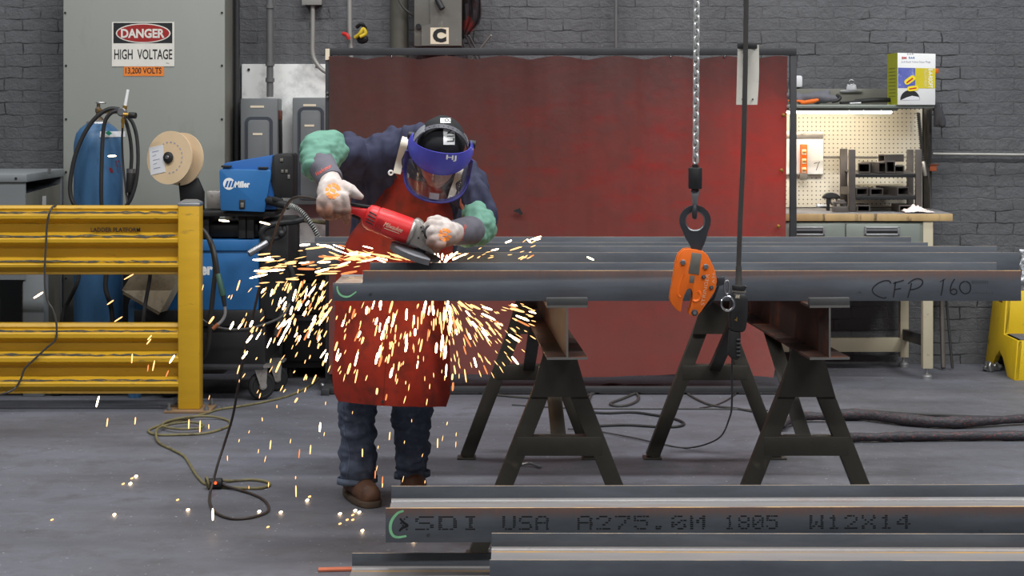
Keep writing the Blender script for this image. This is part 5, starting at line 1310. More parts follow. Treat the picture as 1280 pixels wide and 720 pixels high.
# green chalk C on the cut end
o = P(416, 376, YC); o.y = YC
def stroke(par, mat, pts, w, Y, base_px, name='chalk_stroke', n=8):
    o_ = P(*base_px, Y); o_.y = Y
    q = spl([V((S(u - base_px[0], Y), S(base_px[1] - v, Y), 0)) for u, v in pts], n)
    ww = [w * (0.75 + 0.4 * math.sin(PI * i / (len(q) - 1))) for i in range(len(q))]
    return MB().ribbon([(a.x, a.y) for a in q], ww, o_, X, Z, FW, 0.0006).build(name, K[mat], par)
stroke(fC, 'chalk', [(421.6, 357.5), (421.8, 362), (424.5, 367.5), (430, 370.6), (437, 370.3), (445.5, 364.5)], S(2.1, YC), YC, (416, 376))
YBm = 6.55
bB, _ = beam('long steel beam in the middle of the three on the trestles', P(572, 0, YBm).x, P(1274, 0, YBm).x, YBm, ZC, rust=False)
YA = 7.03
bA, _ = beam('long steel beam behind the others on the trestles, nearest the red screen', P(383, 0, YA).x, P(1160, 0, YA).x, YA, ZC, rust=False)
# beams lying in front
YE, ZE = 5.15, 0.2665
bE, fE = beam('stencilled steel beam with a green chalk C lying low in front of the trestles', P(482, 0, YE).x, 2.2, YE, ZE, rz=0.012)
stroke(fE, 'chalk', [(504.5, 638.6), (497, 641.5), (490, 650), (487.8, 660), (490.5, 668.5), (497, 671.5), (508, 670)], S(3.2, YE), YE, (482, 677))
stroke(fE, 'ink', [(500, 648), (504, 653), (509, 657), (503, 660), (499, 664)], S(3, YE), YE, (482, 677), 'ink_smudge')
# dot-printed heat marks on the flange, worn
DOTS = {'<': '0001000100010001000001000001000001', 'S': '01111100001000001110000010000111110', 'D': '11110100011000110001100011000111110', 'I': '01110001000010000100001000010001110',
        'U': '10001100011000110001100011000101110', 'A': '01110100011000111111100011000110001', '2': '01110100010000100010001000100011111', '7': '11111000010001000010001000100001000',
        '5': '11111100001111000001000011000101110', '.': '00000000000000000000000000110001100', '0': '01110100011001110101110011000101110', 'M': '10001110111010110101100011000110001',
        '1': '00100011000010000100001000010001110', '8': '01110100011000101110100011000101110', 'W': '10001100011000110101101011101110001', 'X': '10001100010101000100010101000110001',
        '4': '00010001100101010010111110001000010'}
def worn(s, px0, px1, py0, py1, Y, par):
    m = MB(); n = len(s); cw = (px1 - px0) / (n - 0.2); dx = cw * 0.8 / 5; dy = (py1 - py0) / 7
    for c, ch in enumerate(s):
        bits = DOTS[ch].ljust(35, '0')
        for k in range(35):
            if bits[k] == '0': continue
            q = noise.noise(V((c * 3.1 + k % 5, k // 5 * 1.7, px0)))
            if q > 0.42: continue
            u = px0 + c * cw + (k % 5) * dx; v = py0 + (k // 5) * dy
            w_ = dx * (1.02 if q < 0.1 else 0.7); h_ = dy * 0.66
            m.prism([P(u, v + h_, Y) + V((0, -0.0001, 0)), P(u + w_, v + h_, Y) + V((0, -0.0001, 0)), P(u + w_, v, Y) + V((0, -0.0001, 0)), P(u, v, Y) + V((0, -0.0001, 0))], (0, -0.0005, 0))
    return m.build('lettering', K['ink'], par, False)
for s, a, b_ in (('<', 500, 512), ('SDI', 519, 600), ('USA', 628, 686), ('A275.0M', 722, 882), ('1805', 906, 973), ('W12X14', 1013, 1140)):
    worn(s, a, b_, 645.5, 663.5, YE, fE)
for u, v, w_, m_ in ((806, 629.6, 52, 'ink'), (975, 629.2, 14, 'ink'), (494, 630.5, 24, 'ink')):
    c = P(u, 0, 5.29); c.z = ZE + BW / 2 + TW / 2 + 0.0006
    MB().prism([c + V((S(w_ / 2, 5.3) * math.cos(2 * PI * i / 24), 0.028 * math.sin(2 * PI * i / 24), 0)) for i in range(24)], (0, 0, 0.0005)).build('oil_stain', K['ink'], bE)
YF, ZF = 4.75, 0.2185
bF, fF = beam('steel beam along the lower edge of the photo, stepped out in front of the stencilled one', P(614, 0, 5.1).x, 2.2, YF, ZF, rust=False, rz=-0.006)
hwF = P(650, 700, YF)
YG, ZG = 4.925, 0.1165
bG, _ = beam('short length of steel beam low at the bottom, under the end of the stepped out beam', P(440, 0, 5.22).x, 0.55, YG, ZG, rust=False)
# timbers and blocks that carry the lying beams (mostly hidden)
def block(x, y0, y1, z, label):
    t = thing('support_block', label, 'block', (x, (y0 + y1) / 2, 0), 'blocks under the lying beams')
    MB().box((x - 0.05, y0, 0), (x + 0.05, y1, z - 0.0008), 0.004).build('timber', K['hbeam'], t)
for x in (0.75, 1.9): block(x, YE + 0.02, YE + 0.29, ZE, 'dark support block hidden under the low lying steel beams')
for x in (0.9, 1.9): block(x, YF + 0.01, YF + 0.12, ZF, 'dark support block hidden under the low lying steel beams')
for x in (-0.1, 0.4): block(x, YG + 0.01, YG + 0.29, ZG, 'dark support block hidden under the low lying steel beams')
# bright copper coloured offcut on the floor
t = tag(MB().bar(FLOOR(398, 714), FLOOR(440, 713), 0.03, 0.008, bevel=0.001).build('metal_offcut', M('copper_red_strip', (196, 112, 84), 0.5, 0.3)), 'flat copper red metal strip on the floor at the bottom edge', 'offcut')
t.location.z += 0.005

# ================================================================== two trestles
def trestle(label, xf, xb):
    YFr, YRr = 6.05, 7.70; zb_ = 0.719; Y0, Y1 = 5.72, 7.86
    dirv = V((xb - xf, YRr - YFr, 0)).normalized()
    at = lambda Y: V((xf + (xb - xf) * (Y - YFr) / (YRr - YFr), Y, 0))
    t = thing('trestle', label, 'trestle', at(6.9))
    side_ = V((dirv.y, -dirv.x, 0))
    for Yp, sp in ((YFr, 0.317), (YRr, 0.308)):
        c = at(Yp)
        for s in (-1, 1):
            foot = c + X * s * (sp - 0.036) + Z * 0.008; top = c + X * s * 0.003 + Z * (zb_ - 0.005)
            lg = MB().bar(foot, top, 0.058, 0.05, up=V((0, 1, 0)), bevel=0.003).build('leg', K['horse'], t)
            MB().box((foot.x - 0.04, Yp - 0.04, 0), (foot.x + 0.04, Yp + 0.04, 0.008), 0.001).build('foot_plate', K['horse'], lg)
        zA_, zB2 = 0.405, 0.345
        wA = (sp - 0.036) * (1 - (0.375) / zb_) + 0.012
        MB().box((c.x - wA, Yp - 0.026, zB2), (c.x + wA, Yp + 0.026, zA_ + 0.006), 0.003).build('crossbar', K['horse'], t)
        MB().prism([c + V((-0.098, -0.034, 0.548)), c + V((0.098, -0.034, 0.548)), c + V((0.05, -0.034, zb_ - 0.002)), c + V((-0.05, -0.034, zb_ - 0.002))], (0, 0.008, 0)).build('gusset', K['horse'], t)
    # knee braces from the crossbars up under the top beam
    for Yp, Yq in ((YFr, 6.62), (YRr, 7.13)):
        MB().bar(at(Yp) + Z * 0.39, at(Yq) + Z * (zb_ - 0.004), 0.05, 0.03, up=V((0, 1, 0.3)), bevel=0.002).build('brace', K['horse'], t)
    # top beam: an I section along the trestle
    h, w_, tf, tw = 0.1765, 0.132, 0.0075, 0.006
    e0, e1 = at(Y0), at(Y1); d = e1 - e0
    tb_ = MB()
    for z0, z1 in ((zb_, zb_ + tf), (zb_ + h - tf, zb_ + h)):
        tb_.prism([e0 + side_ * w_ / 2 + Z * z0, e0 - side_ * w_ / 2 + Z * z0, e0 - side_ * w_ / 2 + Z * z1, e0 + side_ * w_ / 2 + Z * z1], d)
    tb_.prism([e0 + side_ * tw / 2 + Z * (zb_ + tf), e0 - side_ * tw / 2 + Z * (zb_ + tf), e0 - side_ * tw / 2 + Z * (zb_ + h - tf), e0 + side_ * tw / 2 + Z * (zb_ + h - tf)], d)
    tbo = tb_.build('top_beam', K['hbeam'], t)
    # bright sawn faces at the near end
    ed = MB()
    n_ = -dirv * 0.0012
    for z0, z1 in ((zb_, zb_ + tf), (zb_ + h - tf, zb_ + h)):
        ed.prism([e0 + side_ * w_ / 2 + Z * z0, e0 - side_ * w_ / 2 + Z * z0, e0 - side_ * w_ / 2 + Z * z1, e0 + side_ * w_ / 2 + Z * z1], n_)
    ed.prism([e0 + side_ * tw / 2 + Z * (zb_ + tf), e0 - side_ * tw / 2 + Z * (zb_ + tf), e0 - side_ * tw / 2 + Z * (zb_ + h - tf), e0 + side_ * tw / 2 + Z * (zb_ + h - tf)], n_)
    ed.build('sawn_end', K['edge'], tbo)
    c = e0 + dirv * 0.012 + Z * (zb_ + h)
    MB().bar(c - side_ * 0.067 + Z * 0.0115, c + side_ * 0.067 + Z * 0.0115, 0.022, 0.025, up=Z, bevel=0.0012).build('end_stop', M('stop_steel', (78, 78, 78), 0.45, 0.3) if 'stop_steel' not in bpy.data.materials else bpy.data.materials['stop_steel'], t)
    return t
trestle('dark steel trestle beside the worker, under the beams', 0.162, 0.0734)
trestle('dark steel trestle behind the hanging orange clamp, under the beams', 1.008, 0.885)

# ================================================================== hoist chain and orange plate clamp
HY = 5.55
def hp_(px, py, Y=HY): return P(px, py, Y)
s1 = S(1, HY)
t = thing('load_chain', 'shiny steel hoist chain hanging in front of the red screen', 'chain', hp_(870, 205))
top = hp_(873.2, -340); bot = hp_(869.5, 203)
pitch = 0.0218; n = int((top - bot).length / pitch); dv = (bot - top).normalized()
def link_mesh():
    m = MB(); ln, wd, r = 0.0218 / 2, 0.0082, 0.0040
    pts = []
    for k in range(8): a = PI * k / 7; pts.append(V((wd * math.cos(a), 0, ln - 0.0035 + wd * math.sin(a))))
    for k in range(8): a = PI + PI * k / 7; pts.append(V((wd * math.cos(a), 0, -ln + 0.0035 + wd * math.sin(a))))
    m.tube(pts, r, 8, True)
    me = bpy.data.meshes.new('link'); m.bm.to_mesh(me); m.bm.free()
    me.polygons.foreach_set('use_smooth', [True] * len(me.polygons)); me.materials.append(K['chain'])
    return me
lm = link_mesh()
for i in range(n):
    l = bpy.data.objects.new('link', lm); COL.objects.link(l); l.parent = t
    p = bot + (top - bot).normalized() * pitch * (i + 0.5)
    l.location = p - t.location
    l.rotation_euler = (0, 0, 0.75 if i % 2 else 0.75 - PI / 2)
t = thing('chain_hook', 'black swivel block and hook holding the orange clamp on the chain', 'hook', hp_(869, 260))
MB().cyl(hp_(869, 209.5), hp_(869, 236), 8.6 * s1, seg=28, bevel=0.003).cyl(hp_(869.3, 206), hp_(869.2, 210), 4 * s1, seg=16).build('swivel_block', K['black'], t)
MB().cyl(hp_(869, 236), hp_(868.9, 238.5), 4.5 * s1, seg=16).build('neck', K['rubber'], t)
MB().prism([hp_(863.2, 237), hp_(866, 239), hp_(871.8, 239), hp_(875.6, 237), hp_(872.5, 248), hp_(872, 257), hp_(865.8, 257), hp_(865.5, 247)], (0, 0.014, 0), 0.003).build('latch', K['steel'], t)
MB().tube(spl([hp_(868.8, 246, HY + .03), hp_(868.6, 254, HY + 0.034), hp_(868.4, 264, HY + 0.02), hp_(868.3, 271, HY - 0.004), hp_(868.3, 266, HY - 0.026), hp_(868.6, 256, HY - 0.024)], 8), [3.0 * s1] * 24 + [3.3 * s1] * 8 + [3.2 * s1 - k * 0.0001 for k in range(9)], 12).build('hook', K['dkmetal'], t)
t = thing('plate_clamp', 'orange plate lifting clamp hanging on the chain in front of the beams', 'clamp', hp_(866, 393))
# lifting eye
cx_e, cy_e = 868.8, 286.5 - 11 + 0.5
outl = []
for k in range(25):
    a = math.radians(-28 + 236 * k / 24); outl.append((cx_e + 19.6 * math.cos(a), 276 - 19.6 * math.sin(a)))
outl = outl + [(856.5, 297), (861, 304), (864.5, 312), (864.5, 322), (876, 322), (876.5, 312), (880, 305), (882.5, 298)]
inner = [(cx_e + 12.6 * math.cos(2 * PI * k / 40), 276 - 12.6 * math.sin(2 * PI * k / 40)) for k in range(40)]
def plate_hole(outer, inner, d, name, m, par, yoff=0.0):
    b = bmesh.new()
    vo = [b.verts.new(hp_(u, v) + V((0, yoff, 0))) for u, v in outer]; vi = [b.verts.new(hp_(u, v) + V((0, yoff, 0))) for u, v in inner]
    es = [b.edges.new((vo[i], vo[(i + 1) % len(vo)])) for i in range(len(vo))] + [b.edges.new((vi[i], vi[(i + 1) % len(vi)])) for i in range(len(vi))]
    bmesh.ops.triangle_fill(b, edges=es, use_beauty=True, use_dissolve=False)
    r = bmesh.ops.extrude_face_region(b, geom=b.faces[:])
    bmesh.ops.translate(b, verts=[v for v in r['geom'] if isinstance(v, bmesh.types.BMVert)], vec=(0, d, 0))
    bmesh.ops.recalc_face_normals(b, faces=b.faces)
    m_ = MB(); m_._add(b); return m_.build(name, m, par)
ey = plate_hole(outl, inner, 0.016, 'lifting_eye', K['dkmetal'], t, -0.008)
b_eye = MB(); b_eye.torus(hp_(cx_e, 276) + V((0, 0, 0)), FW, 12.9 * s1, 0.0042, 44, 8); b_eye.build('worn_rim', K['steel'], ey)
cq = lambda u, v: (820 + u / 5.143, 300 + v / 5.143)
body = [cq(*p) for p in ((176, 56), (205, 52), (262, 60), (300, 70), (324, 90), (345, 128), (362, 165), (377, 205), (386, 262), (372, 325), (340, 375), (305, 425), (278, 462), (262, 478), (240, 488), (218, 480), (204, 470), (218, 420), (228, 372), (230, 335), (222, 312), (207, 306), (193, 318), (180, 345), (168, 375), (162, 410), (156, 452), (148, 458), (122, 438), (97, 408), (86, 380), (92, 335), (102, 280), (114, 205), (124, 140), (142, 88))]
for yo, nm in ((-0.026, 'front_cheek'), (0.012, 'rear_cheek')):
    MB().prism([hp_(u, v) + V((0, yo, 0)) for u, v in body], (0, 0.014, 0), 0.002).build('cheek_plate', K['orange'], t)
core = [cq(*p) for p in ((185, 66), (300, 80), (340, 140), (368, 215), (376, 265), (350, 350), (290, 430), (240, 478), (216, 466), (234, 420), (244, 330), (210, 290), (176, 330), (150, 400), (105, 390), (112, 300), (130, 140))]
MB().prism([hp_(u, v) + V((0, -0.012, 0)) for u, v in core], (0, 0.024, 0)).build('jaw_core', K['dkmetal'], t)
rp = [cq(*p) for p in ((226, 76), (287, 84), (270, 218), (202, 208))]
MB().prism([hp_(u, v) + V((0, -0.0285, 0)) for u, v in rp], (0, 0.003, 0), 0.0006).build('rating_plate', K['plate'], t)
rp = [cq(*p) for p in ((214, 224), (243, 226), (238, 272), (209, 268))]
MB().prism([hp_(u, v) + V((0, -0.0275, 0)) for u, v in rp], (0, 0.002, 0), 0.0004).build('small_plate', K['plate'], t)
for (u, v), r_, m_ in ((cq(167, 137), 3.6, 'steel'), (cq(314, 165), 3.6, 'steel'), (cq(300, 231), 2.7, 'dkmetal'), (cq(349, 299), 2.7, 'dkmetal'), (cq(242, 460), 4.4, 'dkmetal')):
    c = hp_(u, v) + V((0, -0.026, 0))
    bo = MB().cyl(c, c + FW * 0.008, r_ * s1, seg=6, bevel=0.001).build('bolt', K[m_], t)
    MB().cyl(c + FW * 0.008, c + FW * 0.0095, r_ * 0.5 * s1, seg=14).build('bolt_end', K['steel'], bo)
for pts, r_ in (([(172, 215), (155, 260), (140, 315), (138, 345), (150, 362)], 2.0), ([(232, 382), (250, 388), (272, 378), (280, 350), (268, 322)], 2.2)):
    MB().tube(spl([hp_(*cq(u, v)) + V((0, -0.024, 0)) for u, v in pts], 6), r_ * s1, 8).build('cast_ridge', K['orange'], t)
def vtext(s, u0, v0, u1, v1, hgt):
    a, b = hp_(*cq(u0, v0)), hp_(*cq(u1, v1)); U_ = (b - a).normalized(); W_2 = V((-U_.z, 0, U_.x)); 
    text('lettering', s, K['cream'], t, a + V((0, -0.0262, 0)), U_, W_2, (b - a).length, hgt * s1, FW, -0.02, 0.0006)
vtext('STRINGER', 303, 415, 338, 215, 4.2); vtext('A36', 371, 275, 371, 205, 3.2)
# cam lever, link and ring at the back of the clamp
MB().prism([hp_(*cq(u, v)) + V((0, 0.0, 0)) for u, v in ((384, 242), (440, 232), (447, 283), (402, 300), (384, 290))], (0, 0.02, 0), 0.003).build('cam_lever', K['dkmetal'], t)
MB().prism([hp_(*cq(u, v)) + V((0, 0.002, 0)) for u, v in ((398, 296), (408, 300), (376, 385), (345, 425), (300, 452), (320, 425), (366, 370))], (0, 0.016, 0), 0.003).build('cam', K['black'], t)
lk = spl([hp_(*cq(u, v)) + V((0, -0.002, 0)) for u, v in ((455, 262), (443, 275), (440, 310), (448, 340), (462, 346), (470, 325), (470, 285), (464, 265))], 4, True)
MB().tube(lk, 0.0036, 8, True).build('link', K['steel'], t)
MB().torus(hp_(*cq(458, 406)) + V((0, -0.012, 0)), V((0.25, -1, 0.1)), 8.6 * s1, 0.0035, 36, 8).build('ring', K['chrome'], t)

# ================================================================== pendant control on its cable
YPn = 5.63
pp = lambda u, v, Y=YPn: P(u, v, Y)
t = thing('pendant_control', 'black hoist pendant control on a long dark cable beside the orange clamp', 'pendant control', pp(919, 448))
MB().tube(spl([pp(935.5, -340), pp(934, -90), pp(932.8, 0), pp(932, 60), pp(930.8, 130), pp(928.8, 200), pp(925.5, 270), pp(924, 312), pp(923, 345)], 8), S(3.1, YPn), 12).build('cable', K['cable'], t)
q5 = lambda u, v: (900 + u / 5.54, 340 + v / 5.54)
MB().lathe([(S(3.6, YPn), -0.036), (S(3.8, YPn), -0.03), (S(3.8, YPn), 0.0), (S(4.3, YPn), 0.004), (S(4.3, YPn), 0.04), (S(5, YPn), 0.044)], pp(923.4, 347), -Z, 18).build('strain_relief', K['cable'], t)
MB().cyl(pp(*q5(130, 90)), pp(*q5(128, 128)), S(8.2, YPn), seg=24, bevel=0.003).build('clamp_collar', K['black'], t)
MB().cyl(pp(*q5(165, 98)), pp(*q5(182, 108)), S(2.2, YPn), seg=12, bevel=0.001).build('clamp_screw', K['black'], t)
MB().cyl(pp(*q5(133, 128)), pp(*q5(132, 140)), S(8.8, YPn), seg=24).build('steel_ring', K['plate'], t)
bd = [pp(*q5(u, v)) for u, v in ((82, 140), (168, 142), (188, 185), (186, 300), (172, 400), (150, 412), (78, 408), (66, 390), (62, 300), (74, 190))]
bo = MB().prism([p + V((0, -0.03, 0)) for p in bd], (0, 0.06, 0), 0.010).build('body', K['black'], t)
gp = [pp(*q5(u, v)) for u, v in ((66, 400), (136, 404), (138, 440), (136, 560), (130, 592), (112, 604), (80, 596), (58, 580), (56, 540))]
gr_ = MB().prism([p + V((0, -0.024, 0)) for p in gp], (0, 0.048, 0), 0.010).build('grip', K['rubber'], t)
for k in range(5):
    c = pp(*q5(121, 462 + k * 27)); MB().obox(c + V((0, -0.024, 0)), (S(5.5, YPn), 0.012, S(2.6, YPn)), None, 0.003).build('finger_ridge', K['frame_dk'], gr_)
c = pp(*q5(113, 162)); lb = MB().obox(c + V((0, -0.031, 0)), (S(6, YPn), 0.002, S(5.5, YPn))).build('maker_sticker', K['plate'], bo)
for k in range(3): MB().obox(c + V((S(-1.6 + k * 1.6, YPn), -0.0325, 0)), (S(0.8, YPn), 0.001, S(3.6, YPn)), Matrix.Rotation(0.3, 3, 'Y')).build('sticker_mark', K['cream'], lb)
MB().prism([pp(*q5(u, v)) + V((0, -0.0312, 0)) for u, v in ((92, 328), (96, 318), (104, 322), (108, 304), (112, 306), (110, 332), (104, 332), (100, 326))], (0, 0.001, 0)).build('gold_mark', K['brass'], bo)
MB().tube(spl([pp(915.5, 446), P(914.8, 470, 5.8), P(915, 500, 6.3), P(912, 522, 6.95), P(898, 548, 7.7), FLOOR(862, 562, 0.008), FLOOR(826, 557, 0.008), FLOOR(790, 549, 0.008), FLOOR(745, 541, 0.008), FLOOR(710, 538, 0.008)], 8), S(1.15, 7), 8).build('lead', K['cable'], t)
# white plastic tag on the pendant cable
t = thing('cable_tag', 'worn white plastic tag strapped round the pendant cable', 'tag', pp(935, 131, YPn + 0.03))
tg = []
for i in range(13):
    k = i / 12; v = 56 + 75 * k
    row = []
    for j in range(13):
        w = j / 12
        u = (922.5 - 1.8 * k + 25.5 * w + 1.2 * math.sin(PI * k) * w)
        row.append(pp(u, v, YPn + 0.016 + 0.014 * abs(2 * w - 1) ** 2 + 0.006 * math.sin(k * PI)))
    tg.append(row)
MB().grid(tg, 0.002).build('plastic_sheet', K['tagwhite'], t)
MB().box((pp(922.5, 0).x, YPn + 0.012, pp(0, 61).z), (pp(947.5, 0).x, YPn + 0.022, pp(0, 52.5).z), 0.004).build('black_tape', K['frame_dk'], t)
for u in (928, 941): MB().cyl(pp(u, 124, YPn + 0.023), pp(u, 124, YPn + 0.010), S(1.0, YPn), seg=10).build('hole', K['black'], t)

# ================================================================== cables and cords lying on the floor
def fcable(name, pts, r, m, label, cat='cable', n=8):
    return hose(name, [FLOOR(u, v, r + dz) for u, v, dz in [(*p, 0)[:3] for p in pts]], r, K[m], label, cat, n)
fcable('extension_cord', [(398, 474), (388, 483), (364, 495), (334, 503), (302, 509), (275, 513), (255, 519), (230, 526), (208, 531), (190, 537), (186, 541), (196, 545), (225, 545), (258, 543), (282, 536), (288, 531), (282, 526), (262, 524.5, .01), (235, 526, .012), (210, 531, .012), (203, 537, .012), (222, 541, .012), (248, 540, .012), (254, 536, .012), (240, 533, .014), (216, 535, .014), (198, 540, .012), (195, 548, .008), (200, 556), (216, 564), (230, 572), (237, 582), (243, 592), (250, 601), (258, 607), (270, 606, .012), (290, 603), (315, 601.5), (333, 604), (337, 608), (325, 612), (300, 612), (276, 610.5)], 0.006, 'cord_y', 'dirty yellow extension cord coiled loosely on the floor before the yellow post', 'extension cord')
t = thing('plug', 'dark extension plug with a glowing red lamp on the floor in the cord coil', 'plug', FLOOR(268, 612))
c = FLOOR(266, 611, 0.022)
MB().cyl(c - V((0.022, 0, 0)), c + V((0.038, 0.0, 0)), 0.02, 0.022, 18, 0.004).build('shell', K['rubber'], t)
MB().torus(c + V((-0.02, -0.01, 0.004)), V((1, 0.4, 0.2)), 0.022, 0.005, 18, 8).build('cord_knot', K['cord_y'], t)
MB().sphere(c + V((0.014, -0.021, 0.006)), 0.006).build('pilot_lamp', K['led'], t)
fcable('floor_cable', [(600, 493), (640, 497), (680, 500), (705, 501), (740, 494), (765, 486), (790, 483), (830, 484), (850, 488), (870, 500), (890, 508), (920, 512), (950, 517), (985, 519)], 0.006, 'cable', 'thin dark cable meandering along the floor just before the red screen')
fcable('floor_cable', [(738, 517), (760, 518), (790, 517), (815, 520), (842, 525), (855, 531), (846, 535), (820, 535), (785, 533), (752, 534), (735, 536)], 0.0065, 'hose', 'dark cable doubled back in a flat loop between the trestles')
fcable('floor_cable', [(736, 502), (741, 492), (752, 484), (768, 482), (785, 486), (797, 495), (797, 502), (785, 508), (770, 509), (763, 506), (778, 500), (800, 491), (815, 486)], 0.007, 'cable', 'grey cable coiled in a small loop near the foot of the red screen')
fcable('floor_cable', [(640, 507), (690, 510), (730, 511.5), (780, 512), (850, 512), (920, 512.5), (960, 514)], 0.004, 'cable', 'very thin dark cable running straight across the floor behind the trestles')
fcable('floor_cable', [(930, 486), (915, 497), (903, 504), (890, 508.5), (875, 511)], 0.004, 'cord_b', 'short brownish cable end lying below the corner of the red screen')
fcable('air_hose', [(1040, 515), (1070, 514.5), (1105, 517), (1140, 519.5), (1180, 521), (1230, 523), (1330, 525)], 0.007, 'hose', 'thin black hose on the floor, the far one of the bundle by the bench side', 'hose')
pb = [FLOOR(u, v, 0.03) for u, v in ((978, 540), (985, 534), (1005, 528), (1030, 528), (1052, 526), (1080, 526), (1105, 529), (1130, 532), (1165, 535), (1200, 535.5), (1240, 533.5), (1280, 531), (1340, 528))]
pp_ = spl(pb, 10); rr_ = [0.018 + 0.010 * math.exp(-((p.x - 1.95) / 0.5) ** 2) + 0.007 * noise.noise(p * 8) + 0.004 * noise.noise(p * 22) for p in pp_]
tag(MB().tube(pp_, rr_, 12).build('sleeved_hose', K['sleeve_hose'], None, True, 180), 'scuffed black sleeved hose bundle with red patches, the farther of two on the floor', 'hose')
pb = [FLOOR(u, v, 0.024) for u, v in ((1035, 557), (1067, 553), (1090, 553), (1130, 552), (1180, 551.5), (1230, 551), (1280, 551), (1340, 551))]
pp_ = spl(pb, 10)
tag(MB().tube(pp_, [0.0215 + 0.004 * noise.noise(p * 9) + 0.003 * noise.noise(p * 24) for p in pp_], 12).build('sleeved_hose', K['sleeve_hose'], None, True, 180), 'scuffed black sleeved hose with red bands, nearer of two on the floor', 'hose')
t = tag(MB().tube(spl([FLOOR(648, 583, 0.006), FLOOR(660, 583, 0.014), FLOOR(668, 584, 0.01), FLOOR(676, 586, 0.006)], 5), 0.006, 8).build('metal_scrap', K['steel']), 'small bright metal scrap on the floor under the trestle beside the worker', 'scrap')
def lump(px, py, r, label):
    tag(blob('foil_scrap', [('e', FLOOR(px, py, r * 0.6), (r, r * 0.8, r * 0.6), None)], K['foil'], None, 0.007, 1, [(r * 0.6, 40, (1, 1, 1))]), label, 'scrap')
lump(407, 487, 0.03, 'clear crumpled wrapper on the floor by the foot of the red screen')
# clear wrap hanging off the beam ends at the frame edge
t = thing('plastic_wrap', 'crumpled clear plastic wrap caught on the beam ends at the photo edge', 'plastic wrap', P(1278, 350, 6.2))
m = bpy.data.materials.new('clear_plastic'); m.use_nodes = True
bs = m.node_tree.nodes['Principled BSDF']; bs.inputs['Base Color'].default_value = (0.75, 0.77, 0.8, 1); bs.inputs['Roughness'].default_value = 0.2; bs.inputs['Alpha'].default_value = 0.7
rw = []
for i in range(24):
    k = i / 23; v = 312 + 42 * k
    rw.append([P(1274 + 3.5 * abs(math.sin(k * 7)) + 22 * j / 10, v, 6.25 + 0.03 * noise.noise(V((j * 0.9, k * 8, 1))) * 1.0) for j in range(11)])
MB().grid(rw, 0.002).build('film', m, t, True, 180)
# ================================================================== the worker
W = thing('person', 'worker in navy shirt, red leather apron and face shield bending over a grinder', 'person', (P(482, 0, 6.85).x, 6.85, 0))
shL, elL, wrL = P(452, 197, 6.54), P(395, 190, 6.28), P(412, 226, 6.10)
shR, elR, wrR = P(577, 226, 6.58), P(600, 283, 6.38), P(566, 291, 6.17)
neck = P(528, 198, 6.44)
hc = P(550.0, 188.5, 6.22)
# head frame: nods down, turns and tilts a little
pit, yaw, rol = math.radians(35), math.radians(5), math.radians(11)
R0, F0, U0 = V((1, 0, 0)), V((0, -math.cos(pit), -math.sin(pit))), V((0, -math.sin(pit), math.cos(pit)))
R1, F1 = R0 * math.cos(yaw) - F0 * math.sin(yaw), F0 * math.cos(yaw) + R0 * math.sin(yaw)
def roll(v): return V((v.x * math.cos(rol) + v.z * math.sin(rol), v.y, -v.x * math.sin(rol) + v.z * math.cos(rol)))
HR, HF, HU = roll(R1), roll(F1), roll(U0)
HM = Matrix((HR, HF, HU)).transposed()
def h(r, f, u): return hc + HR * r + HF * f + HU * u
hipL, hipR = P(456, 350, 6.86), P(511, 350, 6.88)
knL, knR = P(448, 478, 6.80), P(515, 478, 6.86)
anL, anR = P(448, 598, 6.93), P(516, 590, 7.03)
body = blob('body', [
    ('e', h(0, -0.005, 0.02), (0.075, 0.096, 0.105), HM), ('e', h(0, 0.028, -0.045), (0.060, 0.066, 0.072), HM), ('e', h(0, 0.052, -0.088), (0.036, 0.036, 0.026), HM),
    (h(0, 0.093, 0.006), 0.009, h(0, 0.106, -0.032), 0.0145), ('e', h(0.030, 0.075, -0.03), (0.026, 0.022, 0.02), HM), ('e', h(-0.030, 0.075, -0.03), (0.026, 0.022, 0.02), HM),
    ('e', h(0, 0.088, 0.018), (0.052, 0.012, 0.012), HM), ('e', h(0, 0.088, -0.062), (0.026, 0.012, 0.008), HM), ('e', h(0, 0.086, -0.074), (0.022, 0.012, 0.008), HM),
    ('e', h(0.078, -0.012, -0.012), (0.010, 0.022, 0.034), HM), ('e', h(-0.078, -0.012, -0.012), (0.010, 0.022, 0.034), HM),
    (h(0, -0.03, -0.05), 0.052, neck, 0.058), (neck, 0.07, P(520, 215, 6.52), 0.085),
    (shL + V((0.05, 0.02, 0)), 0.06, shR + V((-0.03, 0.02, 0)), 0.055), (P(515, 220, 6.58), 0.10, P(495, 290, 6.74), 0.12), (P(495, 290, 6.74), 0.12, P(485, 340, 6.84), 0.13),
    (shL, 0.045, elL, 0.034), (elL, 0.034, wrL, 0.026), (shR + V((-0.01, 0.01, 0)), 0.040, elR, 0.032), (elR, 0.032, wrR, 0.026),
    (hipL, 0.085, knL, 0.058), (knL, 0.055, anL, 0.036), (hipR, 0.085, knR, 0.058), (knR, 0.055, anR, 0.036)],
    K['skin'], W, 0.006, 3)
body['label'] = 'skin of face and neck'
for s in (-1, 1):
    e = MB().sphere(h(s * 0.031, 0.084, -0.008), 0.0115, seg=14).build('eye', K['eye'], body)
    MB().sphere(h(s * 0.031, 0.0925, -0.0105), 0.0052, seg=10).build('iris', K['black'], e)
    MB().tube([h(s * 0.014, 0.099, 0.012), h(s * 0.03, 0.099, 0.017), h(s * 0.047, 0.088, 0.012)], 0.0035, 8).build('eyebrow', K['beard'], body)
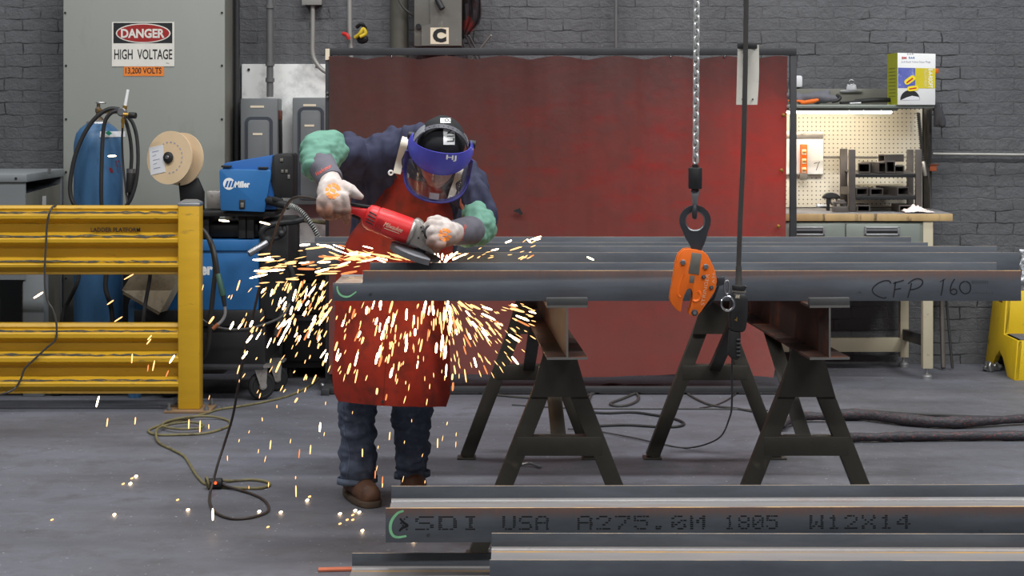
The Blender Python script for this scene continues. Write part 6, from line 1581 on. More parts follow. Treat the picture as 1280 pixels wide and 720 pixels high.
# ---- shirt
shirt = blob('shirt', [
    (shL, 0.088, P(520, 192, 6.50), 0.10), (P(520, 192, 6.5), 0.098, shR, 0.072), (P(505, 215, 6.60), 0.125, P(510, 262, 6.68), 0.135),
    (P(477, 215, 6.62), 0.112, P(480, 300, 6.76), 0.128), (P(545, 238, 6.64), 0.10, P(530, 290, 6.75), 0.12), (P(488, 300, 6.78), 0.15, P(486, 345, 6.86), 0.15),
    (shL, 0.086, P(414, 192, 6.36), 0.080), (shR, 0.072, P(594, 262, 6.46), 0.066), (P(594, 262, 6.46), 0.068, P(599, 276, 6.42), 0.06)],
    K['shirt'], W, 0.009, 5, [(0.032, 8, (1.4, 1.0, 0.4)), (0.02, 19, (1.5, 1, 0.35)), (0.007, 42, (1.3, 1, 0.5))])
col = []
for k in range(15):
    a = math.radians(200 + k * 140 / 14) if False else math.radians(-150 + k * 300 / 14)
    col.append((math.sin(a), math.cos(a)))
cd = (h(0, -0.03, -0.06) - neck).normalized(); cu_, cw_ = frame_of(cd)
MB().grid([[neck + cd * (0.0 + 0.045 * i) + (cu_ * math.cos(2 * PI * j / 20) + cw_ * math.sin(2 * PI * j / 20)) * (0.088 - 0.008 * i) for j in range(21)] for i in range(3)], 0.004).build('collar', K['shirt'], shirt, True, 180)
c = P(597.5, 240, 6.56); MB().obox(c + V((0.006, -0.005, 0)), (0.006, 0.05, 0.045), Matrix.Rotation(-0.2, 3, 'Y'), 0.002).build('arm_patch', K['paper'], shirt)
# ---- trousers
jeans = blob('jeans', [
    (P(470, 335, 6.87), 0.125, P(500, 335, 6.88), 0.125), (hipL, 0.11, knL, 0.084), (knL, 0.082, P(447, 545, 6.86), 0.071), (P(447, 545, 6.86), 0.071, P(446.5, 600, 6.90), 0.074),
    (hipR, 0.11, knR, 0.086), (knR, 0.082, P(515, 540, 6.93), 0.071), (P(515, 540, 6.93), 0.071, P(515, 596, 7.0), 0.066)],
    K['denim'], W, 0.008, 4, [(0.016, 16, (0.7, 0.7, 1.5)), (0.008, 34, (0.8, 0.8, 1.6))], cut=[((0, 0, 0.075), (0, 0, -1))])
for px, py, Y, r, nm in ((446.5, 600, 6.90, 0.076, 'L'), (515, 596, 7.0, 0.068, 'R')):
    c = P(px, py, Y); c.z = 0.0
    MB().grid([[c + V((math.cos(2 * PI * j / 28) * (r + 0.004 + 0.004 * noise.noise(V((j * .8, px, 0)))), math.sin(2 * PI * j / 28) * (r + 0.004), 0.066 + 0.012 * i + 0.006 * math.sin(2 * PI * j / 28 + 2.4))) for j in range(29)] for i in range(3)], 0.004).build('hem', K['denim_hem'], jeans, True, 180)
jb = bvh(jeans)
def draped_line(pts, w, mat, par, name, tree, lift=0.002):
    q = spl(pts, 8); L = []; R_2 = []
    for i, p in enumerate(q):
        hit = tree.ray_cast(V((p.x, p.y - 1.0, p.z)), V((0, 1, 0)))
        p2 = hit[0] + V((0, -lift, 0)) if hit[0] is not None else p
        L.append(p2 + V((-w / 2, 0, 0))); R_2.append(p2 + V((w / 2, 0, 0)))
    return MB().grid([L, R_2]).build(name, mat, par)
draped_line([P(430, 505, 6.8), P(431, 540, 6.8), P(436, 570, 6.8), P(432, 600, 6.8)], 0.004, K['denim_hem'], jeans, 'side_seam', jb)
# ---- boots
def boot(heel, toe, label):
    d = (toe - heel); d.z = 0; d.normalize(); sd = V((d.y, -d.x, 0))
    b = thing('tmp', 'x', 'x'); bpy.data.objects.remove(b)
    hz = lambda p, z: V((p.x, p.y, z))
    ball = heel.lerp(toe, 0.62)
    bt = blob('boot', [(hz(heel, 0.05), 0.044, hz(ball, 0.052), 0.050), (hz(ball, 0.052), 0.050, hz(toe, 0.045), 0.043), (hz(heel.lerp(toe, 0.16), 0.06), 0.05, hz(heel.lerp(toe, 0.16), 0.16), 0.052), (hz(heel.lerp(toe, 0.3), 0.085), 0.045, hz(heel.lerp(toe, 0.66), 0.062), 0.042)],
              K['boot'], W, 0.007, 4, [(0.004, 30, (1, 1, 1))], cut=[((0, 0, 0.02), (0, 0, -1))])
    out = []
    n = 26
    for k in range(n):
        a = 2 * PI * k / n; ca, sa = math.cos(a), math.sin(a)
        ln = 0.16 if ca > 0 else 0.15
        wdt = 0.055 + 0.004 * ca
        mid = heel.lerp(toe, 0.5); Lh = (toe - heel).length / 2 + 0.048
        out.append(hz(mid + d * (abs(ca) ** 0.8 * (1 if ca > 0 else -1) * Lh) + sd * (abs(sa) ** 0.7 * (1 if sa > 0 else -1) * wdt), 0.001))
    MB().prism(out, (0, 0, 0.024), 0.004).build('sole', K['sole'], bt)
    return bt
boot(V((P(441, 0, 6.98).x, 6.99, 0)), V((P(462, 0, 6.78).x, 6.785, 0)), '')
boot(V((P(514, 0, 7.06).x, 7.08, 0)), V((P(519, 0, 6.86).x, 6.87, 0)), '')
# ---- leather apron
rowsA = [(216, 493, 520, 6.40, 6.47), (226, 484, 556, 6.42, 6.55), (240, 474, 562, 6.43, 6.56), (258, 461, 564, 6.45, 6.58), (275, 452, 566, 6.47, 6.60), (292, 438, 566, 6.48, 6.62), (312, 428, 566, 6.50, 6.65), (336, 422, 564, 6.51, 6.68), (360, 419, 562, 6.52, 6.70), (385, 418, 561, 6.53, 6.71), (412, 417.5, 562, 6.54, 6.72), (440, 417, 562.5, 6.545, 6.72), (468, 417, 562, 6.55, 6.72), (490, 418.5, 561, 6.552, 6.715), (501, 419.5, 560, 6.553, 6.71)]
ra = []
NA = 36
fine = []
for i in range(len(rowsA) - 1):
    for k in range(3):
        t_ = k / 3; fine.append([a + (b - a) * t_ for a, b in zip(rowsA[i], rowsA[i + 1])])
fine.append(list(rowsA[-1]))
for i, (py, l, r, yc, ye) in enumerate(fine):
    row = []; k = i / (len(fine) - 1)
    for j in range(NA + 1):
        u = j / NA; e = abs(2 * u - 1)
        Y = yc + (ye - yc) * e ** 2.4
        px = l + (r - l) * u + (2 * u - 1) * 3.2 * noise.noise(V((k * 5.0, 2.2 if u > .5 else 7.7, 0))) * k ** 0.5 - (2 * u - 1) * 3.0 * max(0, k - 0.93) / 0.07 * abs(2 * u - 1) ** 6
        fold = 0.020 * noise.noise(V((u * 4.2, k * 2.2, 3.3))) * (0.3 + 0.7 * k) + 0.006 * noise.noise(V((u * 12, k * 7, 1.3)))
        hem = (3.5 * math.sin(u * 2.6 + 0.2) * (k ** 8)) + (6.5 * u) * (k ** 10)
        row.append(P(px, py + hem, Y) + V((0, fold, 0)))
    ra.append(row)
apron = MB().grid(ra, -0.004).build('apron', K['apron'], W, True, 60); apron['label'] = 'red brown leather apron'
ab = bvh(apron)
draped_line([P(480, 400, 6.5), P(481, 440, 6.5), P(480, 470, 6.5), P(478, 500, 6.5)], 0.0025, M('apron_seam', (104, 30, 22), 0.7), apron, 'seam', ab)
for u, v in ((478.5, 502), (495.5, 221)):
    q = ab.ray_cast(P(u, v, 6.0), (P(u, v, 6.0) - V((0, 0, CZ))).normalized())
    if q[0] is not None: MB().cyl(q[0] + V((0, 0.002, 0)), q[0] + FW * 0.005, 0.006, seg=14).build('rivet', K['dkmetal'], apron)
def ribbon3(pts, w, name, m, par, thick=0.003, across=X):
    q = spl(pts, 6); L = []; R_2 = []
    for i, p in enumerate(q):
        t_ = (q[min(i + 1, len(q) - 1)] - q[max(i - 1, 0)]).normalized(); s_ = t_.cross(V((0, 1, 0))).normalized()
        L.append(p - s_ * w / 2); R_2.append(p + s_ * w / 2)
    return MB().grid([L, [(a + b) / 2 + V((0, -0.001, 0)) for a, b in zip(L, R_2)], R_2], thick).build(name, m, par)
st_ = ribbon3([P(496, 217, 6.385), P(499, 204, 6.40), P(502, 192, 6.385), P(505, 180, 6.375), P(507, 173, 6.40), P(509, 168, 6.46)], S(9.5, 6.4), 'neck_strap', K['strap'], apron)
ribbon3([P(563, 250, 6.47), P(566, 240, 6.48), P(570, 229, 6.49), P(574, 216, 6.47), P(577, 204, 6.50)], S(8, 6.4), 'neck_strap', K['strap'], apron)
for (u, v, Y) in ((488.5, 216, 6.375), (508, 219.5, 6.38), (563, 248, 6.455)):
    MB().torus(P(u, v, Y), V((0.3, -1, 0)), 0.0075, 0.0035, 18, 8).build('white_buckle', K['white'], apron)
# ---- green sleeves, grey cuffs
sl = blob('green_sleeve', [(P(409, 189, 6.34), 0.074, P(398, 191, 6.28), 0.070), (P(398, 191, 6.28), 0.070, P(399, 206, 6.22), 0.062)], K['greensl'], W, 0.007, 4, [(0.014, 18, (0.6, 1, 1.6)), (0.006, 40, (0.6, 1, 1.6))])
cfL = blob('cuff', [(P(401, 205, 6.21), 0.052, P(412.5, 224, 6.12), 0.046)], K['cuff'], W, 0.006, 3, [(0.003, 30, (1, 1, 1))], cut=[(P(399, 199, 6.23), (P(401, 205, 6.21) - P(412.5, 224, 6.12)).normalized()), (P(414, 227.5, 6.11), (P(412.5, 224, 6.12) - P(401, 205, 6.21)).normalized())])
slR = blob('green_sleeve', [(P(597, 268, 6.45), 0.060, P(599, 284, 6.39), 0.062), (P(599, 284, 6.39), 0.060, P(585, 292, 6.29), 0.052)], K['greensl'], W, 0.007, 4, [(0.013, 18, (1, 1, 1.2)), (0.006, 40, (1, 1, 1.4))])
cfR = blob('cuff', [(P(588, 288, 6.29), 0.053, P(571, 290.5, 6.20), 0.047)], K['cuff'], W, 0.006, 3, [(0.003, 30, (1, 1, 1))], cut=[(P(592, 288, 6.31), (P(588, 288, 6.29) - P(571, 290.5, 6.20)).normalized()), (P(566, 291, 6.17), (P(571, 290.5, 6.20) - P(588, 288, 6.29)).normalized())])
bl = bvh(cfL); br_ = bvh(cfR)
d = (P(410, 203, 6.0) - P(391, 214, 6.0)).normalized()
text('lettering', 'HexArmor', K['redtxt'], cfL, P(391.5, 221.5, 6.0), d, V((-d.z, 0, d.x)), S(22, 6.1), S(5.2, 6.1), FW, 0.0, 0.0006, drape=bl)
d = (P(579, 284, 6.0) - P(573, 306, 6.0)).normalized()
text('lettering', 'HexArmor', K['redtxt'], cfR, P(576.5, 306, 6.0), d, V((-d.z, 0, d.x)), S(21, 6.1), S(4.6, 6.1), FW, 0.0, 0.0006, drape=br_)
# ---- gloves
def glove_mat(name, ztop, zlow):
    m, nt, bs, oc = base(name)
    sx = nt.nodes.new('ShaderNodeSeparateXYZ'); nt.links.new(oc, sx.inputs[0])
    n1 = tex_noise(nt, oc, 22, 6, 0.65)
    z = math_(nt, 'MULTIPLY_ADD', n1, 0.08, sx.outputs[2])
    mr = nt.nodes.new('ShaderNodeMapRange'); mr.inputs[1].default_value = ztop + 0.055; mr.inputs[2].default_value = zlow + 0.05
    nt.links.new(z, mr.inputs[0])
    c = mixc(nt, mr.outputs[0], ramp(nt, n1, [(0.35, rgba((200, 190, 184))), (0.65, rgba((172, 158, 150)))]), ramp(nt, n1, [(0.35, rgba((158, 108, 84))), (0.65, rgba((96, 60, 46)))]))
    nt.links.new(c, bs.inputs['Base Color']); bs.inputs['Roughness'].default_value = 0.8
    nt.links.new(bump(nt, tex_noise(nt, oc, 60, 5), 0.4, 0.004), bs.inputs['Normal'])
    return m
g = lambda u, v, Y: P(u, v, Y)
GL = blob('glove', [
    (g(413.5, 224, 6.115), 0.036, g(414, 240, 6.05), 0.050), (g(414, 240, 6.05), 0.048, g(412, 251, 6.01), 0.044), (g(424, 238, 6.04), 0.036, g(424, 250, 6.01), 0.034),
    # thumb along the top of the handle
    (g(428, 234, 6.04), 0.026, g(438, 238, 6.02), 0.022), (g(438, 238, 6.02), 0.021, g(446, 243, 6.02), 0.017), (g(446, 243, 6.02), 0.017, g(450, 246, 6.02), 0.013),
    # index finger straight down on the trigger
    (g(430, 247, 5.99), 0.019, g(433, 262, 5.985), 0.0165), (g(433, 262, 5.985), 0.0165, g(433, 272, 5.99), 0.0145), (g(433, 272, 5.99), 0.0145, g(433.5, 277, 6.0), 0.012),
    # middle, ring and little finger curl round the handle
    (g(422, 251, 5.985), 0.019, g(423, 262, 5.98), 0.0165), (g(423, 262, 5.98), 0.016, g(426, 267, 6.01), 0.0145), (g(426, 267, 6.01), 0.014, g(431, 266, 6.05), 0.012),
    (g(412, 252, 5.985), 0.019, g(412, 264, 5.98), 0.016), (g(412, 264, 5.98), 0.016, g(416, 270, 6.0), 0.014), (g(416, 270, 6.0), 0.0135, g(422, 270, 6.04), 0.012),
    (g(402, 249, 6.0), 0.018, g(401, 262, 5.99), 0.0155), (g(401, 262, 5.99), 0.015, g(406, 270, 5.99), 0.0135), (g(406, 270, 5.99), 0.013, g(413, 271.5, 6.02), 0.0115)],
    glove_mat('glove_leather_raised', P(0, 245, 6).z, P(0, 268, 6).z), W, 0.0045, 2, [(0.003, 45, (1, 1, 1))])
GR = blob('glove', [
    (g(567, 291, 6.17), 0.038, g(556, 292, 6.10), 0.047), (g(556, 292, 6.10), 0.045, g(549, 293, 6.06), 0.040),
    # four fingers folded over the side handle
    (g(548, 282, 6.05), 0.020, g(538, 280, 6.03), 0.018), (g(538, 280, 6.03), 0.018, g(533, 285, 6.04), 0.0155), (g(533, 285, 6.04), 0.015, g(535, 291, 6.07), 0.013),
    (g(546, 290, 6.03), 0.020, g(539, 289, 6.0), 0.0175), (g(539, 289, 6.0), 0.0175, g(534, 294, 6.02), 0.015), (g(534, 294, 6.02), 0.0145, g(537, 299, 6.05), 0.0125),
    (g(547, 298, 6.02), 0.0195, g(541, 298, 5.995), 0.0165), (g(541, 298, 5.995), 0.0165, g(537, 303, 6.01), 0.0145), (g(537, 303, 6.01), 0.014, g(540, 307, 6.04), 0.012),
    (g(552, 305, 6.03), 0.018, g(546, 306, 6.0), 0.015), (g(546, 306, 6.0), 0.015, g(544, 311, 6.02), 0.013), (g(544, 311, 6.02), 0.0125, g(547, 313, 6.05), 0.011),
    # thumb over the top, behind the fingers
    (g(556, 279, 6.12), 0.021, g(546, 275.5, 6.11), 0.019), (g(546, 275.5, 6.11), 0.018, g(538, 276, 6.09), 0.015)],
    glove_mat('glove_leather_low', P(0, 295, 6).z, P(0, 314, 6).z), W, 0.0045, 2, [(0.003, 45, (1, 1, 1))])
def paw(gl, cu_v, cv, k, ang, name='printed_mark'):
    """orange print on the back of the hand: a ring of short bars round a middle block"""
    tr_ = bvh(gl); ca, sa = math.cos(ang), math.sin(ang)
    shapes = [[(-2.4, -1.4), (2.4, -1.4), (2.4, 1.4), (-2.4, 1.4)]]
    for a0, r0, r1, w in ((100, 3, 6.2, 1.5), (65, 3, 6.4, 1.5), (35, 3.4, 6.6, 1.5), (145, 3, 6.2, 1.5), (190, 3.4, 6.2, 1.6), (235, 3, 6.6, 1.6), (268, 3, 7, 1.5), (300, 3, 7.0, 1.5), (335, 3.4, 6.6, 1.4)):
        q = math.radians(a0); dx, dy = math.cos(q), math.sin(q)
        shapes.append([(dx * r0 - dy * w * .7, dy * r0 + dx * w * .7), (dx * r0 + dy * w * .7, dy * r0 - dx * w * .7), (dx * r1 + dy * w, dy * r1 - dx * w), (dx * r1 - dy * w, dy * r1 + dx * w)])
    bm = MB()
    for s_ in shapes:
        pts = []
        for i in range(4):                       # subdivide the edges so the print follows the knuckles
            a, b = V((*s_[i], 0)), V((*s_[(i + 1) % 4], 0))
            for t_ in (0, 0.5): pts.append(a.lerp(b, t_))
        P3 = []
        for p in pts:
            u = cu_v + (p.x * ca - p.y * sa) * k; v = cv - (p.x * sa + p.y * ca) * k
            o_ = P(u, v, 5.7); dr = (o_ - V((0, 0, CZ))).normalized()
            hit = tr_.ray_cast(o_, dr)
            P3.append((hit[0] if hit[0] is not None else P(u, v, 6.0)) - dr * 0.0012)
        b = bmesh.new(); b.faces.new([b.verts.new(p) for p in P3])
        bm._add(b)
    return bm.build(name, K['orange_pr'], gl, False)
paw(GL, 416, 238, 1.5, -0.35); paw(GR, 556, 293, 1.25, 0.0)

# ---- cap, headgear and face shield
cap = blob('cap', [('e', h(0, -0.006, 0.028), (0.086, 0.104, 0.097), HM)], K['cap'], W, 0.006, 2, [(0.004, 22, (1, 1, 1))], cut=[(h(0, 0, 0.022), -HU)])
cb = bvh(cap)
def cap_patch(u0, u1, v0, v1, m, name, par, lift, n=8):
    rows = []
    for i in range(n + 1):
        row = []
        for j in range(n + 1):
            u = u0 + (u1 - u0) * j / n; v = v0 + (v1 - v0) * i / n
            o_ = P(u, v, 5.8); dr = (o_ - V((0, 0, CZ))).normalized(); hit = cb.ray_cast(o_, dr)
            row.append((hit[0] if hit[0] is not None else P(u, v, 6.2)) - dr * lift)
        rows.append(row)
    return MB().grid(rows).build(name, m, par, True, 180)
pt = cap_patch(554.2, 568.5, 161, 181, K['white'], 'name_patch', cap, 0.0018)
pi_ = cap_patch(556, 566.8, 159.5, 178.5, K['black'], 'patch_field', cap, 0.0024); pi_.parent = pt
bpy.data.objects.remove(pi_)
d_ = (P(561, 140, 6.1) - P(561, 200, 6.1)).normalized()
text('lettering', 'LIN', K['black'], pt, P(565.6, 178.2, 5.95), Z, -X, S(16.5, 6.15), S(8.6, 6.15), FW, 0.0, 0.0006, space=1.18, drape=cb, lift=0.0034)
p2 = cap_patch(550.5, 563.5, 147.6, 153.6, K['white'], 'top_patch', cap, 0.0018)
text('lettering', 'CO', K['black'], p2, P(563, 148.8, 5.95), V((-1, 0, 0)), V((0, 0, -1)), S(10, 6.15), S(4.0, 6.15), FW, 0.03, 0.0006, drape=cb, lift=0.0034)
shd = None
def arc(a, r, f, u): return h(r * math.sin(a), f * math.cos(a), u)
hg = []
for wv in (-1, 0, 1):
    hg.append([h(0.094 * math.sin(b), 0.034 + wv * 0.011, 0.038 + 0.094 * math.cos(b)) for b in [math.radians(-88 + 176 * k / 28) for k in range(29)]])
hgo = MB().grid(hg, 0.0025).build('head_strap', K['headband'], W)
for k in range(9):
    b = math.radians(-52 + k * 10)
    MB().cyl(h(0.0942 * math.sin(b), 0.034, 0.038 + 0.0942 * math.cos(b)), h(0.098 * math.sin(b), 0.034, 0.038 + 0.0972 * math.cos(b)), 0.0026, seg=8).build('adjust_hole', K['black'], hgo)
MB().grid([[arc(math.radians(90 + 180 * k / 24), 0.097, 0.118, 0.012 + 0.028 * i) for k in range(25)] for i in (0, 1)], 0.003).build('rear_band', K['headband'], W)
MB().grid([[h(0.0965 * math.sin(b), 0.030 + 0.02 * (j - 1), 0.038 + 0.096 * math.cos(b)) for j in range(3)] for b in [math.radians(-88 + 5 * q) for q in range(10)]], 0.004).build('strap_guide', M('light_grey_plastic', (124, 124, 130), 0.45), hgo)
A0 = math.radians(98)
NS = 44
ang = [-A0 + 2 * A0 * k / NS for k in range(NS + 1)]
cr = []
for i in range(7):
    w = i / 6; row = []
    for a in ang:
        c_ = max(0.0, math.cos(a)); top_ = 0.052 + 0.030 * c_ ** 1.3; bot_ = 0.020 - 0.026 * c_ ** 1.2
        u = top_ + (bot_ - top_) * w
        k = 1 + 0.10 * math.sin(w * PI * 0.6) - 0.035
        row.append(h(0.106 * math.sin(a) * k, 0.004 + 0.118 * math.cos(a) * k, u))
    cr.append(row)
crown = MB().grid(cr, -0.004).build('face_shield', K['crown'], W, True, 60); crown['label'] = 'blue face shield with clear visor'
cbv = bvh(crown)
text('lettering', 'HJ', K['white'], crown, P(554.8, 203.2, 5.9), V((1, 0, -0.10)).normalized(), V((0.10, 0, 1)).normalized(), S(12.6, 6.1), S(7.6, 6.1), FW, 0.02, 0.0008, drape=cbv)
for a in (-A0, A0):
    p = arc(a, 0.106, 0.118, 0.036); q = HR * (1 if a > 0 else -1)
    MB().cyl(p - q * 0.008, p + q * 0.016, 0.015, seg=18, bevel=0.003).build('pivot_knob', K['black'], crown)
AV = math.radians(82)
vis = []; edge = []
for i in range(19):
    w = i / 18; row = []
    for k in range(41):
        a = -AV + 2 * AV * k / 40; e = abs(a) / AV
        top_ = 0.010 - 0.012 * math.cos(a); bot_ = -0.124 + 0.05 * e ** 5
        u = top_ + (bot_ - top_) * w
        row.append(h(0.118 * math.sin(a), 0.006 + 0.131 * math.cos(a), u))
    vis.append(row)
vs = MB().grid(vis).build('visor', K['visor'], crown, True, 180); vs['label'] = 'scratched clear visor'
rim = [r[0] for r in vis][2:] + vis[-1][1:-1] + [r[-1] for r in vis][::-1][:-2]
rm = []
for d0 in (0.004, -0.004):
    rm.append([p + (p - h(0, 0.0, p.dot(HU) - hc.dot(HU))).normalized() * d0 for p in rim])
MB().tube(rim, 0.0042, 8).build('visor_trim', K['crown_edge'], vs)
cen = h(0, 0.02, -0.06)
inner_ = [p + (cen - p).normalized() * 0.012 for p in rim]
MB().grid([rim, inner_], 0.002).build('trim_band', K['crown_edge'], vs)
p0 = vis[13]; 
MB().grid([[r[k] + HF * 0.001 for k in range(18, 23)] for r in vis[12:17]], 0.0006).build('visor_sticker', M('visor_sticker_grey', (150, 154, 168), 0.5, 0, 0.12, 60), vs)

# ================================================================== angle grinder
G = thing('angle_grinder', 'red angle grinder held in two gloved hands over the beam', 'angle grinder', P(490, 282, 6.03))
ga, gb = P(433, 260.5, 6.055), P(516, 290.5, 6.06)
gx = (gb - ga).normalized(); GLn = (gb - ga).length
gz = V((-gx.z, 0, gx.x)).normalized() if gx.x > 0 else V((gx.z, 0, -gx.x)); gy = gx.cross(gz).normalized()
def gp_(x, n, y=0.0): return ga + gx * x + gz * n + gy * y     # along, up, across
K_ = GLn / 0.24
mh = MB().lathe([(0, 0.070), (0.034, 0.070), (0.041, 0.078), (0.044, 0.095), (0.044, 0.108), (0.0425, 0.110), (0.0425, 0.112), (0.045, 0.114), (0.0465, 0.16), (0.0465, 0.225), (0.044, 0.234), (0, 0.234)], ga, gx, 36).build('motor_housing', K['gred'], G)
hdl = MB()
hp2 = [gp_(x, n) for x, n in ((-0.012, 0.010), (0.03, 0.016), (0.09, 0.030), (0.10, 0.012), (0.095, -0.036), (0.075, -0.040), (0.058, -0.012), (0.03, -0.010), (0.0, -0.018), (-0.014, -0.01))]
hdl.prism([p + gy * -0.021 for p in hp2], gy * 0.042, 0.008).build('rear_handle', K['gred'], G)
MB().prism([gp_(x, n, -0.016) for x, n in ((0.0, 0.016), (0.05, 0.023), (0.09, 0.034), (0.088, 0.040), (0.04, 0.030), (0.0, 0.022))], gy * 0.032, 0.003).build('handle_grip', K['rubber'], G)
MB().prism([gp_(x, n, -0.010) for x, n in ((0.02, -0.008), (0.055, -0.010), (0.06, -0.024), (0.03, -0.022))], gy * 0.02, 0.003).build('trigger', K['rubber'], G)
for k in range(4):                                # cooling slots on the side that faces the viewer
    xa_, na_ = 0.079, 0.020 - k * 0.0115
    sgn = -1 if gy.y > 0 else 1
    pts = []
    for q in range(7):
        n_ = na_ - 0.004 * q / 6; r_ = 0.0445 + 0.0
        yy = math.sqrt(max(r_ * r_ - n_ * n_, 0)) * sgn
        pts.append(gp_(xa_ + 0.028 * q / 6, n_, yy))
    MB().tube(pts, 0.0023, 6).build('cooling_slot', K['black'], mh)
mb = bvh(mh)
sgn = FW
lx = gp_(0.148, -0.006); 
text('lettering', 'Milwaukee', K['cream'], mh, gp_(0.142, -0.010) + FW * 0.06, gx, gz, 0.066, 0.016, FW, 0.0, 0.0005, shear=0.25, drape=mb, lift=0.0008)
text('lettering', '_', K['cream'], mh, gp_(0.146, -0.0165) + FW * 0.06, gx, gz, 0.056, 0.0022, FW, 0.0, 0.0005, drape=mb, lift=0.0008)
MB().obox(gp_(0.142, 0.036) - gy * 0.02 * (1 if gy.y > 0 else -1), (0.05, 0.004, 0.012), Matrix((gx, gy, gz)).transposed(), 0.001).build('rating_label', K['plate'], mh)
for k in range(5):
    x_ = 0.116 + k * 0.0052
    MB().tube([gp_(x_, 0.0465 * math.sin(t_), 0.0455 * math.cos(t_) * (-1 if gy.y > 0 else 1)) for t_ in [-0.75 + 0.16 * q for q in range(7)]], 0.0013, 6).build('rib', K['gred_dk'], mh)
MB().lathe([(0.043, 0.232), (0.048, 0.234), (0.049, 0.240), (0.045, 0.246), (0, 0.246)], ga, gx, 32).build('collar', K['alu'], G)
hd = [(511, 287), (516, 276), (521, 272.5), (527.5, 277), (532, 284), (540, 293), (549, 304.5), (550.5, 309), (545, 317), (540, 318), (526, 311.5), (510, 304)]
ghd = MB().prism([P(u, v, 6.03) for u, v in hd], (0, 0.062, 0), 0.008).build('gear_head', K['alu'], G)
MB().prism([P(u, v, 6.024) for u, v in ((528, 281), (533, 284), (547, 303), (546, 308), (538, 300), (530, 290))], (0, 0.008, 0), 0.003).build('head_rib', K['steel'], ghd)
for u, v in ((523, 297.5), (526.5, 284), (528, 289)):
    MB().cyl(P(u, v, 6.024), P(u, v, 6.034), 0.0034, seg=10).build('head_screw', K['black'], ghd)
MB().torus(P(538.5, 291, 6.012), V((0.45, -1, 0.2)), 0.0215, 0.006, 26, 10).build('lock_ring', K['rubber'], G)
MB().cyl(P(538, 291, 6.02), P(539, 291, 6.008), 0.016, seg=20).build('lock_button', M('button_red', (112, 26, 28), 0.5), G)
MB().cyl(P(531, 290, 6.055), P(560, 292, 6.10), 0.013, seg=16).build('side_handle', K['rubber'], G)
dn = V((0.31, -0.10, 0.945)).normalized(); dc = P(522.5, 316.5, 6.075)
du = dn.cross(V((0, 1, 0))).normalized(); dv_ = dn.cross(du).normalized()
if du.x > 0: du = -du
MB().cyl(dc - dn * 0.003, dc + dn * 0.003, 0.080, seg=48).build('grinding_disc', K['rubber'], G)
MB().cyl(dc - dn * 0.006, P(535, 303, 6.06), 0.016, seg=18).build('spindle', K['dkmetal'], G)
gu = MB(); arcpts = [math.radians(-80 + 200 * k / 26) for k in range(27)]
rows = []
for rr_, hh in ((0.02, 0.012), (0.092, 0.012), (0.099, 0.007), (0.099, -0.012)):
    rows.append([dc + (du * math.cos(a) + dv_ * math.sin(a)) * rr_ + dn * hh for a in arcpts])
gu.grid(rows, 0.0025).build('disc_guard', M('guard_steel', (104, 104, 108), 0.5, 0.4), G)
cordp = [P(434, 261, 6.056), P(424, 258, 6.06), P(405, 251, 6.08), P(390, 247.5, 6.10), P(376, 246, 6.12), P(365, 249, 6.16), P(356, 261, 6.22), P(346, 284, 6.34), P(337, 311, 6.46), P(326, 352, 6.6), P(316, 396, 6.72), P(306, 440, 6.84), P(298, 481, 6.95), P(291, 520, 7.04), P(281, 553, 7.06), P(272, 581, 7.03), P(266, 604, 7.0), FLOOR(262, 622, 0.008), FLOOR(263, 633, 0.006), FLOOR(270, 643, 0.006), FLOOR(288, 650, 0.006), FLOOR(310, 649.5, 0.006), FLOOR(330, 644, 0.006), FLOOR(336, 637, 0.006), FLOOR(330, 627, 0.006), FLOOR(314, 619, 0.006), FLOOR(296, 614, 0.008), FLOOR(278, 611, 0.016)]
MB().tube(spl(cordp, 8), 0.0052, 10).build('power_cord', K['cord_b'], G)
# ================================================================== sparks
rs = random.Random(11)
def spark_mesh(name, m):
    b = MB(); b.lathe([(0, -0.5), (0.75, -0.42), (1.0, -0.1), (1.0, 0.2), (0.7, 0.42), (0, 0.5)], (0, 0, 0), Z, 6)
    me = bpy.data.meshes.new(name); b.bm.to_mesh(me); b.bm.free(); me.materials.append(K[m]); return me
SM = [spark_mesh('spark_hot', 'hot_w'), spark_mesh('spark_warm', 'hot_y'), spark_mesh('spark_cool', 'hot_o')]
def place_spark(px, py, ln, ang, Y, wd, heat, lab, grp, floor=False):
    o = bpy.data.objects.new('spark', SM[heat]); COL.objects.link(o)
    p = FLOOR(px, py, S(wd, 6.2) * 0.6) if floor else P(px, py, Y)
    a = math.radians(ang); d = V((math.cos(a), rs.uniform(-0.35, 0.35), math.sin(a))).normalized()
    o.location = p; o.rotation_mode = 'QUATERNION'; o.rotation_quaternion = Z.rotation_difference(d)
    o.scale = (S(wd, p.y) * 0.42, S(wd, p.y) * 0.42, S(ln, p.y))
    return tag(o, lab, 'spark', grp)
def heat(): return rs.choices((0, 1, 2), (0.5, 0.36, 0.14))[0]
def gen_stream():
    while True:
        t = rs.random() ** 0.75
        if rs.random() < 0.45:                                  # thrown left from the wheel just over the beam
            r = 12 + 130 * rs.random(); a = math.radians(rs.uniform(174, 196) - 22 * rs.random() * rs.random())
            px = 545 + math.cos(a) * r; py = 325 - abs(math.sin(a)) * r * 0.55
            if px > 455 and py > 325: continue
            return px, py, rs.uniform(10, 30), 180 - rs.uniform(6, 26), rs.uniform(6.18, 6.34), rs.uniform(1.4, 2.6), heat()
        px = rs.uniform(320, 462); py = 330 + rs.gauss(0, 9) + (px < 380) * 4
        if px > 414 and py > 343: continue
        if px > 452: py = min(py, 325)
        return px, py, rs.uniform(9, 32), 180 + rs.uniform(-4, 18), rs.uniform(6.16, 6.34), rs.uniform(2.0, 3.8), heat()
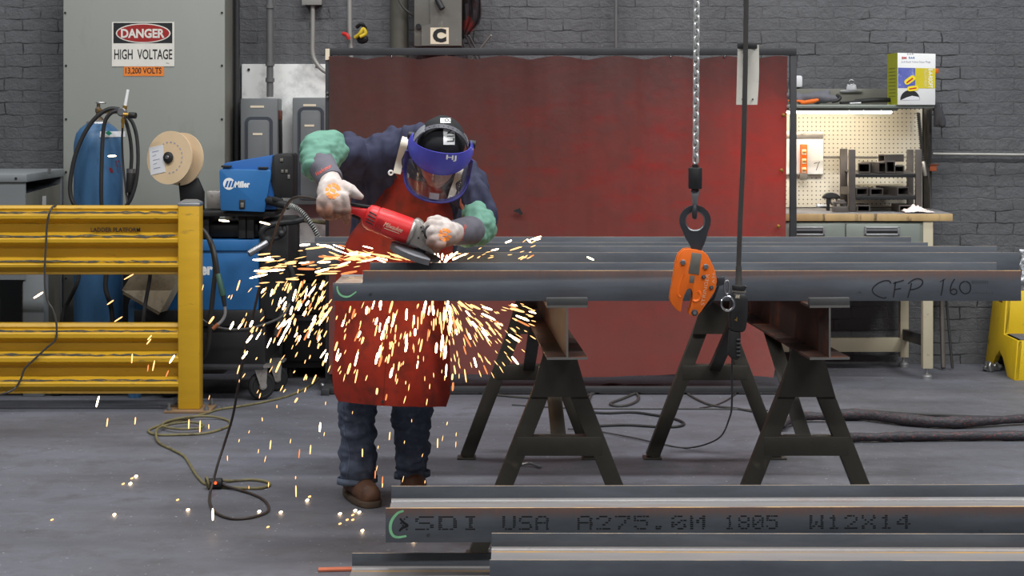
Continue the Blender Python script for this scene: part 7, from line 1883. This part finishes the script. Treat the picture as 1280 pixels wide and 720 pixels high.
def gen_right_top():
    px = rs.uniform(552, 680); py = 322 - rs.random() ** 2 * 30 * (px - 540) / 140
    return px, py, rs.uniform(6, 16), rs.uniform(0, 40), rs.uniform(6.18, 6.45), rs.uniform(1.6, 2.6), heat()
def gen_left():
    while True:
        px = 413 - abs(rs.gauss(0, 62)); py = 350 + abs(rs.gauss(0, 58)) + (413 - px) * 0.05
        if px < 250 or py > 505: continue
        return px, py, rs.uniform(7, 17), rs.uniform(48, 76), rs.uniform(5.9, 6.6), rs.uniform(2.0, 3.8), heat()
def gen_apron():
    while True:
        px = rs.uniform(420, 560); py = 378 + abs(rs.gauss(0, 62))
        if py > 505 or (px < 470 and rs.random() < 0.35): continue
        return px, py, rs.uniform(8, 19), 90 - (540 - px) * 0.14 - rs.uniform(-4, 12), rs.uniform(6.17, 6.36), rs.uniform(2.0, 4.0), heat()
def gen_spray():
    while True:
        a = math.radians(rs.uniform(-95, -8)); r = 22 + 108 * rs.random() ** 1.1
        px = 556 + math.cos(a) * r; py = 366 - math.sin(a) * r * 0.92
        if py < 378 or px > 668: continue
        if rs.random() < (py - 378) / 150: continue
        return px, py, rs.uniform(8, 20), math.degrees(a) + rs.uniform(-12, 6), rs.uniform(6.17, 6.5), rs.uniform(1.8, 3.6), heat()
def gen_stray():
    while True:
        px = rs.uniform(255, 590); py = rs.uniform(470, 610)
        if 415 < px < 565 and py < 515: continue
        return px, py, rs.uniform(7, 15), rs.uniform(74, 92), rs.uniform(6.2, 6.6), rs.uniform(1.6, 2.8), rs.choice((1, 1, 2))
fam = ((gen_stream, 58, 'glowing spark streaking sideways from the grinder along the beam end', 'sparks streaming sideways from the grinder'),
       (gen_right_top, 12, 'glowing spark skipping over the beam past the green sleeve', 'sparks thrown past the green sleeve'),
       (gen_left, 74, 'glowing spark falling in the dark gap between blue machine and red apron', 'sparks falling beside the blue machine'),
       (gen_apron, 64, 'glowing spark raining down in front of the red leather apron', 'sparks in front of the apron'),
       (gen_spray, 52, 'glowing spark fanning out under the beam between apron and trestle', 'sparks fanning out under the beam'))
for fn, n, lab, grp in fam:
    for _ in range(n): place_spark(*fn(), lab, grp)
stray = [(48, 369, 15, 32, 0), (122, 502, 15, 74, 0), (169, 526, 10, 82, 1), (134, 528, 11, 84, 1), (161, 346, 14, 30, 1), (138, 378, 10, 36, 1), (148, 399, 13, 32, 1), (187, 422, 8, 50, 1), (186, 427, 9, 52, 1), (165, 448, 13, 84, 1), (192, 457, 14, 82, 1), (215, 449, 12, 58, 0), (209, 467, 9, 70, 2), (185, 460, 9, 84, 2), (140, 196 - 1, 11, 2, 0), (280, 276, 14, -6, 0), (331, 279, 14, -14, 0), (298, 462, 12, 74, 1), (236, 530, 14, 84, 1), (250, 533, 15, 90, 1), (338, 556, 12, 84, 1), (374, 567, 12, 84, 2), (388, 562, 12, 86, 1), (370, 614, 16, 90, 1), (266, 643, 17, 88, 0), (400, 534, 12, 86, 0), (547, 296 + 258, 13, 88, 1), (487, 545, 11, 84, 1), (453, 566, 12, 88, 1), (469, 593, 12, 86, 2), (737, 541 - 17 + 16, 10, 88, 1), (661, 301, 7, -40, 0), (667, 315 - 13, 8, 30, 1), (738, 323, 10, -24, 0), (478, 601, 12, 86, 2)]
for q in range(9): place_spark(536 + q * 4.2, 324 - (q * 7 % 5), 9 + q % 4 * 3, 150 - q * 16, 6.16 + 0.01 * q, 2.6, 0, 'white hot spark at the point where the wheel meets the beam', 'sparks at the grinding point')
for px, py, ln, an, ht in stray:
    place_spark(px, py, ln, an, 6.4 if not 100 < px < 250 else 6.9, 2.6 if ht == 0 else 2.0, ht, 'stray glowing spark far out from the main shower', 'stray sparks')
flecks = [(163, 606, 0), (170, 597, 0), (165, 599, 1), (154, 606, 1), (143, 645, 0), (222, 626, 1), (235, 639, 0), (65, 651, 1), (425, 644, 0), (444, 640, 0), (449, 642, 0), (441, 645, 1), (434, 651, 1), (425, 656, 1), (453, 665, 0), (384, 627, 0), (387, 622, 1), (351, 642, 0), (324, 641, 0), (441, 651, 1), (335, 660, 1), (517, 678, 0)]
for px, py, ht in flecks:
    place_spark(px, py, 4.2, 20, 0, 3.4 if ht == 0 else 2.4, ht, 'hot glowing fleck lying on the concrete floor', 'hot flecks on the floor', True)
# the finer spray, too many and too small to count
fb = MB()
for fn, n in ((gen_stream, 70), (gen_right_top, 22), (gen_left, 120), (gen_apron, 80), (gen_spray, 130), (gen_stray, 30)):
    for _ in range(n):
        px, py, ln, ang, Y, wd, ht = fn()
        a = math.radians(ang); d = V((math.cos(a), rs.uniform(-0.3, 0.3), math.sin(a))); p = P(px, py, Y); l = S(ln * 0.62, Y); r = S(wd * 0.42, Y) / 2
        fb.lathe([(0, -l / 2), (r, -l * 0.2), (r, l * 0.2), (0, l / 2)], p, d, 5)
so = fb.build('spark_spray', K['hot_y'], None, False); so['kind'] = 'stuff'; so['label'] = 'fine spray of small glowing sparks all round the grinder'; so['category'] = 'sparks'
# ================================================================== light: the hall's high-bay lamps, added fill rows, even ambient fill from the world
w = bpy.data.worlds.new('hall_light'); scene.world = w; w.use_nodes = True
bg = w.node_tree.nodes['Background']; bg.inputs[0].default_value = (0.93, 0.96, 1.0, 1); bg.inputs[1].default_value = 0.10
def lamp(x, y, z, sx, sy, power, col=(0.97, 0.985, 1.0), rot=(0, 0, 0)):
    l = bpy.data.lights.new('hall_and_fill_lamp', 'AREA'); l.shape = 'RECTANGLE'; l.size = sx; l.size_y = sy; l.energy = power; l.color = col
    o = bpy.data.objects.new('hall_and_fill_lamp', l); COL.objects.link(o); o.location = (x, y, z); o.rotation_euler = rot
    return o
for x, k in ((-4.2, 0.60), (0.2, 0.76), (4.6, 1.02)):
    lamp(x, 5.2, 6.3, 2.6, 0.4, 330 * k)
    lamp(x, 8.7, 6.3, 2.6, 0.4, 110 * k)  # row added to brighten the floor at the back
    lamp(x, -0.6, 6.3, 2.6, 0.4, 270 * k)  # front row added as fill for upright faces turned to the viewer

# ================================================================== camera
cam = bpy.data.cameras.new('camera'); co = bpy.data.objects.new('camera', cam); COL.objects.link(co)
cam.sensor_fit = 'HORIZONTAL'; cam.sensor_width = 36.0; cam.lens = FPX * 36.0 / 1280.0
co.location = (0, 0, CZ); co.rotation_euler = (PI / 2, 0, 0)
cam.shift_x = 0.0; cam.shift_y = -(360.0 - HOR) / 1280.0
cam.clip_start = 0.1; cam.clip_end = 60
scene.camera = co
scene.view_settings.view_transform = 'Standard'; scene.view_settings.look = 'None'
scene.view_settings.gamma = 1.0; scene.view_settings.exposure = 0.0; scene.view_settings.use_curve_mapping = False
try:
    scene.cycles.use_denoising = True
    scene.cycles.max_bounces = 8; scene.cycles.transparent_max_bounces = 12
    scene.cycles.sample_clamp_indirect = 4.0
except Exception: pass
